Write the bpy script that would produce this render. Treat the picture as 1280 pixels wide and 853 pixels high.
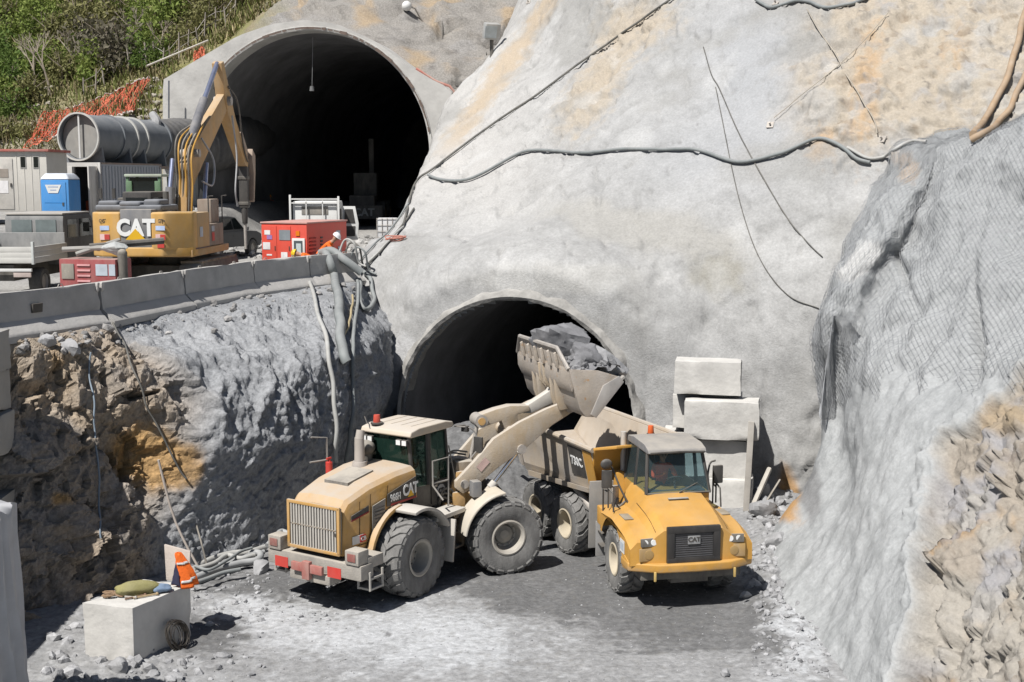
import bpy, bmesh, math, random
import numpy as np
from mathutils import Vector, Matrix, Euler
from mathutils.bvhtree import BVHTree
for o in list(bpy.data.objects): bpy.data.objects.remove(o)
S = bpy.context.scene
COL = S.collection
R = math.radians
random.seed(7); RNG = np.random.RandomState(11)

# ---------------------------------------------------------------- camera
CAMZ, FPX, PITCH = 8.9, 1590.0, math.atan(203.5/1590.0)
cd = bpy.data.cameras.new('camera'); cam = bpy.data.objects.new('camera', cd); COL.objects.link(cam)
cd.sensor_width = 36.0; cd.lens = 36.0*FPX/1280.0; cd.clip_start = 0.1; cd.clip_end = 3000
cam.location = (0, 0, CAMZ); cam.rotation_euler = (math.pi/2 - PITCH, 0, 0)
S.camera = cam
# ---------------------------------------------------------------- sky, sun, exposure
SUN_EL, SUN_AZ = R(55), R(40)          # the light travels towards (sin az, cos az)
w = bpy.data.worlds.new('World'); S.world = w; w.use_nodes = True
sk = w.node_tree.nodes.new('ShaderNodeTexSky'); sk.sky_type = 'NISHITA'; sk.sun_disc = False
sk.sun_elevation = SUN_EL; sk.sun_rotation = R(180) + SUN_AZ; sk.altitude = 300
sk.dust_density = 1.5
bg = w.node_tree.nodes['Background']; bg.inputs['Strength'].default_value = 0.05
w.node_tree.links.new(sk.outputs[0], bg.inputs['Color'])
sd = bpy.data.lights.new('sun', 'SUN'); sd.energy = 5.0; sd.angle = R(0.5); sd.color = (1.0, 0.97, 0.93)
sun = bpy.data.objects.new('sun', sd); COL.objects.link(sun)
sun.rotation_euler = Vector((math.sin(SUN_AZ)*math.cos(SUN_EL), math.cos(SUN_AZ)*math.cos(SUN_EL), -math.sin(SUN_EL))).to_track_quat('-Z', 'Y').to_euler()
S.view_settings.view_transform = 'Standard'; S.view_settings.look = 'None'
S.view_settings.exposure = 0.15; S.view_settings.gamma = 1.0
S.render.engine = 'CYCLES'; S.cycles.max_bounces = 6; S.cycles.diffuse_bounces = 1;  S.cycles.transparent_max_bounces = 8

# ---------------------------------------------------------------- pixel <-> world (survey of the photograph, 1280 px wide)
SP, CP = math.sin(PITCH), math.cos(PITCH)
def ray(u, v):
    a = (u-640)/FPX; b = (426.5-v)/FPX
    return Vector((a, CP + b*SP, -SP + b*CP))
def W(u, v, d):
    r = ray(u, v); return Vector((r.x*d/r.y, d, CAMZ + r.z*d/r.y))
def G(u, v, z=0.0):
    r = ray(u, v); t = (z-CAMZ)/r.z; return Vector((r.x*t, r.y*t, z))
def pix(P):
    P = np.asarray(P, float); y = P[..., 1]; z = P[..., 2]-CAMZ
    f = y*CP - z*SP; b = y*SP + z*CP
    return 640 + FPX*P[..., 0]/f, 426.5 - FPX*b/f

# ---------------------------------------------------------------- numpy noise
def _h(ix, iy, iz, s):
    h = (ix*374761393 + iy*668265263 + iz*2147483647 + s*1274126177) & 0xFFFFFFFF
    h = ((h ^ (h >> 13))*1274126177) & 0xFFFFFFFF
    h = ((h ^ (h >> 16))*2246822519) & 0xFFFFFFFF
    return (h ^ (h >> 15)) & 0xFFFFFFFF
def vnoise(P, s=0):
    F = np.floor(P); I = F.astype(np.int64); f = P-F; f = f*f*f*(f*(f*6-15)+10)
    out = 0
    for dx in (0, 1):
        wx = f[..., 0] if dx else 1-f[..., 0]
        for dy in (0, 1):
            wy = f[..., 1] if dy else 1-f[..., 1]
            for dz in (0, 1):
                wz = f[..., 2] if dz else 1-f[..., 2]
                out = out + wx*wy*wz*(_h(I[..., 0]+dx, I[..., 1]+dy, I[..., 2]+dz, s)/4294967295.0)
    return out*2-1
def fbm(P, scale=1.0, octv=5, gain=.5, s=0, ridge=False, stretch=(1, 1, 1)):
    Q = np.asarray(P, float)*scale*np.array(stretch); a = 1.0; o = 0; tot = 0
    for k in range(octv):
        n = vnoise(Q + 17.3*k, s+k)
        if ridge: n = 1-2*np.abs(n)
        o = o + a*n; tot += a; a *= gain; Q = Q*2.03
    return o/tot
def facet(P, scale=1.0, s=0, tilt=.8, step=.6):
    """blocky rock: every point belongs to the nearest random cell and lies on that cell's own tilted plane"""
    Q = np.asarray(P, float)*scale; F = np.floor(Q).astype(np.int64)
    best = np.full(Q.shape[:-1], 1e9); second = best.copy(); val = np.zeros(Q.shape[:-1])
    for dx in (-1, 0, 1):
        for dy in (-1, 0, 1):
            for dz in (-1, 0, 1):
                ix, iy, iz = F[..., 0]+dx, F[..., 1]+dy, F[..., 2]+dz
                r = [_h(ix, iy, iz, s+10*k)/4294967295.0 for k in range(7)]
                c = np.stack([ix+r[0], iy+r[1], iz+r[2]], -1); d = Q-c
                dist = (d*d).sum(-1)
                vv = (r[3]-.5)*step + tilt*(d[..., 0]*(r[4]-.5) + d[..., 1]*(r[5]-.5) + d[..., 2]*(r[6]-.5))*2
                m = dist < best
                second = np.where(m, best, np.minimum(second, dist))
                val = np.where(m, vv, val); best = np.where(m, dist, best)
    return val, np.sqrt(second)-np.sqrt(best)
def sst(a, b, x):
    t = np.clip((x-a)/(b-a), 0, 1); return t*t*(3-2*t)
def blob(u, v, cu, cv, ru, rv, ang=0):
    c, s_ = math.cos(R(ang)), math.sin(R(ang)); du, dv = u-cu, v-cv
    x = (du*c + dv*s_)/ru; y = (-du*s_ + dv*c)/rv
    return np.exp(-(x*x+y*y))
def mixc(base, col, m):
    return base*(1-m[..., None]) + np.array(col)*m[..., None]

# ---------------------------------------------------------------- mesh helpers
def new_obj(name, me, mat=None, parent=None):
    o = bpy.data.objects.new(name, me); COL.objects.link(o)
    if mat is not None:
        for m in (mat if isinstance(mat, (list, tuple)) else [mat]): me.materials.append(m)
    if parent is not None: o.parent = parent
    return o
def tag(o, label=None, cat=None, group=None, kind=None):
    if label: o['label'] = label
    if cat: o['category'] = cat
    if group: o['group'] = group
    if kind: o['kind'] = kind
    return o
def empty(name, label, cat, loc=(0, 0, 0), rz=0.0, group=None):
    o = bpy.data.objects.new(name, None); COL.objects.link(o); o.empty_display_size = .3
    o.location = loc; o.rotation_euler = (0, 0, rz)
    return tag(o, label, cat, group)
def fast_mesh(name, V, Fq, smooth=True):
    V = np.ascontiguousarray(V, dtype=np.float32).reshape(-1, 3); Fq = np.ascontiguousarray(Fq, dtype=np.int32)
    me = bpy.data.meshes.new(name); k = Fq.shape[1]
    me.vertices.add(len(V)); me.vertices.foreach_set('co', V.ravel())
    me.loops.add(Fq.size); me.loops.foreach_set('vertex_index', Fq.ravel())
    me.polygons.add(len(Fq)); me.polygons.foreach_set('loop_start', np.arange(0, Fq.size, k, dtype=np.int32))
    try: me.polygons.foreach_set('loop_total', np.full(len(Fq), k, dtype=np.int32))
    except Exception: pass
    me.polygons.foreach_set('use_smooth', np.full(len(Fq), smooth, dtype=bool))
    me.update(calc_edges=True); me.validate()
    return me
def set_col(me, C):
    a = me.attributes.new('albedo', 'FLOAT_COLOR', 'POINT')
    C4 = np.concatenate([np.asarray(C, np.float32).reshape(-1, 3), np.ones((len(me.vertices), 1), np.float32)], 1)
    a.data.foreach_set('color', C4.ravel())
def grid_faces(nv, nu, mask=None):
    j, i = np.meshgrid(np.arange(nv-1), np.arange(nu-1), indexing='ij')
    a = j*nu+i
    F = np.stack([a, a+1, a+nu+1, a+nu], -1)
    if mask is not None: F = F[mask]
    return F.reshape(-1, 4)
def catmull(C, n):
    """C: (k, ...) control values, n samples along axis 0"""
    C = np.asarray(C, float); k = C.shape[0]
    E = np.concatenate([2*C[:1]-C[1:2], C, 2*C[-1:]-C[-2:-1]], 0)
    t = np.linspace(0, k-1, n); i = np.minimum(t.astype(int), k-2); f = (t-i).reshape((-1,)+(1,)*(C.ndim-1))
    p0, p1, p2, p3 = E[i], E[i+1], E[i+2], E[i+3]
    return .5*((2*p1) + (-p0+p2)*f + (2*p0-5*p1+4*p2-p3)*f**2 + (-p0+3*p1-3*p2+p3)*f**3)
def even(P, n):
    """resample rows of P (m, k, 3) along axis 0 at even arc length"""
    d = np.linalg.norm(np.diff(P, axis=0), axis=-1).mean(1); s = np.concatenate([[0], np.cumsum(d)])
    t = np.linspace(0, s[-1], n); i = np.clip(np.searchsorted(s, t, 'right')-1, 0, len(s)-2)
    f = ((t-s[i])/(s[i+1]-s[i]+1e-9))[:, None, None]
    return P[i]*(1-f)+P[i+1]*f
def loft(ctrl, nu, nv):
    """ctrl rows x cols of points -> (nv, nu, 3)"""
    C = np.array([[list(p) for p in row] for row in ctrl])
    A = even(catmull(C, 12*len(ctrl)), nv)
    B = even(catmull(A.transpose(1, 0, 2), 12*C.shape[1]), nu)
    return B.transpose(1, 0, 2)
def normals(P):
    du = np.gradient(P, axis=1); dv = np.gradient(P, axis=0)
    N = np.cross(du, dv); N /= (np.linalg.norm(N, axis=-1, keepdims=True)+1e-9)
    return N
def face_cam(P, N):
    d = (N*(np.array([0, 0, CAMZ])-P)).sum(-1, keepdims=True).mean()
    return N if d > 0 else -N

class MB:
    def __init__(s, xf=None): s.v = []; s.f = []; s.xf = xf
    def add(s, V, F):
        n = len(s.v); s.v += [Vector(p) for p in V]; s.f += [[i+n for i in f] for f in F]; return s
    def hexa(s, p):      # 4 bottom (ccw) + 4 top
        return s.add(p, [(3, 2, 1, 0), (4, 5, 6, 7), (0, 1, 5, 4), (1, 2, 6, 5), (2, 3, 7, 6), (3, 0, 4, 7)])
    def box(s, c, size, rot=None, tx=1.0, ty=1.0):
        x, y, z = size[0]/2, size[1]/2, size[2]/2
        P = [Vector(q) for q in ((-x, -y, -z), (x, -y, -z), (x, y, -z), (-x, y, -z), (-x*tx, -y*ty, z), (x*tx, -y*ty, z), (x*tx, y*ty, z), (-x*tx, y*ty, z))]
        if rot is not None:
            m = Euler(rot).to_matrix(); P = [m @ q for q in P]
        return s.hexa([q+Vector(c) for q in P])
    def bb(s, x0, x1, y0, y1, z0, z1): return s.box(((x0+x1)/2, (y0+y1)/2, (z0+z1)/2), (abs(x1-x0), abs(y1-y0), abs(z1-z0)))
    def cyl(s, p0, p1, r0, r1=None, n=12, caps=True):
        r1 = r0 if r1 is None else r1; p0 = Vector(p0); p1 = Vector(p1); d = (p1-p0).normalized()
        a = d.orthogonal().normalized(); b = d.cross(a); V = []
        for p, r in ((p0, r0), (p1, r1)):
            for k in range(n):
                t = 2*math.pi*k/n; V.append(p + a*(r*math.cos(t)) + b*(r*math.sin(t)))
        F = [(k, (k+1) % n, n+(k+1) % n, n+k) for k in range(n)]
        if caps: F += [tuple(range(n-1, -1, -1)), tuple(range(n, 2*n))]
        return s.add(V, F)
    def tube(s, pts, r, n=6, caps=True):
        pts = [Vector(p) for p in pts]; m = len(pts); V = []; F = []
        d0 = (pts[1]-pts[0]).normalized(); a = d0.orthogonal().normalized()
        for i, p in enumerate(pts):
            d = (pts[min(i+1, m-1)]-pts[max(i-1, 0)])
            d = d.normalized() if d.length > 1e-9 else d0
            a = a - d*a.dot(d); a = a.normalized() if a.length > 1e-6 else d.orthogonal().normalized()
            b = d.cross(a); rr = r[i] if hasattr(r, '__len__') else r
            for k in range(n):
                t = 2*math.pi*k/n; V.append(p + a*(rr*math.cos(t)) + b*(rr*math.sin(t)))
        for i in range(m-1):
            for k in range(n): F.append((i*n+k, i*n+(k+1) % n, (i+1)*n+(k+1) % n, (i+1)*n+k))
        if caps: F += [tuple(range(n-1, -1, -1)), tuple(range((m-1)*n, m*n))]
        return s.add(V, F)
    def prism(s, pts, vec):
        n = len(pts); vec = Vector(vec); P = [Vector(p) for p in pts]
        F = [tuple(range(n-1, -1, -1)), tuple(range(n, 2*n))] + [(k, (k+1) % n, n+(k+1) % n, n+k) for k in range(n)]
        return s.add(P+[p+vec for p in P], F)
    def side(s, poly, y0, y1):     # (x,z) outline extruded along y
        return s.prism([(x, y0, z) for x, z in poly], (0, y1-y0, 0))
    def plate(s, poly, x0, x1):    # (y,z) outline extruded along x
        return s.prism([(x0, y, z) for y, z in poly], (x1-x0, 0, 0))
    def lathe(s, prof, c, axis=(0, 1, 0), n=32, closed=False):   # prof: (r, h along axis)
        c = Vector(c); ax = Vector(axis).normalized(); a = ax.orthogonal().normalized(); b = ax.cross(a); m = len(prof); V = []; F = []
        for k in range(n):
            t = 2*math.pi*k/n; q = a*math.cos(t)+b*math.sin(t)
            for r, h in prof: V.append(c + q*r + ax*h)
        for k in range(n):
            k2 = (k+1) % n
            for i in range(m if closed else m-1):
                i2 = (i+1) % m; F.append((k*m+i, k2*m+i, k2*m+i2, k*m+i2))
        return s.add(V, F)
    def sphere(s, c, r, n=12, m=8, sc=(1, 1, 1), half=False):
        c = Vector(c); V = []; F = []; top = math.pi/2 if half else math.pi
        for i in range(m+1):
            ph = top*i/m
            for k in range(n):
                t = 2*math.pi*k/n; V.append(c+Vector((r*sc[0]*math.sin(ph)*math.cos(t), r*sc[1]*math.sin(ph)*math.sin(t), r*sc[2]*math.cos(ph))))
        for i in range(m):
            for k in range(n): F.append((i*n+k, (i+1)*n+k, (i+1)*n+(k+1) % n, i*n+(k+1) % n))
        return s.add(V, F)
    def build(s, name, mat, parent=None, bevel=0.0, smooth=True, ang=38, segs=2, sub=0):
        V = [s.xf @ p for p in s.v] if s.xf is not None else s.v
        bm = bmesh.new(); vs = [bm.verts.new(p) for p in V]
        for f in s.f:
            try: bm.faces.new([vs[i] for i in f])
            except ValueError: pass
        bmesh.ops.remove_doubles(bm, verts=bm.verts, dist=1e-5)
        bmesh.ops.recalc_face_normals(bm, faces=bm.faces)
        if bevel:
            E = [e for e in bm.edges if len(e.link_faces) == 2 and e.calc_face_angle(0) > R(25)]
            bmesh.ops.bevel(bm, geom=E, offset=bevel, segments=segs, affect='EDGES', profile=.6, clamp_overlap=True)
        for f in bm.faces: f.smooth = smooth
        for e in bm.edges:
            e.smooth = not (len(e.link_faces) == 2 and e.calc_face_angle(0) > R(ang))
        me = bpy.data.meshes.new(name); bm.to_mesh(me); bm.free()
        return new_obj(name, me, mat, parent)

def chip(o, cuts=9, amt=.05, sc=3.0, seed=0):
    """knock irregular bites out of the sharp edges of a block"""
    bm = bmesh.new(); bm.from_mesh(o.data)
    L_ = [e for e in bm.edges if e.calc_length() > .25]
    bmesh.ops.subdivide_edges(bm, edges=L_, cuts=cuts, use_grid_fill=True); bm.normal_update()
    sh = set()
    for e in bm.edges:
        if len(e.link_faces) == 2 and e.calc_face_angle(0) > R(30): sh.update(e.verts)
    Vv = list(bm.verts); P_ = np.array([list(v.co) for v in Vv]); n1 = fbm(P_+seed*7.7, sc, 4, s=seed); n2 = fbm(P_+seed*3.1, sc*.5, 3, s=seed+9)
    for v, a_, b_ in zip(Vv, n1, n2):
        d = .18*amt*b_
        if v in sh: d -= amt*(.12+max(0, a_+.05)*1.6)
        v.co += v.normal*d
    for f in bm.faces: f.smooth = True
    for e in bm.edges: e.smooth = not (len(e.link_faces) == 2 and e.calc_face_angle(0) > R(30))
    bm.to_mesh(o.data); bm.free(); return o

# ---------------------------------------------------------------- materials
MATS = {}
def nn(nt, t, **kw):
    n = nt.nodes.new(t)
    for k, v in kw.items(): setattr(n, k, v)
    return n
def M(name, col, rough=.6, metal=0.0, var=.18, scale=2.5, dust=0.0, top=0.0, dcol=(.46, .42, .36), bump=0.0, bscale=30, spec=.4, chips=0.0, chipcol=(.12, .07, .04), mud=0.0):
    if name in MATS: return MATS[name]
    m = bpy.data.materials.new(name); m.use_nodes = True; nt = m.node_tree; L = nt.links
    b = nt.nodes['Principled BSDF']; tc = nn(nt, 'ShaderNodeTexCoord'); oi = nn(nt, 'ShaderNodeObjectInfo')
    mul = nn(nt, 'ShaderNodeMath', operation='MULTIPLY'); mul.inputs[1].default_value = 37; L.new(oi.outputs['Random'], mul.inputs[0])
    ad = nn(nt, 'ShaderNodeVectorMath', operation='ADD'); L.new(tc.outputs['Object'], ad.inputs[0]); L.new(mul.outputs[0], ad.inputs[1])
    n1 = nn(nt, 'ShaderNodeTexNoise'); n1.inputs['Scale'].default_value = scale; n1.inputs['Detail'].default_value = 7; n1.inputs['Roughness'].default_value = .62
    L.new(ad.outputs[0], n1.inputs['Vector'])
    mr = nn(nt, 'ShaderNodeMapRange'); mr.inputs['From Min'].default_value = .3; mr.inputs['From Max'].default_value = .7
    mr.inputs['To Min'].default_value = 1-var; mr.inputs['To Max'].default_value = 1+var; L.new(n1.outputs[0], mr.inputs[0])
    mx = nn(nt, 'ShaderNodeMix', data_type='RGBA', blend_type='MULTIPLY'); mx.inputs[0].default_value = 1
    mx.inputs[6].default_value = (*col, 1); L.new(mr.outputs[0], mx.inputs[7]); out = mx.outputs[2]
    if chips:
        n3 = nn(nt, 'ShaderNodeTexNoise'); n3.inputs['Scale'].default_value = scale*3.3; n3.inputs['Detail'].default_value = 9; n3.inputs['Roughness'].default_value = .7
        L.new(ad.outputs[0], n3.inputs['Vector'])
        r3 = nn(nt, 'ShaderNodeMapRange'); r3.inputs['From Min'].default_value = .72-.25*chips; r3.inputs['From Max'].default_value = .76-.25*chips; L.new(n3.outputs[0], r3.inputs[0])
        m3 = nn(nt, 'ShaderNodeMix', data_type='RGBA'); L.new(r3.outputs[0], m3.inputs[0]); L.new(out, m3.inputs[6]); m3.inputs[7].default_value = (*chipcol, 1); out = m3.outputs[2]
    if dust or top:
        n2 = nn(nt, 'ShaderNodeTexNoise'); n2.inputs['Scale'].default_value = scale*.8; n2.inputs['Detail'].default_value = 9; n2.inputs['Roughness'].default_value = .7
        v2 = nn(nt, 'ShaderNodeVectorMath', operation='ADD'); v2.inputs[1].default_value = (5, 9, 3); L.new(ad.outputs[0], v2.inputs[0]); vm = nn(nt, 'ShaderNodeVectorMath', operation='MULTIPLY'); vm.inputs[1].default_value = (1, 1, .45); L.new(v2.outputs[0], vm.inputs[0]); L.new(vm.outputs[0], n2.inputs['Vector'])
        ge = nn(nt, 'ShaderNodeNewGeometry'); sx = nn(nt, 'ShaderNodeSeparateXYZ'); L.new(ge.outputs['Normal'], sx.inputs[0])
        up = nn(nt, 'ShaderNodeMapRange'); up.inputs['From Min'].default_value = .25; up.inputs['From Max'].default_value = .95; up.inputs['To Max'].default_value = top; L.new(sx.outputs['Z'], up.inputs[0])
        nr = nn(nt, 'ShaderNodeMapRange'); nr.inputs['From Min'].default_value = .35; nr.inputs['From Max'].default_value = .68; nr.inputs['To Min'].default_value = dust*.35; nr.inputs['To Max'].default_value = min(1, dust*1.5); L.new(n2.outputs[0], nr.inputs[0])
        sm = nn(nt, 'ShaderNodeMath', operation='ADD', use_clamp=True); L.new(up.outputs[0], sm.inputs[0]); L.new(nr.outputs[0], sm.inputs[1])
        m2 = nn(nt, 'ShaderNodeMix', data_type='RGBA'); L.new(sm.outputs[0], m2.inputs[0]); L.new(out, m2.inputs[6]); m2.inputs[7].default_value = (*dcol, 1); out = m2.outputs[2]
        rr = nn(nt, 'ShaderNodeMapRange'); rr.inputs['To Min'].default_value = rough; rr.inputs['To Max'].default_value = .92; L.new(sm.outputs[0], rr.inputs[0]); L.new(rr.outputs[0], b.inputs['Roughness'])
        if metal:
            mm = nn(nt, 'ShaderNodeMapRange'); mm.inputs['To Min'].default_value = metal; mm.inputs['To Max'].default_value = 0; L.new(sm.outputs[0], mm.inputs[0]); L.new(mm.outputs[0], b.inputs['Metallic'])
    else:
        b.inputs['Roughness'].default_value = rough; b.inputs['Metallic'].default_value = metal
    if mud:
        sz = nn(nt, 'ShaderNodeSeparateXYZ'); L.new(tc.outputs['Object'], sz.inputs[0]); zr = nn(nt, 'ShaderNodeMapRange'); zr.inputs['From Min'].default_value = mud; zr.inputs['From Max'].default_value = mud*.35; L.new(sz.outputs['Z'], zr.inputs[0])
        n4 = nn(nt, 'ShaderNodeTexNoise'); n4.inputs['Scale'].default_value = 5; n4.inputs['Detail'].default_value = 9; n4.inputs['Roughness'].default_value = .72; L.new(ad.outputs[0], n4.inputs['Vector'])
        s4 = nn(nt, 'ShaderNodeMath', operation='ADD'); L.new(zr.outputs[0], s4.inputs[0]); L.new(n4.outputs[0], s4.inputs[1]); r4 = nn(nt, 'ShaderNodeMapRange'); r4.inputs['From Min'].default_value = .78; r4.inputs['From Max'].default_value = 1.25; r4.inputs['To Max'].default_value = .85; L.new(s4.outputs[0], r4.inputs[0])
        m4 = nn(nt, 'ShaderNodeMix', data_type='RGBA'); L.new(r4.outputs[0], m4.inputs[0]); L.new(out, m4.inputs[6]); m4.inputs[7].default_value = (.27, .25, .225, 1); out = m4.outputs[2]
    b.inputs['Specular IOR Level'].default_value = spec
    L.new(out, b.inputs['Base Color'])
    if bump:
        nb = nn(nt, 'ShaderNodeTexNoise'); nb.inputs['Scale'].default_value = bscale; nb.inputs['Detail'].default_value = 6; L.new(ad.outputs[0], nb.inputs['Vector'])
        bp = nn(nt, 'ShaderNodeBump'); bp.inputs['Strength'].default_value = bump; bp.inputs['Distance'].default_value = .03; L.new(nb.outputs[0], bp.inputs['Height']); L.new(bp.outputs[0], b.inputs['Normal'])
    MATS[name] = m; return m
def M_rock(name, fine=9.0, bump=.6, bd=.05, vscale=1.0, amp=.28):
    """surface whose own colour comes from the 'albedo' attribute, with fine speckle and relief"""
    m = bpy.data.materials.new(name); m.use_nodes = True; nt = m.node_tree; L = nt.links; b = nt.nodes['Principled BSDF']
    at = nn(nt, 'ShaderNodeAttribute', attribute_name='albedo'); tc = nn(nt, 'ShaderNodeTexCoord')
    n1 = nn(nt, 'ShaderNodeTexNoise'); n1.inputs['Scale'].default_value = fine; n1.inputs['Detail'].default_value = 9; n1.inputs['Roughness'].default_value = .68; L.new(tc.outputs['Object'], n1.inputs['Vector'])
    mr = nn(nt, 'ShaderNodeMapRange'); mr.inputs['From Min'].default_value = .3; mr.inputs['From Max'].default_value = .7; mr.inputs['To Min'].default_value = 1-amp; mr.inputs['To Max'].default_value = 1+amp; L.new(n1.outputs[0], mr.inputs[0])
    mx = nn(nt, 'ShaderNodeMix', data_type='RGBA', blend_type='MULTIPLY'); mx.inputs[0].default_value = 1; L.new(at.outputs['Color'], mx.inputs[6]); L.new(mr.outputs[0], mx.inputs[7]); L.new(mx.outputs[2], b.inputs['Base Color'])
    b.inputs['Roughness'].default_value = .93; b.inputs['Specular IOR Level'].default_value = .25
    n2 = nn(nt, 'ShaderNodeTexNoise'); n2.inputs['Scale'].default_value = fine*1.4; n2.inputs['Detail'].default_value = 10; n2.inputs['Roughness'].default_value = .65; L.new(tc.outputs['Object'], n2.inputs['Vector'])
    bp = nn(nt, 'ShaderNodeBump'); bp.inputs['Strength'].default_value = bump; bp.inputs['Distance'].default_value = bd; L.new(n2.outputs[0], bp.inputs['Height']); L.new(bp.outputs[0], b.inputs['Normal'])
    return m
SHOTCRETE = M_rock('shotcrete', 13, .62, .035, amp=.16); ROCK = M_rock('bare_rock', 11, .8, .05, amp=.34); GROUNDM = M_rock('dusty_ground', 8, .55, .05, amp=.3)
# ================================================================ LAND
A20 = R(20); AX = Vector((math.sin(A20), math.cos(A20), 0)); E1 = Vector((math.cos(A20), -math.sin(A20), 0))
TC = Vector((.12, 38.2, 1.5)); TR = 3.8                      # lower tunnel: centre of its arch in the portal plane
UC = W(393, 192, 66); UR = 6.1; UA = R(6); UAX = Vector((math.sin(UA), math.cos(UA), 0)); UE = Vector((math.cos(UA), -math.sin(UA), 0))
BENCH = 5.5
# ---- lower ground, one sheet out to the horizon
def axis(lo, hi, step, far):
    inner = np.arange(lo, hi+1e-6, step); out = [step*1.3]
    while sum(out) < far: out.append(out[-1]*1.35)
    o = np.cumsum(out); return np.concatenate([lo-o[::-1], inner, hi+o])
gx = axis(-10.5, 10.5, .06, 900); gy = axis(18.5, 46, .06, 900)
X, Y = np.meshgrid(gx, gy); P = np.stack([X, Y, 0*X], -1)
near = ((X > -13) & (X < 13) & (Y > 15) & (Y < 50))
n = np.where(near, fbm(P, .5, 4, s=1), 0); n2 = np.where(near, fbm(P, 3.5, 4, s=5), 0)
u, v = pix(np.where(near[..., None], P, [0, 30, 0]))
rub = sst(0, .5, fbm(P, 6, 3, s=8, ridge=True)*np.where(near, 1, 0))
side_r = blob(u, v, 965, 690, 32, 75) + .7*blob(u, v, 1000, 800, 60, 40)
side_l = blob(u, v, 190, 760, 130, 60)+blob(u, v, 150, 840, 120, 30)
Z = .05*n+.018*n2 + side_r*(.26+.06*rub) + .06*side_l*rub + .03*np.maximum(0, fbm(P, 1.3, 3, s=21))*near
Z = np.where(near, Z, 0)
P[..., 2] = Z
me = fast_mesh('ground', P, grid_faces(len(gy), len(gx)))
wob = fbm(P, 1.2, 5, s=31); wob2 = fbm(P, 7, 5, s=37); st = fbm(P, 2.2, 5, s=41, stretch=(.35, 2.2, 1))
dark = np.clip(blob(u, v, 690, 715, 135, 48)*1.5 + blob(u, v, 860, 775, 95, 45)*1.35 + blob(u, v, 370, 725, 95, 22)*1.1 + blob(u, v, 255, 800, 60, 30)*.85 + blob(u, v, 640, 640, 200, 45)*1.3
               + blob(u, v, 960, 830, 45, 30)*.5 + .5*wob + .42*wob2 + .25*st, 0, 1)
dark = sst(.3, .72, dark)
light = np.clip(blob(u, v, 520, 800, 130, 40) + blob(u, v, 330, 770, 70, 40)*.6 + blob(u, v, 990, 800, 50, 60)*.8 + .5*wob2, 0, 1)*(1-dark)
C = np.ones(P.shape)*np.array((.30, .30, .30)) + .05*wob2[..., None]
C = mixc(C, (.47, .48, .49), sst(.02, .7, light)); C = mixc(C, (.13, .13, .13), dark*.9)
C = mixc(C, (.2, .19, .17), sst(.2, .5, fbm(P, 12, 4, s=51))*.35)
for (cx_, cy_, rads, s_) in ((12.0, 22.0, (8.2, 10.4, 11.9), 1), (-14.0, 31.0, (11.6, 13.9, 15.0), 2), (1.5, 8.0, (13.6, 15.8), 3)):
    rd = np.hypot(X-cx_, Y-cy_)+.10*fbm(P, .4, 3, s=52+s_); aa = np.arctan2(Y-cy_, X-cx_)
    for q_ in rads:
        tr = sst(.30, .22, np.abs(rd-q_))*(.35+.65*(np.sin(aa*q_*14+np.abs(rd-q_)*9) > -.1))*sst(-.25, .25, fbm(P, .35, 3, s=56+s_))*near
        C = mixc(C, (.22, .22, .22), tr*.34); Z -= .012*tr
me.vertices.foreach_set('co', np.stack([X, Y, Z], -1).astype(np.float32).ravel())
C = np.where(near[..., None], np.clip(C, .02, .7), .25)
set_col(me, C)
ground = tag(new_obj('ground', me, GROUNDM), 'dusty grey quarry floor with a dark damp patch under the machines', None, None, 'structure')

# ---- bench (upper ground)
EDGE = [(-13.0, 19), (-12.0, 23), (-10.85, 27), (-9.9, 30.3), (-8.75, 33.3), (-7.7, 37), (-6.5, 40), (-5.3, 42.2), (-3.2, 44), (-2.4, 48), (-2, 56), (-2, 66), (-2, 90), (-1, 120)]
ey = np.array([e[1] for e in EDGE]); ex = np.array([e[0] for e in EDGE])
ys = np.concatenate([np.arange(19, 68, .2), np.arange(68, 121, 2.0)]); ts = np.concatenate([[-60, -40, -30, -24], np.arange(-20, .01, .2)])
xe = np.interp(ys, ey, ex); X = xe[:, None]+ts[None, :]; Y = np.repeat(ys[:, None], len(ts), 1)
P = np.stack([X, Y, 0*X], -1); zb = np.interp(ys, [0, 54, 66, 130], [5.5, 5.5, 6.05, 6.1])
P[..., 2] = zb[:, None]+1.5*sst(43.5, 48.5, Y)*sst(-12.6, -15, X)+.04*fbm(P, .8, 4, s=3)+.015*fbm(P, 5, 3, s=4)
me = fast_mesh('bench', P, grid_faces(len(ys), len(ts)))
C = np.ones(P.shape)*np.array((.36, .35, .33)); C = mixc(C, (.2, .195, .19), sst(-.1, .4, fbm(P, .7, 5, s=9))*.6)
set_col(me, np.clip(C, .03, .6))
tag(new_obj('upper_ground', me, GROUNDM), 'dusty grey working platform above the rock wall', None, None, 'structure')

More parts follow.
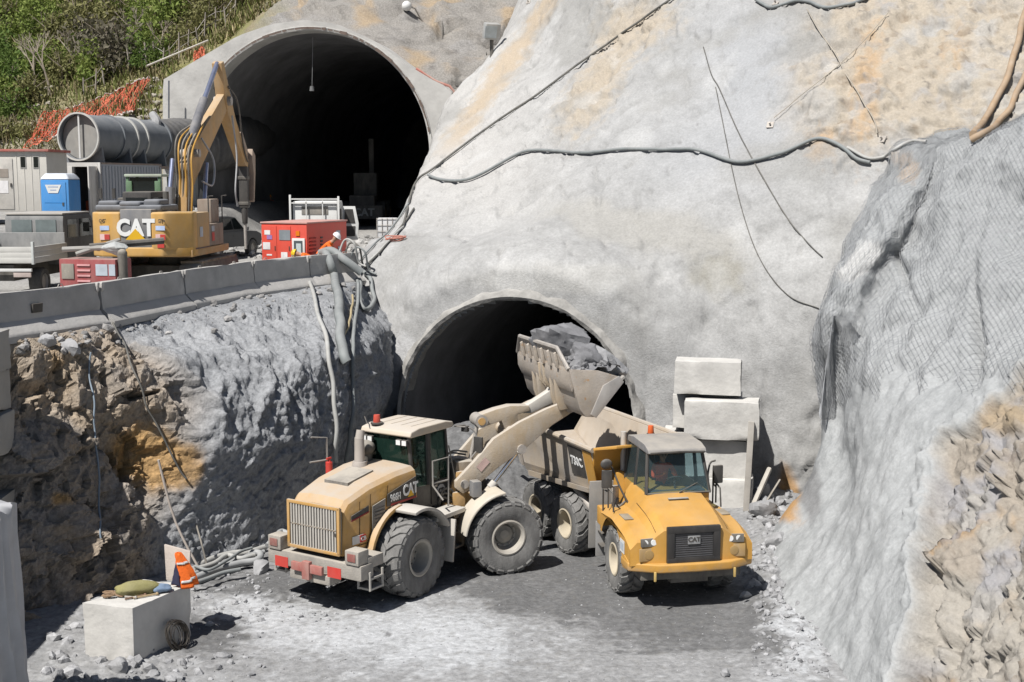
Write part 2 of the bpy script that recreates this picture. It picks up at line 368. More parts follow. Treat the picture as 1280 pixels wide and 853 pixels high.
# ---- main face, wrapped round its left shoulder
VR = [-140, -40, 60, 130, 190, 240, 285, 330, 400, 470, 540, 600, 670]
UL = [700, 668, 618, 562, 537, 513, 493, 452, 456, 468, 476, 482, 486]
DL = [66, 65, 63.5, 60, 55, 50, 46.5, 43.2, 41.2, 40.4, 40, 39.8, 39.6]
DT = {500: [62, 56, 52, 48.5, 46, 44.3, 42.8, 41.5, 40.2, 39.7, 39.4, 39.3, 39.2], 700: [59, 53, 48.5, 45.5, 43.3, 41.8, 40.4, 39.3, 38.4, 38, 37.8, 37.7, 37.6],
      900: [54, 48, 44, 42, 40.3, 39.2, 38.3, 37.5, 36.8, 36.4, 36.2, 36.1, 36], 1100: [49, 44.5, 41, 39.2, 38, 37, 36.2, 35.6, 35.2, 35, 34.9, 34.8, 34.8],
      1450: [44, 40.5, 37.5, 36, 35, 34.3, 33.7, 33.2, 33, 32.8, 32.7, 32.6, 32.6]}
TT = [0, .05, .12, .22, .36, .52, .68, .84, 1]
ctrl = []
for r_, vv in enumerate(VR):
    ul, dl = UL[r_], DL[r_]; wdt = 115 if vv < 300 else 45
    row = [W(ul+14, vv, dl+9)] if vv < 320 else [W(ul-34, vv, dl+1.6)]
    for t in TT:
        uu = ul+(1480-ul)*t; D = np.interp(uu, list(DT), [DT[k][r_] for k in DT])
        row.append(W(uu, vv, D+(dl-D)*math.exp(-(uu-ul)/wdt)))
    ctrl.append(row)
P = loft(ctrl, 420, 330); N = face_cam(P, normals(P))
u, v = pix(P)
def tunnel_uv(P, c, e, ax):
    d = P-np.array(c); return d @ np.array(e), d[..., 2], d @ np.array(ax)
le, lz, la = tunnel_uv(P, TC, E1, AX); rr = np.hypot(le, np.maximum(lz, 0)) ; rr = np.where(lz < 0, np.abs(le), rr)
wgt = sst(6.6, 4.6, rr); P = P - (wgt*la)[..., None]*np.array(AX)
rugged = np.clip(sst(930, 1060, u)*sst(230, 150, v) + blob(u, v, 740, 110, 40, 90, 35) + blob(u, v, 800, 20, 70, 45) + blob(u, v, 1000, 620, 40, 60), 0, 1)
fv, fe = facet(P + .35*np.stack([fbm(P, 1, 3, s=60+k) for k in range(3)], -1), 1.1, s=70)
calm = 1-.75*sst(5.4, 4.1, rr)
disp = (.34*fbm(P, .28, 4, s=61) + .055*fbm(P, 1.1, 4, s=62) + .016*fbm(P, 3.6, 4, s=63))*calm + rugged*(.16*fv + .12*fbm(P, 2.2, 5, s=66, ridge=True)+.05*fbm(P, 5, 4, s=67)+.16*fbm(P, 1.1, 5, s=69, ridge=True, stretch=(1.3, 1.3, .45)))
disp += -.10*sst(.55, .85, fbm(P, .9, 4, s=68, ridge=True, stretch=(1, 1, .35)))*calm
P = P + N*disp[..., None]
le, lz, la = tunnel_uv(P, TC, E1, AX); rr = np.where(lz < 0, np.abs(le), np.hypot(le, lz))
cut = rr < TR-.03; cutf = cut[:-1, :-1] & cut[1:, 1:] & cut[:-1, 1:] & cut[1:, :-1]
me = fast_mesh('rock_face', P, grid_faces(P.shape[0], P.shape[1], ~cutf))
wn = fbm(P, .8, 5, s=71); wn2 = fbm(P, 3, 5, s=72)
C = np.ones(P.shape)*np.array((.375, .373, .365)) + .085*wn[..., None]+.05*wn2[..., None]+.05*fbm(P, 9, 4, s=73)[..., None]
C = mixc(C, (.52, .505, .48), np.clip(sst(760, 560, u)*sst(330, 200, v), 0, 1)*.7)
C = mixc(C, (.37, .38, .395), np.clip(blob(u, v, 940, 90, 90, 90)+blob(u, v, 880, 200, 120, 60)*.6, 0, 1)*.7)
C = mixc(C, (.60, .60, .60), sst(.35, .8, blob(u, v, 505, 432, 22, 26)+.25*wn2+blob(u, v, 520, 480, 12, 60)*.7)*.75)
C = mixc(C, (.56, .55, .52), sst(.35, .8, blob(u, v, 700, 345, 130, 22)+.4*wn)*.5)
C = mixc(C, (.26, .24, .185), sst(.3, .9, blob(u, v, 900, 340, 45, 38, 20)+.35*wn+.3*wn2)*.55)
C = mixc(C, (.33, .315, .28), sst(.25, .8, blob(u, v, 830, 290, 150, 30, 12)+.5*wn)*.5)
C = mixc(C, (.42, .36, .28), sst(.3, .9, blob(u, v, 742, 112, 34, 85, 35)+.35*wn2+blob(u, v, 800, 25, 75, 40)*.8)*.85)
dl_ = np.abs((u-690)*.817+(v-0)*.576)       # rusty wash line running down the left shoulder
C = mixc(C, (.45, .365, .265), sst(19, 3, dl_+9*wn2)*sst(-60, 10, v)*sst(215, 150, v)*.85)
tanm = np.clip(sst(960, 1050, u+60*wn)*sst(215, 150, v+30*wn2), 0, 1)
C = mixc(C, (.42, .365, .29), tanm*.9)
C = mixc(C, (.46, .32, .19), sst(.38, .9, (blob(u, v, 1085, 110, 28, 120, 6)+blob(u, v, 1190, 60, 30, 60)*.7+blob(u, v, 1025, 185, 26, 30))*.85+.45*fbm(P, 2.2, 5, s=75, stretch=(2.4, 2.4, .5)))*.75)
C = mixc(C, (.34, .33, .32), sst(.1, .6, fbm(P, 1.2, 5, s=76, stretch=(1.5, 1.5, .5)))*tanm*.8); C = mixc(C, (.24, .19, .14), sst(.2, .55, fbm(P, 2.6, 5, s=77))*tanm*.65); C = mixc(C, (.40, .395, .38), sst(.15, .5, fbm(P, .9, 5, s=65, stretch=(1.5, 1.5, .4)))*tanm*.6); C = mixc(C, (.16, .145, .13), sst(.72, .86, fbm(P, 1.3, 5, s=64, ridge=True))*tanm*.7)
C = mixc(C, (.45, .25, .085), sst(.35, .75, blob(u, v, 988, 618, 17, 42, -8)+.3*wn2)*.9); C = mixc(C, (.2, .2, .2), sst(.35, .8, blob(u, v, 1018, 615, 18, 50)+.2*wn2)*.8)
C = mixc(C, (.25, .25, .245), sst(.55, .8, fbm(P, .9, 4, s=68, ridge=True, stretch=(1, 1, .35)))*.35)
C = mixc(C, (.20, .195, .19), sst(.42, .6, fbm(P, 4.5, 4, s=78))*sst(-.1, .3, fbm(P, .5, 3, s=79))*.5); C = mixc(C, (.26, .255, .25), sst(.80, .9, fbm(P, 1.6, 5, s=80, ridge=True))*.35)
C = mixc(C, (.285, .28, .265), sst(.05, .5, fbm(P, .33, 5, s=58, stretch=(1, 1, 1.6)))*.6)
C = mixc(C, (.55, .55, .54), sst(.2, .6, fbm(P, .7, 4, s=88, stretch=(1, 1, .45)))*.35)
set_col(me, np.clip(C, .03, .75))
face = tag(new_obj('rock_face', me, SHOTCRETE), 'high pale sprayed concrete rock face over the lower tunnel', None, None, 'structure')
face_bvh = BVHTree.FromObject(face, bpy.context.evaluated_depsgraph_get())

# ---- left rock wall below the barriers
def g5(u, v): return G(u, v, BENCH)
TOPS = [(455, 351), (425, 352), (370, 357), (312, 367), (225, 383), (150, 398), (90, 410), (10, 421), (-130, 436)]
LOW = [[(455, 356, 42.3), (458, 370, 41.9), (462, 420, 41.3), (468, 500, 41), (474, 560, 40.6), (480, 630, 40.2)],
       [(434, 356, 40.6), (441, 370, 40), (447, 420, 39.7), (455, 500, 39.4), (462, 560, 39.1), (468, 620, 38.9)],
       [(393, 374, 37.6), (410, 398, 35.4), (417, 450, 34.9), (425, 530, 34.7), (432, 590, 34.5), (438, 650, 34.2)],
       [(338, 402, 34.4), (358, 448, 32.5), (366, 505, 32.2), (375, 570, 31.9), (382, 630, 31.7), (388, 685, 31.5)],
       [(255, 430, 31.4), (285, 492, 30.5), (298, 550, 30.3), (308, 610, 30.1), (318, 660, 29.9), (325, 715, 29.7)],
       [(180, 450, 29.7), (206, 520, 29.2), (220, 590, 29), (232, 640, 28.9), (242, 690, 28.7), (248, 735, 28.5)],
       [(104, 440, 28.3), (118, 520, 27.9), (130, 600, 27.6), (140, 660, 27.4), (150, 715, 27.2), (155, 765, 26.9)],
       [(15, 450, 26.8), (25, 530, 26.3), (30, 610, 26), (38, 690, 25.7), (40, 760, 25.3), (42, 815, 25)],
       [(-130, 460, 25.6), (-125, 540, 25), (-120, 620, 24.6), (-110, 700, 24.2), (-105, 780, 23.8), (-100, 860, 23.4)]]
cols = []
for (tu, tv), low in zip(TOPS, LOW):
    T = g5(tu, tv); back = T+Vector((-1.9, .7, 0))
    cols.append([back+Vector((0, 0, -.12)), T+Vector((0, 0, -.02))]+[W(*q) for q in low])
ctrl = [[cols[c][r_] for c in range(len(cols))] for r_ in range(8)]
P = loft(ctrl, 430, 190); N = face_cam(P, normals(P)); u, v = pix(P)
rocky = np.clip(sst(225, 165, u+.12*(v-600)+14*fbm(P, .9, 4, s=94))*sst(395, 440, v+.35*(150-u)*(u < 150)+.9*np.maximum(0, u-95)*-1+40), 0, 1); top_soil = sst(.02, -.25, P[..., 2]-5.45)
hz = P[..., 2]
drip = fbm(P, 1.5, 4, s=81, stretch=(1, 1, .38), ridge=True); lump = fbm(P, .8, 4, s=82)
brow = np.exp(-((hz-3.9)/1.3)**2)
fv, fe = facet(P + .3*np.stack([fbm(P, 1.1, 3, s=90+k) for k in range(3)], -1), .8, s=84, tilt=1.1, step=.9)
fv2, _ = facet(P + .15*np.stack([fbm(P, 2.5, 3, s=95+k) for k in range(3)], -1), 2.6, s=86, tilt=1.0, step=.8)
edge = sst(5.5, 5.1, hz)*.9+.1
lowq = .45+.55*sst(2.2, 3.6, hz)
disp = edge*((1-rocky)*(.22*lump*lowq + (.05+.26*brow)*drip*lowq + .05*fbm(P, 4.2, 4, s=83) + .07*lowq*fbm(P, 2.6, 3, s=89, stretch=(1, 1, .6))) + rocky*(.42*fv+.16*fv2+.12*fbm(P, 1.6, 5, s=98, ridge=True)+.04*fbm(P, 6, 4, s=88)+.35*fbm(P, .45, 3, s=97)))
disp += (.055*fbm(P, 8, 4, s=87)+(1-rocky)*.06*facet(P+.1*np.stack([fbm(P, 3, 2, s=52+k) for k in range(3)], -1), 4.2, s=59, tilt=1.0, step=.9)[0])*edge
P = P+N*disp[..., None]
over = (1-rocky)*sst(0, 2.9, hz)*sst(5.3, 4.1, hz)*(.92+.25*fbm(P, .5, 3, s=85)); P[..., 0] += .98*over; P[..., 1] -= .19*over
P[..., 2] = np.where(P[..., 2] > 5.56, 5.56+(P[..., 2]-5.56)*.15, P[..., 2])
me = fast_mesh('rock_wall', P, grid_faces(P.shape[0], P.shape[1])); fl = (rocky < .4)[:-1, :-1]; me.polygons.foreach_set('use_smooth', fl.ravel())
wn = fbm(P, .9, 5, s=91); wn2 = fbm(P, 3.3, 5, s=92)
C = np.ones(P.shape)*np.array((.31, .317, .327)) + .05*wn[..., None]+.05*wn2[..., None]
C = mixc(C, (.37, .295, .215), np.clip(rocky*(.75+.5*wn), 0, 1))
C = mixc(C, (.44, .265, .10), sst(.35, .7, blob(u, v, 182, 575, 38, 52, -35)+blob(u, v, 65, 445, 30, 40)*.5+blob(u, v, 75, 625, 30, 14)*.7+.25*wn2)*.85*sst(240, 215, u))
C = mixc(C, (.23, .22, .21), sst(.1, .5, fbm(P, 1.7, 5, s=93))*rocky*.6)
C = mixc(C, (.33, .27, .2), sst(120, 30, u)*sst(470, 420, v)*.8)
set_col(me, np.clip(C, .03, .6))
cliff = tag(new_obj('rock_wall', me, ROCK), 'sprayed rock wall with a brown broken end below the concrete barriers', None, None, 'structure')
cliff_bvh = BVHTree.FromObject(cliff, bpy.context.evaluated_depsgraph_get())

# ---- right outcrop with its ledge
OC = [[(1100, 235, 39), (1090, 245, 37.5), (1065, 300, 36.6), (1045, 380, 36), (1042, 450, 35.6), (1046, 520, 35.2), (1040, 590, 34.8), (1010, 650, 34), (985, 700, 33)],
      [(1120, 192, 38.5), (1128, 202, 36), (1072, 290, 34), (1028, 390, 32), (1027, 450, 31.8), (1028, 515, 31.6), (1012, 600, 31), (975, 675, 30.3), (952, 722, 29.3)],
      [(1150, 188, 38), (1152, 197, 34.8), (1112, 270, 32.6), (1052, 405, 30.9), (1046, 455, 30.8), (1052, 520, 30.4), (1050, 600, 29.2), (1000, 690, 27.6), (952, 775, 25.7)],
      [(1180, 182, 37.5), (1182, 192, 33.6), (1165, 270, 31.8), (1120, 350, 30.6), (1085, 430, 29.4), (1078, 520, 28), (1070, 620, 26.6), (1025, 730, 25.2), (982, 820, 24)],
      [(1230, 172, 36.5), (1232, 182, 32), (1205, 270, 30), (1180, 370, 28.4), (1160, 450, 27.2), (1135, 530, 26), (1115, 640, 24.6), (1080, 750, 23.1), (1040, 870, 22)],
      [(1290, 158, 35.5), (1292, 168, 30.5), (1272, 270, 28.5), (1262, 370, 26.5), (1240, 450, 25), (1215, 530, 23.8), (1190, 650, 22.3), (1150, 770, 20.8), (1120, 945, 19.5)],
      [(1400, 142, 34), (1402, 152, 28.5), (1392, 270, 26.5), (1382, 370, 24.5), (1365, 450, 22.7), (1335, 530, 21), (1300, 650, 19.6), (1260, 790, 18.4), (1230, 1045, 17)],
      [(1570, 130, 32), (1572, 142, 26), (1560, 270, 24), (1550, 370, 22), (1535, 450, 20), (1500, 530, 18), (1470, 650, 17), (1430, 800, 16), (1400, 1160, 15)],
      [(2000, 112, 28), (2000, 125, 22), (1990, 270, 20), (1980, 370, 18), (1960, 450, 16), (1940, 530, 14), (1900, 650, 13), (1860, 800, 12), (1800, 1480, 11)]]
ctrl = [[W(*OC[c][r_]) for c in range(len(OC))] for r_ in range(9)]
P = loft(ctrl, 540, 380); N = face_cam(P, normals(P)); u, v = pix(P); OUT0 = P.copy(); OUTN = N.copy()
wn = fbm(P, .9, 5, s=101); wn2 = fbm(P, 3.3, 5, s=102)
line = np.interp(v, [440, 500, 560, 620, 700, 780, 853], [1330, 1240, 1178, 1166, 1160, 1152, 1135])   # where the sprayed coat ends
rockm = sst(-5, 7, u-line+9*wn2); rocksoft = sst(-20, 30, u-line+25*wn2)
fv, fe = facet(P + .3*np.stack([fbm(P, 1.1, 3, s=110+k) for k in range(3)], -1), .85, s=104, tilt=1.0, step=.8)
fv2, _ = facet(P + .12*np.stack([fbm(P, 2.5, 3, s=115+k) for k in range(3)], -1), 2.4, s=106, tilt=1.0, step=.8)
fold = fbm(P, 1.1, 4, s=107, stretch=(1.3, 1.3, .3))
netm = sst(500, 470, v)
disp = (1-rockm)*(.34*fbm(P, .40, 4, s=103)+.13*fold*(1+1.6*netm)+.03*fbm(P, 4, 4, s=108)+.32*rocksoft+.12) + rockm*(.25*fv+.13*fv2+.05*facet(P, 6.0, s=127, tilt=1.0, step=.8)[0]-.12*sst(.74, .9, fbm(P, 1.4, 5, s=126, ridge=True))+.06*fbm(P, 1.8, 5, s=96, ridge=True, stretch=(1, 1, .6))+.04*fbm(P, 7, 4, s=109)+.1*fbm(P, .8, 3, s=99)-.22)
ul_ = np.interp(v, [180, 240, 290, 345, 400, 500, 560], [1160, 1142, 1116, 1068, 1057, 1050, 1046]); dd_ = u-ul_+6*wn2; vk = sst(430, 345, v)*sst(184, 215, v)
ridge_ = vk*(.66*sst(46, -16, dd_)*sst(-120, -30, dd_)-.30*np.exp(-((dd_-52)/32)**2))
disp -= .5*(1-rockm)*netm*(.0*blob(u, v, 1116, 285, 20, 62, -28)+blob(u, v, 1220, 420, 6, 60, 3)*.7+blob(u, v, 1130, 330, 6, 50, -20)*.6)
P = P+N*disp[..., None]; P[..., 1] -= ridge_
me = fast_mesh('rock_outcrop', P, grid_faces(P.shape[0], P.shape[1]))
C = np.ones(P.shape)*np.array((.375, .385, .385)) + .05*wn[..., None]+.045*wn2[..., None]+.05*fbm(P, 9, 4, s=95)[..., None]
C = mixc(C, (.335, .345, .35), sst(560, 400, v+40*wn)*.6)
C = mixc(C, (.62, .61, .59), sst(.3, .7, blob(u, v, 1085, 325, 22, 22, -40)+blob(u, v, 1060, 345, 18, 14))*.55)
C = mixc(C, (.375, .325, .265), rockm*.9)
C = mixc(C, (.44, .29, .15), rockm*sst(.3, .6, fbm(P, 1.3, 5, s=121))*.75); C = mixc(C, (.17, .13, .10), rockm*sst(.1, .5, fbm(P, 1.8, 5, s=122))*.6)
C = mixc(C, (.36, .36, .38), rockm*sst(.1, .4, fbm(P, .9, 4, s=123)+.4*blob(u, v, 1200, 650, 50, 60))*.8)
C = mixc(C, (.44, .415, .37), rockm*sst(.1, .5, fbm(P, .7, 4, s=124)+.7*blob(u, v, 1240, 780, 70, 70))*.7)
C = mixc(C, (.13, .115, .10), rockm*sst(.74, .88, fbm(P, 1.4, 5, s=126, ridge=True))*.75)
C = mixc(C, (.40, .31, .2), rockm*sst(.4, .8, blob(u, v, 1250, 520, 45, 28))*.8)
C = C*(1-.14*rockm[..., None])
C = mixc(C, (.45, .25, .085), sst(.3, .75, blob(u, v, 990, 622, 18, 44, -8)*1.1+.3*wn2)*.9); C = mixc(C, (.2, .2, .2), sst(.35, .8, blob(u, v, 1018, 618, 17, 46)+.25*wn2)*.8)
C = mixc(C, (.43, .33, .24), sst(.4, .8, blob(u, v, 1130, 215, 18, 28)+.3*wn2)*.6)
set_col(me, np.clip(C, .03, .75))
outcrop = tag(new_obj('rock_outcrop', me, SHOTCRETE), 'sprayed rock outcrop with a bare tan side and a wire net over its top', None, None, 'structure')
outcrop_bvh = BVHTree.FromObject(outcrop, bpy.context.evaluated_depsgraph_get())

# ---- hillside and the ground round the upper tunnel
HV = [-230, -90, 0, 60, 110, 150, 200, 260, 340]
HU = {-260: [150, 124, 107, 93, 83, 77, 73, 71, 70], -60: [148, 122, 106, 92, 82, 76, 72, 70.5, 69], 120: [144, 118, 102, 89, 80, 74, 70, 69, 68], 250: [134, 106, 91, 80, 73, 69, 67.5, 67.2, 67],
      330: [118, 95, 80, 72, 68, 67.2, 67, 67, 67], 440: [108, 87, 74, 68.5, 67, 67, 67, 67, 67], 560: [104, 84, 73, 69, 67, 67, 67, 67, 67], 660: [102, 81, 73, 70, 68, 67, 67, 67, 67], 800: [100, 80, 72, 70, 69, 68, 68, 68, 68]}
ctrl = [[W(uu, HV[r_], HU[uu][r_]) for uu in HU] for r_ in range(9)]
P = loft(ctrl, 260, 200); N = face_cam(P, normals(P)); u, v = pix(P)
le, lz, la = tunnel_uv(P, UC, UE, UAX); rr = np.where(lz < 0, np.abs(le), np.hypot(le, lz))
rockz = sst(285, 345, u-.35*(40-v)+30*fbm(P, .3, 3, s=131)); far = sst(UR+.6, UR+3, rr)
fv, fe = facet(P+.5*np.stack([fbm(P, .7, 3, s=140+k) for k in range(3)], -1), .55, s=132, tilt=1, step=.9)
disp = far*(.7*fbm(P, .16, 4, s=133)*(1-.5*rockz) + rockz*(.55*fv+.40*fbm(P, .6, 5, s=134, ridge=True)) + .12*fbm(P, 1.5, 4, s=135)) - .35
P = P+N*disp[..., None]; HILL0 = P; HILLN = N; HILLU = (u, v)
le, lz, la = tunnel_uv(P, UC, UE, UAX); rr = np.where(lz < 0, np.abs(le), np.hypot(le, lz)); cut = rr < UR+.12
cutf = cut[:-1, :-1] | cut[1:, 1:] | cut[:-1, 1:] | cut[1:, :-1]
me = fast_mesh('hillside', P, grid_faces(P.shape[0], P.shape[1], ~cutf))
wn = fbm(P, .35, 5, s=137); wn2 = fbm(P, 1.4, 5, s=138)
C = np.ones(P.shape)*np.array((.22, .21, .09)) + .03*wn[..., None]
C = mixc(C, (.2, .165, .1), sst(-.1, .4, wn2)*.6); C = mixc(C, (.3, .27, .22), sst(110, 150, v)*.7)
C = mixc(C, (.27, .255, .235), rockz); C = mixc(C, (.37, .28, .18), rockz*sst(.1, .5, fbm(P, .5, 5, s=139)+.5*blob(u, v, 530, 60, 30, 45))*.8)
C = mixc(C, (.28, .27, .26), rockz*sst(.05, .4, fbm(P, .8, 5, s=150))*.7)
C = mixc(C, (.14, .13, .12), rockz*sst(.7, .88, fbm(P, .8, 5, s=151, ridge=True))*.7)
set_col(me, np.clip(C, .02, .6))
hill = tag(new_obj('hillside', me, ROCK), 'green and rocky hillside above the upper tunnel', None, None, 'structure')
hill_bvh = BVHTree.FromObject(hill, bpy.context.evaluated_depsgraph_get())
def hit(u, v, bvhs=None):
    best = None; o = Vector((0, 0, CAMZ)); d = ray(u, v).normalized()
    for b in (bvhs or (face_bvh, cliff_bvh, outcrop_bvh, hill_bvh)):
        h = b.ray_cast(o, d)
        if h[0] is not None and (best is None or h[3] < best[2]): best = (h[0], h[1], h[3])
    if best is None: return None, None
    nrm = best[1] if best[1].dot(d) < 0 else -best[1]
    return best[0], nrm

# ================================================================ TUNNELS
CONC = M('tunnel_concrete', (.50, .49, .465), .9, var=.2, scale=.9, dust=.2, dcol=(.5, .48, .45), bump=.5, bscale=5)
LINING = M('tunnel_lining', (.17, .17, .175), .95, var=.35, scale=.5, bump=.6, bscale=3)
def arc(c, e, r, a0, a1, n, jit=0, seed=0):
    rnd = random.Random(seed); out = []
    for k in range(n+1):
        a = a0+(a1-a0)*k/n; q = r+rnd.uniform(-jit, jit); out.append(Vector(c)+Vector(e)*(q*math.cos(a))+Vector((0, 0, q*math.sin(a))))
    return out
def tube_lining(name, c, e, ax, r, front, back, floor, parent, mat, nring=60):
    n = 48; prof = [Vector(c)+Vector(e)*r+Vector((0, 0, floor-c.z))]+arc(c, e, r, 0, math.pi, n)+[Vector(c)-Vector(e)*r+Vector((0, 0, floor-c.z))]
    V = []; F = []; m = len(prof); ys_ = np.linspace(front, back, nring)
    for k, yy in enumerate(ys_):
        for q in prof:
            p = q+Vector(ax)*yy; d = (p-(Vector(c)+Vector(ax)*yy)); d.normalize()
            V.append(p+d*(.10*float(fbm(np.array([[p.x, p.y, p.z]]), .6, 3, s=3)[0])+.02))
    for k in range(nring-1):
        for i in range(m-1): F.append((k*m+i, k*m+i+1, (k+1)*m+i+1, (k+1)*m+i))
    b = MB(); b.add(V, F); b.add([V[(nring-1)*m+i] for i in range(m)], [tuple(range(m))])
    return b.build(name, mat, parent, ang=60)
lt = empty('lower_tunnel', 'lower tunnel mouth in the sprayed face behind the two loading machines', 'tunnel', (TC.x, TC.y, 0))
def local(o, parent):            # geometry was laid out in world space
    o.matrix_parent_inverse = Matrix.Translation(-Vector(parent.location)); return o
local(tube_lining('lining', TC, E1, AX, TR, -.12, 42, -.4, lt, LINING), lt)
# ragged rim of sprayed concrete round the mouth
def rim(name, c, e, ax, r0, r1, f0, f1, floor, parent, mat, n=90, seed=1, jit=.06):
    rnd = random.Random(seed); V = []; F = []; up = Vector((0, 0, 1)); st_ = []
    sm = catmull(np.array([[rnd.uniform(-jit, jit)*q for q in (.5, 1.6, .8)] for _ in range(34)]), n+10)
    for k in range(-4, n+5):
        if k < 0: base = Vector(c)+Vector((0, 0, (floor-c.z)*(-k)/4)); d = Vector(e)
        elif k > n: base = Vector(c)+Vector((0, 0, (floor-c.z)*(k-n)/4)); d = -Vector(e)
        else: a = math.pi*k/n; base = Vector(c); d = Vector(e)*math.cos(a)+up*math.sin(a)
        q_ = sm[k+4]; j0, j1, jf = q_[0]+rnd.uniform(-.015, .015), q_[1]+rnd.uniform(-.02, .02), q_[2]+rnd.uniform(-.02, .02)
        st_.append((base+d*(r0+j0)+Vector(ax)*(f1), base+d*(r0+j0)+Vector(ax)*(f0+jf), base+d*((r0+r1)/2)+Vector(ax)*(f0-.05+jf), base+d*(r1+j1)+Vector(ax)*(f0+.05+jf), base+d*(r1+.25+j1)+Vector(ax)*(f1)))
    for q in st_: V += list(q)
    for k in range(len(st_)-1):
        for i in range(4): F.append((k*5+i, k*5+i+1, (k+1)*5+i+1, (k+1)*5+i))
    b = MB(); b.add(V, F); return b.build(name, mat, parent, ang=50)
local(rim('rim', TC, E1, AX, TR-.02, TR+.17, -.20, .7, -.4, lt, M('rim_concrete', (.33, .32, .30), .95, var=.3, scale=2, bump=.8, bscale=8)), lt)

ut = empty('upper_tunnel', 'large dark upper tunnel portal with a concrete collar on the platform', 'tunnel', (UC.x, UC.y, 6.0))
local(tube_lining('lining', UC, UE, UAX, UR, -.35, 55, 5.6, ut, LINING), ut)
HEAD = [(203, 330), (203, 100), (262, 67), (300, 46), (343, 32), (385, 27), (428, 33), (475, 55), (512, 82), (545, 102), (570, 114), (574, 330)]
s_ = 66/UC.y
outer = []
for (uu, vv) in HEAD:
    q = W(uu, vv, 66); d = q-UC; outer.append((d.dot(UE), d.z))
inner = [(UR*math.cos(a), UR*math.sin(a)) for a in np.linspace(math.pi, 0, 49)]
inner = [(-UR, 5.3-UC.z)]+inner+[(UR, 5.3-UC.z)]
def outer_at(t):       # point on the outer line at fraction t of its length
    L_ = [0]
    for a_, b_ in zip(outer[:-1], outer[1:]): L_.append(L_[-1]+math.dist(a_, b_))
    t *= L_[-1]; k = min(max(np.searchsorted(L_, t)-1, 0), len(outer)-2); f = (t-L_[k])/(L_[k+1]-L_[k])
    return (outer[k][0]*(1-f)+outer[k+1][0]*f, outer[k][1]*(1-f)+outer[k+1][1]*f)
# match by angle for the arc, straight down at the feet
b = MB(); V = []; F = []; up = Vector((0, 0, 1)); nI = len(inner)
outs = []
for i, (a_, z_) in enumerate(inner):
    if i == 0: outs.append(outer[0])
    elif i == nI-1: outs.append(outer[-1])
    else:
        ang = math.atan2(z_, a_); best = None
        for t in np.linspace(0, 1, 800):
            q = outer_at(t); dd = abs(math.atan2(q[1], q[0])-ang)
            if q[1] > -.2 and (best is None or dd < best[0]): best = (dd, q)
        outs.append(best[1])
FR = -.75
for (a_, z_), (oa, oz) in zip(inner, outs):
    for (pa, pz, f) in ((a_, z_, .6), (a_, z_, FR), (a_*1.028, z_*1.028 if z_ > 0 else z_, FR-.05), (a_*1.032, z_*1.032 if z_ > 0 else z_, FR), (oa, oz, FR), (oa, oz, 4.5)): V.append(UC+UE*pa+up*pz+UAX*f)
for i in range(nI-1):
    for k in range(5): F.append((i*6+k, i*6+k+1, (i+1)*6+k+1, (i+1)*6+k))
b.add(V, F); local(b.build('headwall', CONC, ut, ang=25), ut)
b = MB(); rnd = random.Random(3)          # torn brown waterproofing strip along the inner edge
for k in range(52):
    a = math.pi*(.06+.9*k/52); p = UC+UE*((UR+.1)*math.cos(a))+up*((UR+.1)*math.sin(a))+UAX*(FR-.07)
    t = UE*(-math.sin(a))+up*math.cos(a); r_ = UE*math.cos(a)+up*math.sin(a); l = rnd.uniform(.1, .2); h = rnd.uniform(.02, .07)
    b.prism([p-t*l-r_*h, p+t*l-r_*h*rnd.uniform(.4, 1.4), p+t*l+r_*h, p-t*l+r_*h*rnd.uniform(.4, 1.4)], -UAX*.03)
local(b.build('sealing_strip', M('brown_strip', (.16, .12, .1), .9), ut), ut)
b = MB()
for uu, v0, v1 in ((211, 101, 148), (555, 118, 152)):
    b = MB(); b.tube([W(uu, v0, 65.2), W(uu, v1, 65.2)], .045, 6); local(b.build('drain_pipe', M('grey_pvc', (.14, .15, .17), .6), ut), ut)
b = MB(); b.tube([W(520, 86, 64.9), W(545, 102, 64.9), W(562, 108, 64.9), W(568, 115, 64.9), W(567, 132, 64.9)], .07, 6)
local(b.build('red_pipe', M('red_pipe', (.5, .1, .07), .6, dust=.5), ut), ut)
b = MB(); b.tube([W(391, 47, 66.2), W(391, 60, 66.2), W(390, 108, 66.2)], .02, 4); b.cyl(W(390, 108, 66.2), W(390, 114, 66.2), .10, .13, 8)
tag(b.build('hanging_lamp', M('lamp_grey', (.16, .16, .16), .6)), 'small lamp hanging on a cable from the upper tunnel crown', 'lamp')

# ---- heap of crushed rock in the lower tunnel mouth
gx = np.arange(-5.2, 3.6, .05); gy = np.arange(31.3, 41, .05); X, Y = np.meshgrid(gx, gy)
d = np.hypot((X+1.05)*1.0, (Y-36.1)*.93); P = np.stack([X, Y, 0*X], -1)
Z = 2.45-.60*np.sqrt(d*d+.5)+.16*fbm(P, .7, 4, s=160)+.05*fbm(P, 3, 4, s=161); fr = sst(-.1, .25, Z); Z = Z+.03*fbm(P, 9, 3, s=162)-.05
P[..., 2] = np.maximum(Z, -.1); keep = (P[..., 2] > -.09); kf = keep[:-1, :-1] | keep[1:, 1:]
me = fast_mesh('muck_heap', P, grid_faces(len(gy), len(gx), kf)); wn2 = fbm(P, 6, 5, s=163); wn = fbm(P, 1.2, 4, s=164)
C = np.ones(P.shape)*np.array((.17, .17, .17))+.05*wn2[..., None]+.04*wn[..., None]; set_col(me, np.clip(C, .03, .5))
tag(new_obj('muck_heap', me, GROUNDM), 'smooth dark grey heap of crushed rock between the loader and the dump truck', 'spoil heap', None, 'stuff')
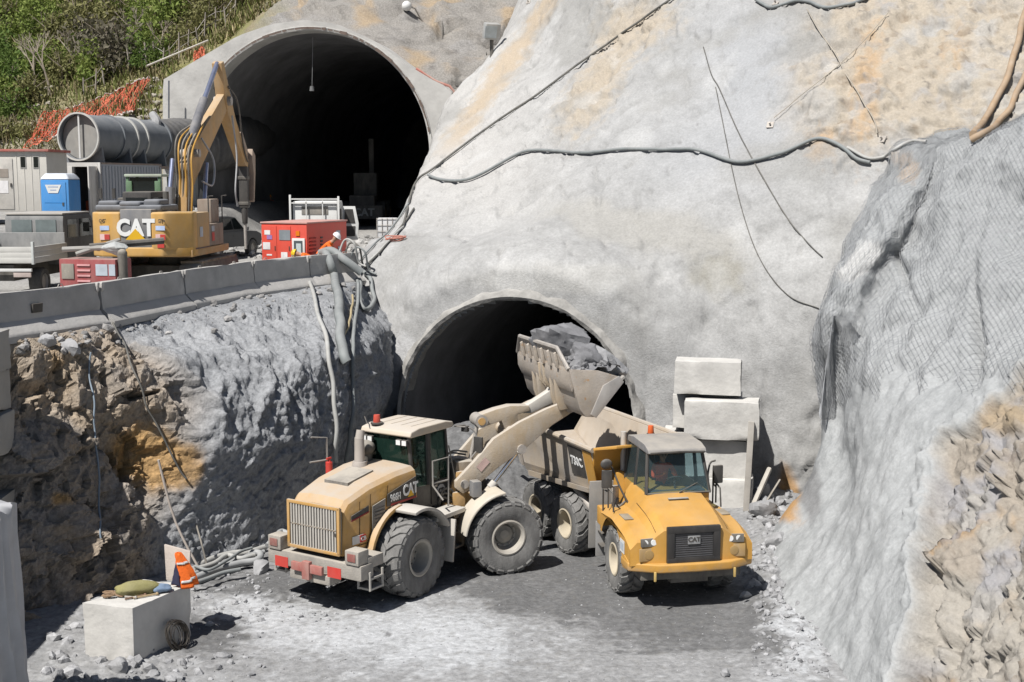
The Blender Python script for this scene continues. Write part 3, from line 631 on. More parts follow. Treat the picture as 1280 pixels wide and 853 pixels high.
# ================================================================ MACHINE HELPERS
YEL = M('machine_yellow', (.58, .29, .035), .45, var=.12, scale=1.6, dust=.16, top=.08, dcol=(.5, .42, .3), mud=1.35, chips=.05, bump=.06, bscale=14)
YELD = M('dusty_yellow', (.58, .31, .055), .55, var=.15, dust=.30, top=.62, dcol=(.50, .43, .35), bump=.2, bscale=12, mud=1.7, chips=.08, chipcol=(.16, .09, .04))
TAN = M('dust_caked_paint', (.45, .33, .19), .8, var=.15, scale=3, dust=.75, top=.5, dcol=(.50, .45, .385), bump=.25, chips=.25, chipcol=(.38, .2, .05))
BLK = M('machine_black', (.022, .022, .024), .5, var=.2, dust=.12, top=.25)
BLKD = M('dusty_black', (.035, .034, .033), .7, var=.2, dust=.3, top=.5)
GRYP = M('grey_plastic', (.13, .14, .16), .7, dust=.3, top=.4)
CHASSIS = M('greasy_chassis', (.16, .10, .045), .7, var=.4, scale=4, dust=.4, top=.5)
STEEL = M('worn_steel', (.42, .39, .36), .5, .3, var=.25, scale=4, dust=.35, bump=.2, chips=.25, chipcol=(.36, .2, .08))
CHROME = M('chrome_rod', (.85, .85, .86), .12, 1.0, var=.03)
RUB = M('tyre_rubber', (.075, .073, .07), .88, var=.25, scale=5, dust=.8, top=.2, dcol=(.24, .235, .225), bump=.3)
RIMT = M('rim_tan', (.50, .46, .39), .75, var=.2, scale=4, dust=.5, chips=.3, dcol=(.36, .34, .31))
RIMY = M('rim_cream', (.55, .47, .33), .7, var=.12, dust=.4)
WHITE = M('white_paint', (.74, .74, .72), .5, var=.06, dust=.12)
LETW = M('white_letters', (.80, .80, .78), .5, var=.05)
LETY = M('triangle_yellow', (.72, .42, .02), .5, var=.04)
REDM = M('signal_red', (.55, .035, .025), .5, var=.1, dust=.08)
CREAM = M('cream_roof', (.60, .50, .37), .65, var=.1, dust=.35, top=.35, dcol=(.56, .52, .47))
def glassmat(name, tint, alpha=.45, rough=.04):
    if name in MATS: return MATS[name]
    m = bpy.data.materials.new(name); m.use_nodes = True; nt = m.node_tree; b = nt.nodes['Principled BSDF']
    b.inputs['Base Color'].default_value = (*tint, 1); b.inputs['Roughness'].default_value = rough; b.inputs['Specular IOR Level'].default_value = .6
    tr = nn(nt, 'ShaderNodeBsdfTransparent'); tr.inputs[0].default_value = tuple(min(1, .55+2.2*c) for c in tint)+(1,)
    mx = nn(nt, 'ShaderNodeMixShader'); mx.inputs[0].default_value = alpha; nt.links.new(tr.outputs[0], mx.inputs[1]); nt.links.new(b.outputs[0], mx.inputs[2])
    nt.links.new(mx.outputs[0], nt.nodes['Material Output'].inputs[0]); MATS[name] = m; return m
GLASS = glassmat('cab_glass', (.03, .07, .055), .34); GLASSC = glassmat('clear_glass', (.12, .16, .17), .18); GLASSD = glassmat('dark_glass', (.015, .02, .02), .8)
LAMPG = M('lamp_lens', (.8, .8, .78), .15, var=.03); ORANGE = M('orange_lens', (.75, .22, .02), .3, var=.05)
HOSEB = M('black_hose', (.03, .03, .03), .6, dust=.3, top=.3)
HV = M('hi_vis_orange', (.85, .16, .02), .8, var=.08, bump=.3); SKIN = M('skin', (.45, .26, .18), .6, var=.06); DENIM = M('navy_cloth', (.03, .04, .07), .9, var=.2, bump=.3)
BOOT = M('boot_leather', (.06, .045, .035), .8); SILVERT = M('reflective_tape', (.62, .62, .6), .4, var=.04)

def text(name, body, size, mat, parent, loc, right, up, ext=.006, bold=.0, squeeze=1.0):
    cu = bpy.data.curves.new(name, 'FONT'); cu.body = body; cu.size = size; cu.extrude = ext; cu.align_x = 'CENTER'; cu.align_y = 'CENTER'; cu.offset = bold
    cu.resolution_u = 3
    t = bpy.data.objects.new(name, cu); COL.objects.link(t)
    me = bpy.data.meshes.new_from_object(t.evaluated_get(bpy.context.evaluated_depsgraph_get()))
    bpy.data.objects.remove(t)
    r = Vector(right).normalized(); u_ = Vector(up); u_ = (u_-r*u_.dot(r)).normalized(); nrm = r.cross(u_)
    me.transform(Matrix.Diagonal((squeeze, 1, 1, 1)))
    me.transform(Matrix(((r.x, u_.x, nrm.x, loc[0]), (r.y, u_.y, nrm.y, loc[1]), (r.z, u_.z, nrm.z, loc[2]), (0, 0, 0, 1))))
    return new_obj(name, me, mat, parent)
def sticker(name, c, right, up, wd, ht, mat, parent, th=.004):
    r = Vector(right).normalized(); u_ = Vector(up); u_ = (u_-r*u_.dot(r)).normalized(); n_ = r.cross(u_); c = Vector(c)
    b = MB(); b.prism([c-r*wd/2-u_*ht/2, c+r*wd/2-u_*ht/2, c+r*wd/2+u_*ht/2, c-r*wd/2+u_*ht/2], n_*th); return b.build(name, mat, parent)
def triangle(name, c, right, up, wd, ht, mat, parent, th=.008):
    r = Vector(right).normalized(); u_ = Vector(up); u_ = (u_-r*u_.dot(r)).normalized(); n_ = r.cross(u_); c = Vector(c)
    b = MB(); b.prism([c-r*wd/2, c+r*wd/2, c+u_*ht], n_*th); return b.build(name, mat, parent)
def X4(loc=(0, 0, 0), rz=0.0): return Matrix.Translation(Vector(loc)) @ Matrix.Rotation(rz, 4, 'Z')
def smooth_pts(pts, n=24):
    A = catmull(np.array([list(p) for p in pts]), n); return [Vector(p) for p in A]
def hose(pts, r, name, mat, parent=None, n=6, k=24, xf=None):
    b = MB(xf); b.tube(smooth_pts(pts, k), r, n); return b.build(name, mat, parent, ang=80)

def big_wheel(parent, c, side, rad, wid, rimr, rimmat, xf, lugs=22, rot=0.0, tyremat=None, lugd=.045, slant=.55):
    """tyre with chevron lugs; rim, hub and bolts as its own pieces. side = +1/-1: which way the outer face looks (along local y)"""
    tyremat = tyremat or RUB
    c = Vector(c); h = wid/2; ax = (0, side, 0); ri = rimr
    b = MB(xf)
    b.lathe([(ri, -h*.8), (ri+.06, -h*.9), (ri+.20, -h*1.0), (rad*.83, -h*1.02), (rad*.93, -h*.95), (rad-lugd, -h*.82), (rad-lugd, h*.82), (rad*.93, h*.95), (rad*.83, h*1.02), (ri+.20, h*1.0), (ri+.06, h*.9), (ri, h*.8)], c, ax, 44)
    for k in range(lugs):
        for sd in (-1, 1):
            t0 = 2*math.pi*(k+(.5 if sd > 0 else 0))/lugs+rot; dt = 2*math.pi/lugs
            def pt(tt, yy, rr): return c+Vector((rr*math.cos(tt), yy, rr*math.sin(tt)))
            sl = slant*dt; wd = dt*.32
            q = []
            for (rr) in (rad-lugd*1.1, rad):
                f = 1.0 if rr < rad else .86
                q.append([pt(t0-wd*f+sl, sd*h*.02, rr), pt(t0+wd*f+sl, sd*h*.02, rr), pt(t0+wd*f, sd*h*.55, rr), pt(t0+wd*f*1.1-sl*.3, sd*h*.97, rr-.03), pt(t0-wd*f*1.1-sl*.3, sd*h*.97, rr-.03), pt(t0-wd*f, sd*h*.55, rr)])
            b.add(q[0]+q[1], [(0, 1, 2, 5), (5, 2, 3, 4), (6, 7, 8, 11), (11, 8, 9, 10)]+[(i, (i+1) % 6, 6+(i+1) % 6, 6+i) for i in range(6)])
            q2 = [pt(t0-wd-sl*.3, sd*h*.93, rad-.05), pt(t0+wd-sl*.3, sd*h*.93, rad-.05), pt(t0+wd-sl*.35, sd*h*1.06, rad*.88), pt(t0-wd-sl*.35, sd*h*1.06, rad*.88)]
            q3 = [p+(c-p).normalized()*.06 for p in q2]
            b.add(q2+q3, [(0, 1, 2, 3), (0, 4, 5, 1), (1, 5, 6, 2), (2, 6, 7, 3), (3, 7, 4, 0)])
    tyre = b.build('wheel', tyremat, parent, ang=30)
    b = MB(xf); b.lathe([(ri*.98, -h*.7), (ri*.98, h*.62), (ri+.045, h*.93), (ri+.01, h*.96), (ri-.035, h*.85), (ri-.05, h*.2), (ri-.08, -h*.10), (ri*.62, -h*.22), (ri*.55, -h*.05), (ri*.34, h*.0), (ri*.28, h*.06), (0.001, h*.06)], c, ax, 40)
    b.build('rim', rimmat, tyre, ang=35)
    b = MB(xf)
    for k in range(12):
        t = 2*math.pi*k/12; p = c+Vector((ri*.72*math.cos(t), 0, ri*.72*math.sin(t))); b.cyl(p+Vector(ax)*(-h*.25), p+Vector(ax)*(-h*.05), .022, n=6)
    o = b.build('wheel_bolts', STEEL, tyre); o['kind'] = 'stuff'
    return tyre
def rock(name, c, r, mat, seed, sc=(1, 1, 1), rot=(0, 0, 0), n=40, parent=None, rough=.28):
    """an angular boulder: a sphere of rays cut by random planes"""
    rnd = np.random.RandomState(seed); V = []; F = []; m = n//2
    dirs = []
    for i in range(m+1):
        ph = math.pi*i/m
        for k in range(n):
            t = 2*math.pi*k/n; dirs.append((math.sin(ph)*math.cos(t), math.sin(ph)*math.sin(t), math.cos(ph)))
    D = np.array(dirs); pl = rnd.normal(size=(15, 3)); pl /= np.linalg.norm(pl, axis=1)[:, None]; dist = rnd.uniform(.55, 1.0, 15)
    dots = D @ pl.T; rr = np.where(dots > .05, dist/np.maximum(dots, .05), 9).min(1); rr = np.minimum(rr, 1.25)
    rr = rr*(1+rough*.55*fbm(D+seed, 2.2, 5, s=seed)+.06*facet(D, 4.0, s=seed)[0]); Pn = D*rr[:, None]*r*np.array(sc)
    mt = Euler(rot).to_matrix(); b = MB(); V = [mt @ Vector(p)+Vector(c) for p in Pn]
    for i in range(m):
        for k in range(n): F.append((i*n+k, (i+1)*n+k, (i+1)*n+(k+1) % n, i*n+(k+1) % n))
    b.add(V, F); return b.build(name, mat, parent, ang=28)
STONE = M('grey_stone', (.30, .30, .305), .9, var=.3, scale=3, dust=.3, dcol=(.42, .42, .42), bump=.6, bscale=9)
STONED = M('dark_stone', (.165, .165, .172), .85, var=.35, scale=2.5, dust=.25, dcol=(.33, .33, .34), bump=.6, bscale=8)

# ---------------------------------------------------------------- people
def person(name, label, joints, mats, loc, rz=0.0, scale=1.0, curl=.6, face=True):
    """joints: dict of world-ish local points; one skinned body; mats: function(bone)->material index list"""
    root = empty(name, label, 'person', loc, rz); root.scale = (scale,)*3
    J = {k: Vector(p) for k, p in joints.items()}
    names = []; verts = []; rad = []; edges = []; bone = []
    def v_(k, p, r): names.append(k); verts.append(Vector(p)); rad.append(r); return len(verts)-1
    rr = dict(pelvis=.155, waist=.14, chest=.17, neckb=.085, neck=.058, headb=.085, head=.10, top=.075)
    def chain(prev, keys, rads):
        for k, r in zip(keys, rads):
            i = v_(k, J[k], r)
            if prev is not None: edges.append((prev, i))
            prev = i
        return prev
    p0 = v_('pelvis', J['pelvis'], .15)
    ch = chain(p0, ['waist', 'chest'], [.14, .165]); nk = chain(ch, ['neckb', 'neck', 'headb', 'head', 'top'], [.09, .055, .085, .102, .07])
    idx = {k: i for i, k in enumerate(names)}
    for s_ in ('l', 'r'):
        hp = chain(p0, ['hip'+s_, 'knee'+s_, 'ank'+s_, 'toe'+s_], [.105, .066, .048, .042])
        w_ = chain(ch, ['sh'+s_, 'elb'+s_, 'wr'+s_], [.075, .047, .033])
        wr = J['wr'+s_]; d = (wr-J['elb'+s_]).normalized(); side = d.cross(Vector((0, 0, 1))); side = side.normalized() if side.length > .1 else Vector((1, 0, 0)); dn = d.cross(side)
        pm = v_('hand'+s_, wr+d*.055, .034); edges.append((w_, pm))
        for q, (off, L) in enumerate(((-.03, .07), (-.01, .08), (.01, .075), (.03, .06))):
            k0 = v_('hand'+s_, wr+d*.095+side*off, .010); edges.append((pm, k0)); k1 = v_('hand'+s_, wr+d*(.095+L*.55)+side*off+dn*(-L*.4*curl), .009); edges.append((k0, k1))
            k2 = v_('hand'+s_, wr+d*(.095+L*.6)+side*off+dn*(-L*(.4*curl+.5)), .008); edges.append((k1, k2))
        t0 = v_('hand'+s_, wr+d*.05+side*(-.045), .011); edges.append((pm, t0)); t1 = v_('hand'+s_, wr+d*.09+side*(-.06)-dn*.03, .009); edges.append((t0, t1))
    me = bpy.data.meshes.new(name+'_body'); me.from_pydata([tuple(q) for q in verts], edges, []); o = bpy.data.objects.new('body', me); COL.objects.link(o)
    sk_ = o.modifiers.new('s', 'SKIN'); me.skin_vertices[0].data[0].use_root = True
    for i, r in enumerate(rad):
        fx = 1.0
        if names[i] in ('chest', 'waist', 'pelvis'): me.skin_vertices[0].data[i].radius = (r*1.0, r*.78)
        else: me.skin_vertices[0].data[i].radius = (r, r)
    sb = o.modifiers.new('u', 'SUBSURF'); sb.levels = 2; sb.render_levels = 2
    ev = o.evaluated_get(bpy.context.evaluated_depsgraph_get()); m2 = bpy.data.meshes.new_from_object(ev); bpy.data.objects.remove(o)
    body = new_obj('body', m2, mats['list'], root)
    Vn = np.array([list(q) for q in verts]); cent = np.zeros(len(m2.polygons)*3); m2.polygons.foreach_get('center', cent); cent = cent.reshape(-1, 3)
    A = Vn[[e[0] for e in edges]]; B = Vn[[e[1] for e in edges]]; AB = B-A; L2 = (AB**2).sum(1)+1e-9
    t = np.clip(((cent[:, None]-A[None])*AB[None]).sum(2)/L2[None], 0, 1); dd = ((cent[:, None]-(A[None]+t[..., None]*AB[None]))**2).sum(2); be = dd.argmin(1)
    mi = []
    for e in be:
        mi.append(mats['map'](names[edges[e][1]]))
    m2.polygons.foreach_set('material_index', np.array(mi, dtype=np.int32)); m2.polygons.foreach_set('use_smooth', np.ones(len(mi), dtype=bool)); m2.update()
    up = (J['top']-J['headb']).normalized(); fw = J['look']; fw = Vector(fw).normalized(); rt = fw.cross(up).normalized(); hd = J['head']
    if face:
        b = MB(); b.sphere(hd+fw*.102-up*.015, .018, 8, 6, (1, 1, 1.4)); b.build('nose', SKIN, body)
        for sx in (-1, 1):
            b = MB(); b.sphere(hd+fw*.090+up*.015+rt*(.035*sx), .013, 8, 6); b.build('eye', M('eye_dark', (.05, .04, .035), .3), body)
            b = MB(); b.sphere(hd+rt*(.10*sx)-fw*.01, .024, 8, 6, (.6, .8, 1.3)); b.build('ear', SKIN, body)
        b = MB(); b.box(hd+fw*.092-up*.055, (.035, .035, .008)); b.build('mouth', M('lips', (.3, .12, .1), .6), body)
    return root, body, J, (up, fw, rt)
def helmet(mat, J, fr, parent):
    up, fw, rt = fr; c = J['head']+up*.035; b = MB(); V = []; F = []; n = 18; m = 7
    for i in range(m+1):
        ph = (math.pi/2)*i/m
        for k in range(n):
            t = 2*math.pi*k/n; V.append(c+fw*(.145*math.sin(ph)*math.cos(t))+rt*(.125*math.sin(ph)*math.sin(t))+up*(.135*math.cos(ph)))
    for k in range(n):
        t = 2*math.pi*k/n; e = .185 if math.cos(t) > .5 else .15; V.append(c+fw*(e*math.cos(t))+rt*(.145*math.sin(t))-up*.012)
    for i in range(m+1):
        for k in range(n): F.append((i*n+k, (i+1)*n+k, (i+1)*n+(k+1) % n, i*n+(k+1) % n))
    b.add(V, F); return b.build('helmet', mat, parent, ang=60)
def work_map(k):
    if k in ('neck', 'headb', 'head', 'top'): return 1
    if k.startswith('hand'): return 3
    if k.startswith('knee') or k.startswith('ank') or k.startswith('hip'): return 2
    if k.startswith('toe'): return 4
    return 0

# ================================================================ WHEEL LOADER
LS = 1.0; RH, FH = R(33), R(69)
rz = math.pi/2-RH
ld = empty('wheel_loader', 'dusty yellow wheel loader lifting a full bucket of rock, seen from behind', 'wheel loader', (0, 0, 0), rz)
ld.scale = (LS,)*3
g = G(528, 747); off = Matrix.Rotation(rz, 3, 'Z') @ Vector((-1.725, -1.44, 0))*LS
ld.location = (g.x-off.x, g.y-off.y, 0)
ID = Matrix.Identity(4); FX = Matrix.Rotation(RH-FH, 4, 'Z'); FA = FX @ Matrix.Scale(.9, 4)
for x, sd, m_ in ((-1.725, -1, ID), (-1.725, 1, ID), (1.725, -1, FX), (1.725, 1, FX)):
    big_wheel(ld, (x, 1.11*sd, .87), sd, .875, .66, .365, RIMT, m_, lugs=20, rot=.1 if x > 0 else .3)
# rear half
b = MB(); b.bb(-3.224, -.35, -.42, .42, .62, 1.35); b.cyl((-1.725, -.95, .87), (-1.725, .95, .87), .24, n=14); b.bb(-.5, .15, -.25, .25, .5, .75); b.bb(-.5, .15, -.25, .25, 1.25, 1.5); b.build('rear_frame', CHASSIS, ld, .02)
def arch(cx, cz, r, a0, a1, n=9): return [(cx+r*math.cos(R(a0+(a1-a0)*k/n)), cz+r*math.sin(R(a0+(a1-a0)*k/n))) for k in range(n+1)]
prof = [(-3.474, 1.22), (-3.396, 2.18), (-3.263, 2.33), (-2.6, 2.52), (-1.75, 2.64), (-1.12, 2.66), (-1.08, 1.98)] + arch(-1.725, .87, 1.10, 80, 172)[1:] + [(-2.803, 1.22)]
# hood as lofted sections across the width so that its shoulders are rounded
b = MB(); ysec = [(-.83, .0, .06), (-.80, .05, .02), (-.70, .11, 0), (-.35, .14, 0), (0, .15, 0), (.35, .14, 0), (.70, .11, 0), (.80, .05, .02), (.83, .0, .06)]
V = []; n = len(prof)
for (yy, dz, inset) in ysec:
    for i, (x, z) in enumerate(prof):
        taper = 1-.13*max(0, min(1, (-x-1.6)/1.8)); top = 2 <= i <= 5 or i == 1
        V.append((x+(inset if x < -2.9 else 0), yy*taper, z+(dz-.10 if top else 0)-(inset if top else 0)))
F = [tuple(range(n-1, -1, -1)), tuple(range((len(ysec)-1)*n, len(ysec)*n))]
for a in range(len(ysec)-1):
    for i in range(n): F.append((a*n+i, a*n+(i+1) % n, (a+1)*n+(i+1) % n, (a+1)*n+i))
b.add(V, F); hood = b.build('hood', YELD, ld, ang=32)
b = MB(); b.bb(-3.146+.35, -1.95, -.32, .32, 2.52, 2.6); b.v = [p+Vector((0, 0, (p.x+2.45)*.14+.02)) for p in b.v]; b.build('hood_vent', M('vent_mesh', (.10, .10, .10), .8, dust=.5, top=.45), hood)
b = MB(); b.bb(-3.509, -3.442, -.70, .70, 1.27, 2.22); gf = b.build('grille', M('grille_back', (.12, .115, .11), .8, dust=.5), ld, .01)
for (c, s) in (((-3.516, -.68, 1.745), (.06, .07, 1.0)), ((-3.516, .68, 1.745), (.06, .07, 1.0)), ((-3.516, 0, 2.22), (.06, 1.42, .07)), ((-3.516, 0, 1.27), (.06, 1.42, .07))):
    b = MB(); b.box(c, s); b.build('grille_frame', YELD, gf, .012)
for k in range(17):
    b = MB(); yy = -.60+1.2*k/16; b.bb(-3.536, -3.516, yy-.018, yy+.018, 1.31, 2.185); b.build('slat', M('dusty_slat', (.50, .48, .44), .7, dust=.4), gf)
b = MB(); b.bb(-3.536, -3.509, -.62, .62, 1.74, 1.765); b.build('grille_bar', CHASSIS, gf)
b = MB(); b.cyl((-3.536, -.60, 1.68), (-3.552, -.60, 1.68), .035, n=8); b.build('grille_latch', BLK, gf)
# counterweight with light boxes
b = MB(); b.plate([(-1.28, .80), (1.28, .80), (1.28, 1.12), (-1.28, 1.12)], -3.708, -3.146); b.v = [Vector((p.x+(.16 if abs(p.y) > 1 and p.x < -3.614 else 0), p.y, p.z)) for p in b.v]; b.bb(-3.676, -3.302, -.55, .55, .62, .82)
bp = b.build('counterweight', M('dusty_bumper', (.27, .255, .235), .85, var=.2, dust=.5, top=.5, bump=.3), ld, .035)
for sd in (-1, 1):
    b = MB(); b.bb(-3.583, -3.24, sd*.88, sd*1.24, 1.12, 1.42); lb = b.build('light_box', M('dusty_bumper', (0, 0, 0)), ld, .03)
    b = MB(); b.bb(-3.602, -3.583, sd*.96, sd*1.17, 1.2, 1.36); b.build('tail_light', M('dark_red_lens', (.22, .03, .025), .4, dust=.3), lb, .006)
    sticker('reflector', (-3.719, sd*.72, .95), (0, -1, 0), (0, 0, 1), .36, .22, REDM, bp, .012)
b = MB(); b.bb(-3.77, -3.692, -.42, .42, .84, 1.02); b.bb(-3.801, -3.692, -.10, .10, .70, 1.08); b.build('tow_hitch', M('worn_red', (.36, .06, .05), .7, dust=.4), ld, .015)
# side panels, stickers and lettering (right-hand side)
RT, UPV = (1, 0, 0), (0, 0, 1)
hp = MB(); hp.side([(-2.12, 1.99), (-1.13, 1.985), (-1.13, 2.46), (-2.12, 2.26)], -.846, -.832); pl = hp.build('side_panel', BLK, ld)
b = MB(); b.side([(-2.02, 1.99), (-1.13, 1.985), (-1.13, 2.03), (-2.02, 2.035)], -.852, -.846); b.build('stripe', M('dark_red_stripe', (.3, .03, .03), .5), pl)
text('lettering', '966H', .215, LETW, pl, (-1.86, -.852, 2.145), RT, UPV, bold=.004, squeeze=.74)
text('lettering', 'CAT', .33, LETW, pl, (-1.34, -.852, 2.21), RT, UPV, bold=.012, squeeze=.80)
triangle('triangle_mark', (-1.34, -.856, 2.06), RT, UPV, .22, .15, LETY, pl)
b = MB(); b.side([(-2.616, 1.30), (-2.20, 1.62), (-2.16, 2.18), (-2.58, 2.10)], -.818, -.80); vt = b.build('side_vent', M('vent_mesh', (0, 0, 0)), ld)
for k in range(9):
    z = 1.42+k*.075; b = MB(); b.bb(-2.56+max(0, (1.62-z))*.4, -2.2, -.832, -.818, z, z+.02); b.build('louvre', BLK, vt)
b = MB(); b.side([(-3.224, 2.02), (-2.662, 2.13), (-2.662, 1.98), (-3.224, 1.90)], -.775, -.76); pn = b.build('side_panel', BLK, ld); pn.rotation_euler.z = 0
b = MB(); b.side([(-3.224, 1.90), (-2.662, 1.98), (-2.662, 2.01), (-3.224, 1.935)], -.782, -.775); b.build('stripe', MATS['dark_red_stripe'], pn)
sticker('sticker', (-3.013, -.752, 1.48), (1, -.06, 0), UPV, .32, .17, WHITE, ld, .02); sticker('sticker', (-2.88, -.775, 1.48), (1, -.06, 0), UPV, .17, .15, REDM, ld, .02)
text('lettering', 'CB', .12, LETW, ld, (-2.88, -.80, 1.48), (1, -.06, 0), UPV, bold=.004)
SEAM = M('seam_dark', (.10, .06, .02), .8)
for sd in (-1, 1):
    for (p0_, p1_) in (((-2.64, 1.34), (-2.60, 2.36)), ((-2.1, 1.98), (-2.06, 2.44)), ((-2.64, 1.34), (-3.2, 1.34)), ((-2.95, 1.36), (-2.93, 2.26))):
        b = MB(); b.cyl((p0_[0], sd*(.832-.13*max(0, min(1, (-p0_[0]-1.6)/1.8))*.8), p0_[1]), (p1_[0], sd*(.832-.13*max(0, min(1, (-p1_[0]-1.6)/1.8))*.8), p1_[1]), .009, n=5); b.build('panel_seam', SEAM, hood)
# exhaust, air intake, rails, extinguisher
b = MB(); b.cyl((-1.75, .22, 2.6), (-1.75, .22, 2.78), .19, .15, 18); b.cyl((-1.75, .22, 2.75), (-1.75, .22, 3.30), .115, .105, 18); b.cyl((-1.75, .22, 3.25), (-1.70, .22, 3.46), .10, .09, 14, False); b.build('exhaust_stack', M('dull_pipe', (.40, .36, .33), .7, dust=.4), ld)
b = MB(); b.cyl((-1.32, .42, 2.6), (-1.32, .42, 2.9), .16, n=14); b.sphere((-1.32, .42, 2.98), .23, 16, 10, (1, 1, .75)); b.build('air_cleaner', BLKD, ld)
def rail(pts, name='handrail', r=.022, xf=None, mat=None, k=None): 
    b = MB(xf); b.tube([Vector(p) for p in pts] if k is None else smooth_pts(pts, k), r, 8); return b.build(name, mat or M('rail_grey', (.22, .21, .2), .6, dust=.4), ld, ang=60)
rail([(-1.95, .98, 2.3), (-1.95, .98, 3.25), (-2.3, 1.12, 3.3)]); rail([(-1.95, .98, 2.75), (-2.35, 1.12, 2.75)])
b = MB(); b.cyl((-2.05, .84, 2.42), (-2.05, .84, 2.74), .075, n=14); b.cyl((-2.05, .84, 2.74), (-2.05, .84, 2.80), .05, .02, 10); b.bb(-2.12, -1.98, .82, .86, 2.8, 2.84); b.build('fire_extinguisher', REDM, ld)
# cab
cx0, cx1, cy = -.95, .34, .62
lowc = MB(); lowc.side([(cx0, 1.55), (cx1, 1.55), (cx1+.05, 2.05), (cx0, 2.12)], -cy, cy); cab = lowc.build('cab', BLKD, ld, .03)
def post(p0, p1, r=.045): 
    b = MB(); b.cyl(p0, p1, r, n=8); return b.build('cab_pillar', BLK, ld)
zt = 3.28
for sd in (-1, 1):
    post((cx0, cy*sd, 2.1), (cx0-.10, (cy-.03)*sd, zt)); post((-.38, cy*sd, 2.1), (-.38, (cy-.03)*sd, zt), .075); post((cx1+.05, cy*sd, 2.0), (cx1-.02, (cy-.06)*sd, zt))
def quad(name, pts, mat, parent, th=.012):
    p = [Vector(q) for q in pts]; n_ = (p[1]-p[0]).cross(p[2]-p[0]).normalized()*th; b = MB(); b.prism(p, n_); return b.build(name, mat, parent)
quad('rear_window', [(cx0-.005, -.58, 2.14), (cx0-.005, .58, 2.14), (cx0-.10, .56, zt-.02), (cx0-.10, -.56, zt-.02)], GLASS, ld)
for sd in (-1, 1):
    quad('side_window', [(cx0+.06, cy*sd, 2.14), (-.46, cy*sd, 2.10), (-.46, (cy-.03)*sd, zt), (cx0-.03, (cy-.03)*sd, zt)], GLASS, ld)
    dr = quad('door', [(-.30, cy*sd*1.01, 1.62), (cx1, cy*sd*1.01, 1.62), (cx1+.02, (cy-.02)*sd*1.01, 2.12), (-.30, cy*sd*1.01, 2.12)], BLK, ld, .02)
    quad('door_glass', [(-.28, cy*sd*1.005, 2.14), (cx1, (cy-.01)*sd, 2.12), (cx1-.05, (cy-.05)*sd, zt), (-.28, (cy-.03)*sd, zt)], GLASS, dr)
    if sd < 0:
        b = MB(); b.cyl((.05, -cy*1.01-.03, 1.86), (.05, -cy*1.01-.016, 1.86), .155, n=24); em = b.build('door_emblem', M('emblem_grey', (.5, .5, .49), .6, dust=.3), dr)
        text('lettering', 'CB', .17, BLK, dr, (.05, -cy*1.01-.036, 1.86), RT, UPV, bold=.01)
        b = MB(); b.bb(-.24, -.12, -cy*1.01-.05, -cy*1.01-.02, 2.0, 2.04); b.build('handle', STEEL, dr)
quad('windscreen', [(cx1+.05, -.57, 2.08), (cx1+.05, .57, 2.08), (cx1-.02, .53, zt-.02), (cx1-.02, -.53, zt-.02)], GLASS, ld)
b = MB(); b.side([(-1.14, 3.30), (-1.09, 3.40), (-.8, 3.45), (.2, 3.45), (.46, 3.40), (.50, 3.33), (.46, 3.27), (-1.09, 3.27)], -.70, .70); roof = b.build('roof', CREAM, ld, .05, segs=3)
for yy in (-.42, -.14, .14, .42):
    b = MB(); b.bb(-.75, .2, yy-.012, yy+.012, 3.445, 3.46); b.build('roof_rib', CREAM, roof, .004)
b = MB(); b.cyl((-.92, .40, 3.45), (-.92, .40, 3.49), .14, n=16); b.build('beacon_base', BLK, roof)
b = MB(); b.cyl((-.92, .40, 3.49), (-.92, .40, 3.66), .085, .07, 16); b.build('beacon', M('beacon_red', (.55, .09, .06), .35, var=.05), roof, .01)
for yy in (-.56, -.40, .40, .56):
    b = MB(); b.box((-1.14, yy, 3.16), (.07, .14, .13)); wl = b.build('work_light', BLK, roof, .015)
    b = MB(); b.box((-1.182, yy, 3.16), (.012, .115, .105)); b.build('lens', LAMPG, wl)
for yy in (-.9, .9):
    b = MB(); b.box((.66, yy, 3.22), (.10, .17, .14)); wl = b.build('work_light', BLK, roof, .015)
    b = MB(); b.tube([(.42, yy*.85, 3.3), (.66, yy, 3.3)], .02); b.build('light_arm', BLK, wl)
hose([(-1.2, .45, 3.5), (-1.1, .6, 3.62), (-.9, .72, 3.5)], .012, 'aerial_cable', BLK, roof)
# cab interior
b = MB(); b.bb(-.85, -.35, -.25, .25, 1.9, 2.15); b.box((-.80, 0, 2.5), (.14, .46, .75), (0, -.12, 0)); b.build('seat', M('seat_cloth', (.05, .05, .055), .9), ld, .04)
b = MB(); b.tube([(.30, 0, 1.9), (.12, 0, 2.45)], .04); b.lathe([(.19, -.015), (.20, 0), (.19, .015), (.175, 0)], (.10, 0, 2.5), (-.6, 0, .8), 20, True); b.build('steering_wheel', BLK, ld)
rail([(-.62, -1.2, 1.86), (-.62, -.92, 2.15), (-.62, -.92, 2.70), (-.15, -1.0, 2.72), (-.15, -1.0, 1.6)], r=.022); rail([(-.62, -.92, 2.2), (-.15, -1.0, 2.2)])
rail([(.40, -.85, 1.4), (.36, -.82, 2.1), (.20, -.76, 2.9)], r=.016, mat=BLK, k=12)
# mirror arm
rail([(.45, -.78, 3.3), (.75, -1.05, 3.2), (.82, -1.15, 2.8), (.68, -1.05, 2.55)], 'mirror_arm', .018, k=14)
b = MB(); b.box((.80, -1.17, 2.85), (.07, .24, .38)); b.build('mirror', BLK, ld, .03)
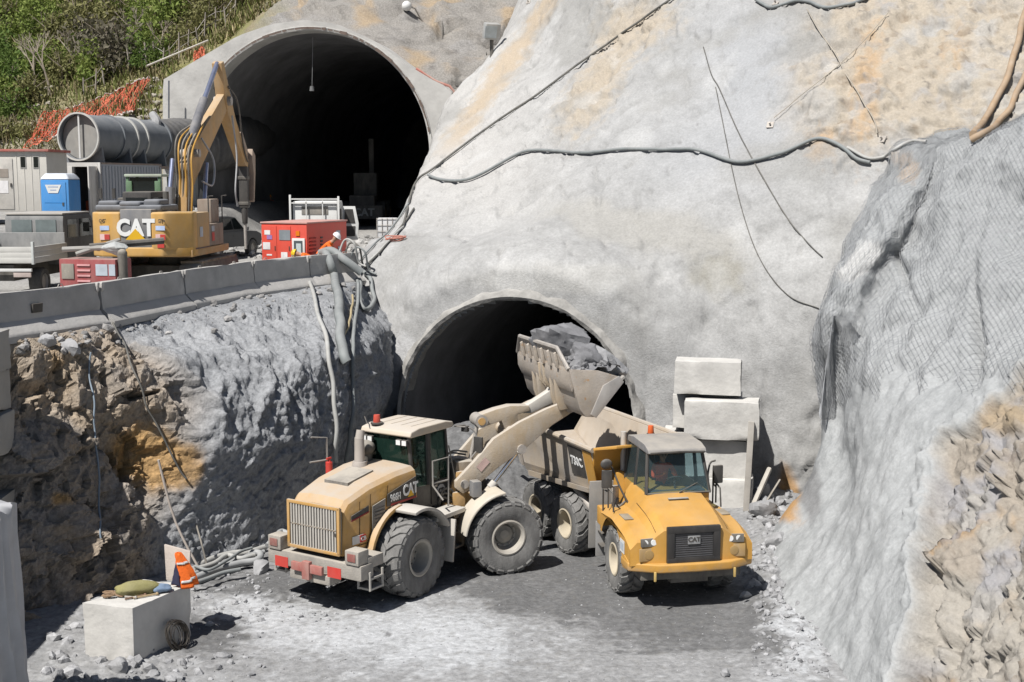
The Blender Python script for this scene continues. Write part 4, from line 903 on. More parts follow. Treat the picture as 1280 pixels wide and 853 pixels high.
# fenders and steps
def fender(xf, cx, r, a0, a1, y0, y1, mat, th=.05):
    b = MB(xf); o_ = arch(cx, .87, r+th, a0, a1, 12); i_ = arch(cx, .87, r, a1, a0, 12); b.side(o_+i_, y0, y1); return b.build('fender', mat, ld, .02)
FEN = M('fender_dusty', (.50, .46, .40), .85, var=.12, dust=.5, top=.4, dcol=(.56, .53, .48), bump=.2)
fender(ID, -1.725, 1.02, 28, 105, -1.50, -.80, FEN, .07); fender(ID, -1.725, 1.02, 28, 105, .80, 1.50, FEN, .07)
b = MB(); b.side([(-2.86, 1.22)]+arch(-1.725, .87, 1.12, 162, 92)+arch(-1.725, .87, 1.04, 92, 172), -.96, -.80); b.build('wheel_arch', YELD, ld, .015)
for sd in (-1, 1):
    fender(FX, 1.725, 1.02, 95, 172, sd*.80, sd*1.48, M('fender_tan', (.56, .49, .38), .8, var=.1, dust=.45, dcol=(.58, .55, .5)), .05)
    b = MB(); b.bb(-3.22, -2.82, sd*.95, sd*1.28, .66, 1.02); 
    stp = MB()
    for (q0, q1) in (((-3.3, sd*1.0, .55), (-3.3, sd*1.0, 1.05)), ((-2.9, sd*1.0, .55), (-2.9, sd*1.0, 1.05)), ((-3.3, sd*1.3, .55), (-3.3, sd*1.3, .95)), ((-2.9, sd*1.3, .55), (-2.9, sd*1.3, .95))): stp.cyl(q0, q1, .03, n=6)
    for z in (.58, .80): stp.bb(-3.32, -2.88, sd*.98, sd*1.33, z-.02, z+.02)
    stp.build('step', M('step_grey', (.34, .33, .31), .8, dust=.4), ld)
    b = MB(); b.bb(-3.3, -2.8, sd*.78, sd*1.26, 1.0, 1.24); b.build('step_box', M('dusty_bumper', (0, 0, 0)), ld, .02)
    b = MB(); b.box((-.52, sd*1.12, .95), (.05, .62, .95), (0, .12, 0)); b.build('mud_flap', FEN, ld, .01)
    b = MB()
    for z in (.6, .95, 1.3): b.bb(-.1, .3, sd*.82, sd*1.12, z, z+.04)
    b.bb(-.1, -.06, sd*.82, sd*1.12, .6, 1.5); b.bb(.26, .3, sd*.82, sd*1.12, .6, 1.5); b.build('ladder', CHASSIS, ld)
b = MB(); b.bb(-1.0, .1, -1.3, -.8, 1.46, 1.56); b.build('platform', FEN, ld, .015)
# front half
b = MB(FX); b.side([(.15, .6), (2.3, .55), (2.4, .95), (1.6, 1.35), (1.55, 2.0), (1.25, 2.45), (.85, 2.45), (.7, 1.6), (.15, 1.45)], -.36, .36); b.cyl((1.725, -.95, .87), (1.725, .95, .87), .25, n=14); b.build('front_frame', CHASSIS, ld, .02)
for sd in (-1, 1):
    b = MB(FA); b.side([(.8, 1.2), (1.5, 1.2), (1.45, 2.05), (1.25, 2.5), (.9, 2.5), (.72, 2.0)], sd*.38, sd*.50); b.build('loader_tower', YELD, ld, .02)
    b = MB(FA)
    low = [(.82, 2.12), (1.02, 1.96), (1.35, 2.12), (2.0, 2.58), (2.75, 3.02), (3.45, 3.55), (3.88, 3.78), (4.08, 3.90)]; up_ = [(4.10, 4.10), (3.85, 4.16), (3.3, 4.0), (2.55, 3.70), (1.85, 3.32), (1.3, 2.75), (.95, 2.42), (.82, 2.3)]
    b.side(low+up_, sd*.52, sd*.68); b.build('lift_arm', TAN, ld, .025)
    for (px_, pz_, r_) in ((1.05, 2.22, .11), (3.95, 3.98, .12), (2.6, 3.0, .12)):
        b = MB(FA); b.cyl((px_, sd*.40, pz_), (px_, sd*.74, pz_), r_, n=14); b.build('arm_pin', STEEL, ld)
    b = MB(FA); b.cyl((1.15, sd*.59, 1.3), (1.85, sd*.59, 2.12), .105, n=14); lc = b.build('lift_cylinder', TAN, ld)
    b = MB(FA); b.cyl((1.83, sd*.59, 2.10), (2.58, sd*.59, 2.98), .058, n=14); b.build('rod', CHROME, lc)
    for (q0, q1, r_) in (((1.78, sd*.59, 2.04), (1.90, sd*.59, 2.18), .125), ((2.52, sd*.59, 2.90), (2.64, sd*.59, 3.05), .11)):
        b = MB(FA); b.cyl(q0, q1, r_, n=14); b.build('cylinder_gland', M('pale_gland', (.6, .57, .52), .7, dust=.3), lc)
b = MB(FA); b.cyl((2.5, -.6, 3.35), (2.5, .6, 3.35), .17, n=16); b.build('cross_tube', TAN, ld)
b = MB(FA); b.side([(1.55, 3.58), (1.72, 3.52), (2.25, 3.66), (2.45, 3.20), (2.72, 3.22), (2.70, 3.80), (3.05, 3.86), (3.02, 4.02), (2.5, 4.05), (2.1, 3.98), (1.6, 3.84)], -.17, .17); lv = b.build('tilt_lever', TAN, ld, .03)
b = MB(FA); b.cyl((1.68, -.24, 3.70), (1.68, .24, 3.70), .17, n=18); b.build('lever_eye', STEEL, lv); 
b = MB(FA); b.cyl((1.68, -.26, 3.70), (1.68, .26, 3.70), .10, n=16); b.build('lever_pin', YELD, lv)
b = MB(FA); b.side([(2.85, 3.82), (3.1, 3.80), (3.75, 4.05), (3.95, 4.38), (3.9, 4.62), (3.75, 4.60), (3.6, 4.36), (2.95, 4.0)], -.13, .13); b.build('bucket_link', M('pale_gland', (0, 0, 0)), ld, .02)
b = MB(FA); b.cyl((1.28, 0, 1.9), (1.45, 0, 2.7), .11, n=14); tcl = b.build('tilt_cylinder', TAN, ld)
b = MB(FA); b.cyl((1.44, 0, 2.65), (1.66, 0, 3.68), .055, n=12); b.build('rod', STEEL, tcl)
for k, (y0, z0) in enumerate(((-.2, 2.2), (-.1, 2.4), (.12, 2.3), (.22, 2.1))):
    hose([(.75, y0, z0-.6), (.65, y0*1.3, z0+.2), (.9, y0, z0+.55), (1.35, y0*.6, z0+.5)], .025, 'hydraulic_hose', HOSEB, ld, xf=FA)
for k in range(3):
    hose([(.2+.1*k, -.5, 1.4), (.45, -.62-.05*k, 1.9+.1*k), (.8, -.55, 1.7+.15*k), (.95, -.5, 1.3)], .028, 'hydraulic_hose', HOSEB, ld, xf=FA)
for sd in (-1, 1):
    b = MB(FX); b.box((1.10, sd*.92, 1.95), (.20, .26, .36)); hl = b.build('headlight', GRYP, ld, .02)
    b = MB(FX); b.box((1.205, sd*.92, 1.95), (.015, .2, .3)); b.build('lens', LAMPG, hl)
    b = MB(FX); b.tube([(1.05, sd*.5, 1.8), (1.08, sd*.8, 1.78)], .03); b.build('light_bracket', YELD, hl)
sticker('sticker', (FA @ Vector((1.55, -.692, 2.68))), FA.to_3x3() @ Vector((.7, 0, .7)), UPV, .30, .17, M('faded_sticker', (.58, .42, .38), .7), ld)
b = MB(FA); b.bb(.75, 1.1, -.62, -.40, 1.35, 2.0); b.build('valve_block', YELD, ld, .03)
b = MB(FA); b.bb(.5, .75, -.66, -.45, 1.0, 1.75); b.build('hydraulic_tank', M('amber_paint', (.5, .26, .05), .6, dust=.3), ld, .04)
# bucket
BX, BZ = 3.74, 4.12
BKT = M('bucket_worn', (.43, .37, .30), .65, .15, var=.25, scale=2.5, dust=.45, dcol=(.50, .46, .42), bump=.3, chips=.5, chipcol=(.42, .22, .06))
sec = [(-.30, 1.05), (-.10, .35), (.0, .02), (.16, -.18), (.40, -.20), (1.16, .66)]; Wd = 1.74
def bt(p): return (BX+p[0], BZ+p[1])
b = MB(FA); th = .06
so = [bt(p) for p in sec]; si = []
for i, p in enumerate(sec):
    a = Vector(sec[max(0, i-1)]); c = Vector(sec[min(len(sec)-1, i+1)]); d = (c-a).normalized(); nrm_ = Vector((-d.y, d.x)); si.append(bt(Vector(p)+nrm_*th))
b.side(so+si[::-1], -Wd, Wd); bk = b.build('bucket', BKT, ld, .012)
for sd in (-1, 1):
    b = MB(FA); b.side([bt(p) for p in [(-.30, 1.05), (-.10, .35), (.0, .02), (.16, -.18), (.40, -.20), (1.16, .66), (1.06, .80), (.5, .98)]], sd*Wd, sd*(Wd+.05)); sp = b.build('side_plate', BKT, bk, .01)
    b = MB(FA); b.side([bt(p) for p in [(.43, -.22), (1.20, .66), (1.06, .82), (.62, .60), (.28, -.12)]], sd*(Wd+.05), sd*(Wd+.09)); b.build('side_cutter', M('polished_steel', (.46, .44, .42), .4, .4, var=.2, dust=.25), sp, .012)
b = MB(FA)
gq = [(-Wd, -.30, 1.05), (Wd, -.30, 1.05), (Wd-.45, -.42, 1.52), (-(Wd-.45), -.42, 1.52)]
b.prism([(BX+x, y, BZ+z) for (y, x, z) in gq], (.05, 0, .02)); sg = b.build('spill_guard', BKT, bk, .012)
for k in range(6):
    yy = -1.15+2.3*k/5; b = MB(FA); b.side([bt(p) for p in [(-.30, .98), (-.40, 1.03), (-.46, 1.38), (-.40, 1.42)]], yy-.05, yy+.05); b.build('guard_rib', BKT, sg, .012)
b = MB(FA); b.tube([(BX-.30, -Wd, BZ+1.05), (BX-.42, -(Wd-.45), BZ+1.54), (BX-.42, Wd-.45, BZ+1.54), (BX-.30, Wd, BZ+1.05)], .055, 6); b.build('guard_edge', STEEL, sg)
b = MB(FA); b.side([bt(p) for p in [(-.12, .95), (-.32, 1.08), (-.30, .70), (-.18, .45)]], -Wd, Wd); b.build('back_beam', BKT, bk, .015)
for yy in (-.75, -.45, .45, .75):
    b = MB(FA); b.side([bt(p) for p in [(-.16, .80), (-.30, .85), (-.22, .15), (-.12, -.16), (.10, -.14), (.05, .1)]], yy-.05, yy+.05); b.build('hinge_plate', TAN, bk, .012)
for yy in (-.14, .14):
    b = MB(FA); b.side([bt(p) for p in [(-.18, .95), (-.36, .98), (-.30, .50), (-.12, .3)]], yy-.04, yy+.04); b.build('hinge_plate', TAN, bk, .012)
b = MB(FA); b.side([bt(p) for p in [(1.06, .55), (1.27, .76), (1.25, .80), (1.02, .63)]], -Wd, Wd); b.build('cutting_edge', MATS['polished_steel'], bk)
# what it carries: big boulders as things, the fines as one mass
LM = Matrix.Translation(ld.location) @ Matrix.Rotation(rz, 4, 'Z') @ Matrix.Scale(LS, 4) @ FA
def inb(x, y, z): return LM @ Vector((BX+x, y, BZ+z))
tag(rock('boulder', inb(.22, -.05, 1.52), .66, STONED, 5, (1.1, 1.25, .95), (.2, .3, 1.0)), 'big angular grey boulder, highest of the rocks in the raised bucket', 'boulder')
tag(rock('boulder', inb(.55, .95, 1.12), .40, STONED, 31, (1.1, 1, .8), (.3, .9, .1)), 'dark rock at the far end of the raised bucket, beyond the flat slab', 'boulder')
tag(rock('boulder', inb(.95, -.35, 1.08), .30, STONE, 37, (1.2, 1, .8), (.9, .2, .6)), 'small pale rock between the flat slab and the bucket lip', 'boulder')
tag(rock('boulder', inb(.36, .80, 1.30), .50, STONED, 9, (1, 1.2, 1), (.5, .1, .2)), 'dark boulder behind the bucket rib, beyond the biggest boulder', 'boulder')
tag(rock('boulder', inb(.62, -.8, 1.18), .52, STONED, 14, (1.3, 1.1, .7), (.1, .6, .5)), 'flat grey slab of rock on the near side of the raised bucket', 'boulder')
tag(rock('boulder', inb(1.08, -.95, 1.05), .40, STONE, 19, (1.2, 1, .7), (.3, .2, .1)), 'pale lump of rock at the lip of the raised bucket', 'boulder')
tag(rock('boulder', inb(.95, .25, 1.22), .46, STONED, 23, (1.2, 1, .7), (.3, .2, 1.1)), 'dark rock lying in the middle of the raised bucket load', 'boulder')
xs = np.linspace(-.04, 1.2, 40); ysn = np.linspace(-1.7, 1.7, 70); Xg, Yg = np.meshgrid(xs, ysn); Pg = np.stack([Xg, Yg, 0*Xg], -1)
Zg = .93+.16*np.sin((Xg+.2)/1.7*math.pi)+.12*(1-(Yg/1.6)**2)+.18*fbm(Pg, 1.6, 4, s=170)+.13*facet(Pg, 3.0, s=171)[0]+.05*fbm(Pg, 8, 3, s=172)-.12*(np.abs(Xg-.5)/.72)**6*.8
Pw = np.array([[list(inb(x, y, z)) for x, y, z in zip(a_, b_, c_)] for a_, b_, c_ in zip(Xg, Yg, Zg)])
Zg
me = fast_mesh('rubble', Pw, grid_faces(70, 40)); me.materials.append(STONED)
tag(new_obj('rubble', me), 'broken grey rock heaped in the raised loader bucket', 'rubble', None, 'stuff')

pv = []; 
for k in range(170):
    x = RNG.uniform(.0, 1.15); y = RNG.uniform(-1.6, 1.6); ix = int((x+.04)/1.24*39); iy = int((y+1.7)/3.4*69); pv.append((Pw[iy, ix]+np.array([0, 0, .03]), .03+.13*RNG.rand()**2.5))
LOADP = pv
# ================================================================ DUMP TRUCK
TS = .9
hd = Vector((.19, -.982, 0)).normalized(); trz = math.atan2(hd.y, hd.x)
dt = empty('dump_truck', 'yellow articulated dump truck facing the viewer beside the loader', 'dump truck', (3.44, 26.96, 0), trz); dt.scale = (TS,)*3
TX = Matrix.Translation((-1.9, 0, 0)) @ Matrix.Rotation(R(15), 4, 'Z') @ Matrix.Translation((1.9, 0, 0))      # the trailer is swung on the hitch
for x, sd in ((0, -1), (0, 1), (-3.75, -1), (-3.75, 1), (-5.45, -1), (-5.45, 1)):
    big_wheel(dt, (x, 1.13*sd, .80), sd, .81, .60, .36, RIMY, TX if x < 0 else ID, lugs=18, rot=x)
# bonnet: a height sheet with fenders, closed by front and sides
xs = [1.70, 1.62, 1.3, .9, .5, .15, -.2, -.6, -1.0]; ysx = [-1.47, -1.44, -1.30, -1.12, -.98, -.84, -.70, -.45, -.2, 0, .2, .45, .70, .84, .98, 1.12, 1.30, 1.44, 1.47]
def hoodz(x, y):
    a = abs(y); c = np.interp(x, [-1.0, -.2, .15, .9, 1.3, 1.62, 1.7], [2.42, 2.42, 2.40, 2.24, 2.12, 1.98, 1.93]); f = np.interp(x, [-1.0, -.2, .5, 1.3, 1.62, 1.7], [1.86, 1.92, 1.92, 1.82, 1.70, 1.66])
    t = sst(1.08, .66, a); z = f*(1-t)+c*t; z -= .16*sst(1.30, 1.47, a); z += .03*sst(.55, .4, a)*sst(1.4, .9, x); return float(z)
b = MB(); V = []; F = []; ny = len(ysx)
for x in xs:
    for y in ysx: V.append((x-.10*sst(.7, 1.47, abs(y))*(1 if x > 1.2 else 0), y*(1 if x < 1.3 else 1), hoodz(x, y)))
for i in range(len(xs)-1):
    for j in range(ny-1): F.append((i*ny+j, i*ny+j+1, (i+1)*ny+j+1, (i+1)*ny+j))
base = len(V)
for j, y in enumerate(ysx): V.append((1.72-.10*sst(.7, 1.47, abs(y)), y, 1.12))
for j in range(ny-1): F.append((j, j+1, base+j+1, base+j))
b.add(V, F)
for sd in (-1, 1):
    y = 1.47*sd; zf = lambda x: hoodz(x, y)
    pl_ = [(1.60, 1.12)]+[(x-(.10 if x > 1.2 else 0), zf(x)) for x in xs]+[(-1.0, 1.25), (-.86, 1.25)]+arch(0, .80, 1.0, 148, 25, 10)+[(.98, 1.1)]
    b.add([(px, y, pz) for px, pz in pl_], [tuple(range(len(pl_)))])
hood = b.build('hood', YEL, dt, ang=24)
b = MB(); b.bb(.55, .62, -.25, .25, 0, .02); b.v = [Vector((p.x, p.y, p.z+hoodz(p.x, 0)+.028)) for p in b.v]; b.build('hood_scoop', BLKD, hood, .006)
b = MB(); b.prism([(1.55, -1.50, .98), (1.86, -.85, .98), (1.90, 0, .98), (1.86, .85, .98), (1.55, 1.50, .98), (.95, 1.50, .98), (.95, -1.50, .98)], (0, 0, .20)); bmp = b.build('bumper', YEL, dt, .04, segs=3)
for yy in (-.86, .86):
    b = MB(); b.tube([(x, yy*(1+.02*(x < .5)), hoodz(x, yy)+.004) for x in (1.58, 1.2, .8, .4, .1)], .008, 5); b.build('bonnet_seam', SEAM, hood)
for yy in (-1.2, 1.2):
    b = MB(); b.box((.35, yy, hoodz(.35, yy)+.01), (.5, .22, .02)); b.build('tread_plate', M('tread_plate', (.25, .2, .13), .7, dust=.4), hood, .005)
for sd in (-1, 1):
    b = MB(); b.side([(1.0, .92), (1.5, .98), (1.5, 1.2), (1.0, 1.3)], sd*1.25, sd*1.49); b.build('fender_skirt', YEL, dt, .03)
    b = MB(); b.box((1.88, sd*.95, .92), (.05, .05, .22)); b.build('tow_eye', M('pale_yellow', (.6, .42, .15), .6), bmp, .01)
    # headlight recess, lens, indicator window
    yc = sd*1.02
    b = MB(); b.box((1.655, yc, 1.66), (.05, .44, .20), (0, -.15, -sd*.10)); hl = b.build('headlight', BLKD, dt, .03)
    for q in (-.11, .09):
        b = MB(); b.cyl((1.66, yc+q, 1.66), (1.688, yc+q, 1.662), .075, .068, 16); b.build('lens', LAMPG, hl)
    b = MB(); b.box((1.66, yc, 1.38), (.04, .50, .30), (0, 0, -sd*.10)); fl = b.build('lamp_recess', M('recess_yellow', (.42, .24, .05), .6, dust=.3), dt, .012)
    b = MB(); b.cyl((1.67, yc-.02, 1.38), (1.70, yc-.02, 1.38), .11, n=18); b.build('fog_lamp', M('amber_dull', (.42, .28, .12), .4), fl, .01)
    b = MB(); b.box((1.685, yc+sd*.20, 1.38), (.02, .05, .24)); b.build('indicator', ORANGE, fl)
gb = MB(); gb.bb(1.68, 1.79, -.64, .64, 1.16, 1.30); gb.bb(1.66, 1.79, -.64, .64, 1.86, 2.02); gb.bb(1.66, 1.785, -.64, -.46, 1.16, 2.0); gb.bb(1.66, 1.785, .46, .64, 1.16, 2.0)
gs = gb.build('grille_surround', M('grille_black', (.018, .018, .02), .35, var=.1, dust=.06), dt, .035)
b = MB(); b.bb(1.70, 1.735, -.48, .48, 1.26, 1.88); gr = b.build('grille', M('grille_mesh', (.035, .035, .04), .6, dust=.12), dt)
for k in range(11):
    b = MB(); z = 1.31+k*.051; b.bb(1.735, 1.747, -.46, .46, z, z+.016); b.build('slat', M('slat_grey', (.09, .09, .095), .5), gr)
b = MB(); b.bb(1.745, 1.775, -.15, .15, 1.60, 1.80); bd = b.build('badge', M('badge_silver', (.45, .45, .45), .35, .6), gr, .015)
text('lettering', 'CAT', .15, BLK, gr, (1.782, 0, 1.71), (0, 1, 0), UPV, bold=.006)
sticker('sticker', (1.0, -1.478, 1.42), (1, 0, 0), UPV, .36, .30, WHITE, dt, .01); sticker('sticker', (1.0, -1.49, 1.42), (1, 0, 0), UPV, .26, .17, M('sticker_grey', (.45, .5, .55), .6), dt, .004)
# tractor frame and fender rear steps
b = MB(); b.bb(-2.3, 1.5, -.45, .45, .62, 1.15); b.cyl((0, -.9, .8), (0, .9, .8), .22, n=12); b.bb(.9, 1.6, -1.2, 1.2, .75, 1.0); b.bb(-3.2, -2.2, -.25, .25, .7, 1.3); b.build('front_frame', BLKD, dt, .02)
# cab
zc0, zc1 = 2.36, 3.36; CX = Matrix.Translation((0, .14, 0)) @ Matrix.Diagonal((1, .92, 1, 1))
b = MB(CX); b.side([(-1.75, 1.5), (.10, 1.5), (.16, 2.40), (-1.75, 2.40)], -.86, .86); b.build('cab', YEL, dt, .03)
def cquad(name, pts, mat, parent, th=.012): return quad(name, [CX @ Vector(p) for p in pts], mat, parent, th)
def pst(p0, p1, r=.05): b = MB(CX); b.cyl(p0, p1, r, n=8); b.build('cab_pillar', BLK, dt)
for sd in (-1, 1):
    pst((.14, .86*sd, 2.38), (-.16, .74*sd, zc1)); pst((-.80, .86*sd, 2.38), (-.80, .76*sd, zc1)); pst((-1.72, .84*sd, 2.38), (-1.66, .76*sd, zc1))
    cquad('side_window', [(.08, .865*sd, 2.40), (-.76, .865*sd, 2.40), (-.76, .765*sd, zc1), (-.18, .75*sd, zc1)], GLASSC, dt)
    cquad('side_window', [(-.84, .865*sd, 2.40), (-1.68, .855*sd, 2.40), (-1.62, .765*sd, zc1), (-.84, .765*sd, zc1)], GLASSC, dt)
cquad('windscreen', [(.165, -.82, 2.40), (.165, .82, 2.40), (-.13, .71, zc1), (-.13, -.71, zc1)], GLASSC, dt)
b = MB(CX); b.tube([(.19, -.86, 2.40), (-.13, -.75, zc1), (-.13, .75, zc1), (.19, .86, 2.40), (.19, -.86, 2.40)], .032, 6); b.build('windscreen_frame', BLK, dt)
b = MB(CX); b.tube([(.22, .05, 2.44), (.10, .55, 2.62)], .012, 5); b.tube([(.24, .0, 2.42), (.22, .1, 2.46)], .02, 5); b.build('wiper', BLK, dt)
b = MB(CX); b.bb(-.45, .10, -.78, .78, 2.25, 2.44); b.build('dashboard', M('dash_grey', (.12, .14, .15), .7), dt, .05)
b = MB(CX); b.bb(-1.66, -1.60, -.8, .8, 2.3, zc1-.02); b.build('rear_panel', M('dark_trim', (.03, .03, .035), .7), dt)
b = MB(CX); b.side([(-1.74, 3.36), (-1.68, 3.48), (-1.2, 3.54), (-.3, 3.52), (.02, 3.44), (.08, 3.36), (.0, 3.33), (-1.72, 3.33)], -.79, .79); rf = b.build('roof', GRYP, dt, .06, segs=3)
b = MB(CX); b.tube([(.06, -.74, 3.36), (.12, 0, 3.39), (.06, .74, 3.36)], .03); b.build('roof_visor', BLK, rf)
b = MB(CX); b.bb(-1.05, -.45, -.28, .28, 2.0, 2.35); b.box((-1.0, 0, 2.72), (.16, .5, .8), (0, -.1, 0)); b.build('seat', MATS['seat_cloth'], dt, .05)
b = MB(CX); b.tube([(-.05, 0, 2.3), (-.16, 0, 2.62)], .03); b.lathe([(.20, -.015), (.215, 0), (.20, .015), (.185, 0)], (-.17, 0, 2.66), (-.5, 0, .86), 20, True); b.build('steering_wheel', BLK, dt)
b = MB(); b.cyl((-2.05, .12, 3.30), (-2.05, .12, 3.42), .10, n=14); b.build('beacon_base', BLK, dt); b = MB(); b.cyl((-2.05, .12, 3.42), (-2.05, .12, 3.62), .085, .07, 14); b.build('beacon', M('beacon_orange', (.7, .14, .04), .35), dt, .01)
b = MB(); b.bb(-2.2, -1.9, -.1, .9, 3.22, 3.30); b.build('beacon_bracket', BLK, dt)
b = MB(); b.cyl((-1.98, -.62, 1.9), (-1.98, -.62, 3.5), .075, n=14); b.build('exhaust_stack', M('exhaust_silver', (.55, .54, .52), .5, .3, dust=.25), dt)
b = MB(); b.bb(-2.5, -1.75, -.86, .86, 1.3, 2.5); b.build('engine_deck', YEL, dt, .04)
# platforms, rails, mirrors each side
def trail(pts, name='handrail', r=.022, mat=None, k=None):
    b = MB(); b.tube([Vector(p) for p in pts] if k is None else smooth_pts(pts, k), r, 8); return b.build(name, mat or BLK, dt, ang=60)
for sd in (-1, 1):
    b = MB(); b.bb(-1.35, -.98, sd*.88, sd*1.47, 1.35, 1.80); b.build('deck_box', YEL, dt, .03)
    for z in (.75, 1.08): 
        b = MB(); b.bb(-1.45, -1.05, sd*1.05, sd*1.42, z, z+.05); b.build('step', BLK, dt)
    trail([(-.95, sd*1.42, 1.75), (-.95, sd*1.42, 2.72)]); trail([(-.62, sd*1.38, 1.9), (-.62, sd*1.38, 2.75), (-.95, sd*1.42, 2.75)])
    trail([(-.2, sd*1.36, 1.9), (-.28, sd*1.36, 2.35), (-.62, sd*1.38, 2.4)]); trail([(-.95, sd*1.42, 2.3), (-.62, sd*1.38, 2.3)])
    trail([(-.45, sd*.9, 2.0), (-.55, sd*1.1, 2.4), (-.75, sd*1.25, 2.85), (-.7, sd*1.38, 2.95)], 'mirror_arm', .025, k=10)
    b = MB(); b.box((-.62, sd*1.42, 2.62), (.10, .26, .46), (0, 0, sd*.15)); m1 = b.build('mirror', BLK, dt, .04); b = MB(); b.box((-.675, sd*1.42, 2.62), (.01, .21, .40), (0, 0, sd*.15)); b.build('mirror_glass', CHROME, m1)
    if sd < 0:
        b = MB(); b.sphere((-.60, -1.44, 3.0), .15, 14, 8, (.45, 1, .85)); b.build('round_mirror', BLK, dt)
# grey rubber guard hanging behind the front wheel, nearside
b = MB(); b.box((-1.72, -1.27, 1.45), (.06, .62, 1.75), (0, .05, 0)); b.build('mud_flap', M('rubber_grey', (.20, .20, .20), .85, var=.15, dust=.4, top=.2), dt, .015)
b = MB(); b.box((-1.72, 1.27, 1.45), (.06, .62, 1.75), (0, .05, 0)); b.build('mud_flap', MATS['rubber_grey'], dt, .015)
b = MB(); b.box((-1.45, -1.30, .9), (.05, .34, .9)); b.build('mud_flap', M('rubber_light', (.3, .3, .3), .85, dust=.4), dt, .01)
for k in range(3): hose([(-1.1, -.9-.1*k, 1.7), (-.9, -1.05, 1.95+.05*k), (-.7, -1.0-.08*k, 1.85), (-.6, -.95, 2.05)], .03, 'hydraulic_hose', HOSEB, dt)
b = MB(); b.cyl((-1.0, -1.1, 1.8), (-1.0, -1.1, 2.35), .09, n=12); b.build('filter', STEEL, dt)
# trailer frame
b = MB(TX); b.bb(-6.9, -2.9, -.45, .45, .95, 1.5)
for x in (-3.75, -5.45): b.cyl((x, -.95, .8), (x, .95, .8), .22, n=12)
b.build('rear_frame', BLKD, dt, .02)
for sd in (-1, 1):
    b = MB(TX); b.side([(-4.1, .95), (-5.1, .95), (-4.95, 1.15), (-4.25, 1.15)], sd*.52, sd*.72); b.build('bogie_beam', BLKD, dt, .02)
    b = MB(TX); b.cyl((-2.7, sd*.95, 1.15), (-4.3, sd*1.05, 1.95), .09, n=12); hc = b.build('hoist_cylinder', STEEL, dt); b = MB(TX); b.cyl((-4.2, sd*1.04, 1.9), (-4.9, sd*1.08, 2.25), .05, n=10); b.build('rod', CHROME, hc)
# body
BOD = M('body_dusty', (.46, .36, .24), .75, .05, var=.15, scale=1.6, dust=.65, top=.2, dcol=(.46, .42, .375), bump=.2, chips=.2, chipcol=(.33, .2, .1))
BIN = M('body_inside', (.42, .34, .25), .7, .1, var=.2, scale=1.2, dust=.6, dcol=(.50, .45, .39), bump=.2, chips=.25, chipcol=(.25, .16, .09))
T = [(-2.15, 3.08), (-6.9, 3.18), (-7.9, 2.75)]; B_ = [(-2.75, 1.82), (-6.2, 1.55), (-7.9, 2.30)]
def wall(sd, mat):
    b = MB(TX); yt, yb, th = 1.46*sd, 1.16*sd, -.07*sd
    o_ = [(T[0][0], yt, T[0][1]), (T[1][0], yt, T[1][1]), (T[2][0], yt, T[2][1]), (B_[2][0], yb, B_[2][1]), (B_[1][0], yb, B_[1][1]), (B_[0][0], yb, B_[0][1])]
    i_ = [(x, y+th, z) for x, y, z in o_]; n = 6
    b.add(o_+i_, [tuple(range(n)), tuple(range(2*n-1, n-1, -1))]+[(k, (k+1) % n, n+(k+1) % n, n+k) for k in range(n)]); return b
bw = wall(-1, BOD); body = bw.build('dump_body', BOD, dt, .012)
wall(1, BIN).build('body_side', BIN, body, .012)
b = MB(TX); b.side([B_[0], B_[1], B_[2], (B_[2][0], B_[2][1]+.07), (B_[1][0], B_[1][1]+.08), (B_[0][0]+.05, B_[0][1]+.08)], -1.14, 1.14); b.build('body_floor', BIN, body)
b = MB(TX); b.prism([(T[0][0], -1.46, T[0][1]), (T[0][0], 1.46, T[0][1]), (B_[0][0], 1.16, B_[0][1]), (B_[0][0], -1.16, B_[0][1])], (.08, 0, .03)); b.build('body_front', YEL, body, .012)
b = MB(TX); b.prism([(T[0][0]-.02, -1.50, T[0][1]+.0), (T[0][0]+.55, -1.1, T[0][1]+.12), (T[0][0]+.55, 1.1, T[0][1]+.12), (T[0][0]-.02, 1.50, T[0][1])], (0, 0, .07)); b.build('spill_guard', YEL, body, .012)
for sd in (-1, 1):
    b = MB(TX); b.tube([(T[0][0]+.03, 1.48*sd, T[0][1]+.02), (T[1][0], 1.48*sd, T[1][1]+.02), (T[2][0], 1.48*sd, T[2][1]+.02)], .07, 8); b.build('top_rail', BOD, body)
def on_wall(x, f, out=.0):         # point on the outer face of the near wall
    zt = np.interp(-x, [2.15, 6.9, 7.9], [3.08, 3.18, 2.75]); zb = np.interp(-x, [2.75, 6.2, 7.9], [1.82, 1.55, 2.30]); return Vector((x, -(1.16+.30*f)-out, zb+(zt-zb)*f))
wn_ = Vector((0, -1.25, .30)).normalized(); wu = Vector((0, -.30, 1.25)).normalized()
def wq(name, x0, x1, f0, f1, mat, out=.0, th=.012, par=None):
    b = MB(TX); b.prism([on_wall(x0, f0)+wn_*out, on_wall(x1, f0)+wn_*out, on_wall(x1, f1)+wn_*out, on_wall(x0, f1)+wn_*out], wn_*th); return b.build(name, mat, par or body)
wq('front_panel', -2.72, -2.30, .08, .92, YEL, .0, .03); np_ = wq('name_plate', -3.55, -2.80, .32, .90, BLK, .0, .02)
text('lettering', '730C', .34, LETW, np_, TX @ (on_wall(-3.17, .60)+wn_*.028), TX.to_3x3() @ Vector((1, 0, 0)), TX.to_3x3() @ wu, bold=.008, squeeze=.8)
for x in (-6.7,): wq('body_rib', x-.08, x+.08, .02, .98, BOD, .0, .07)
wq('bottom_beam', -6.2, -2.75, .0, .10, BOD, 0, .08)
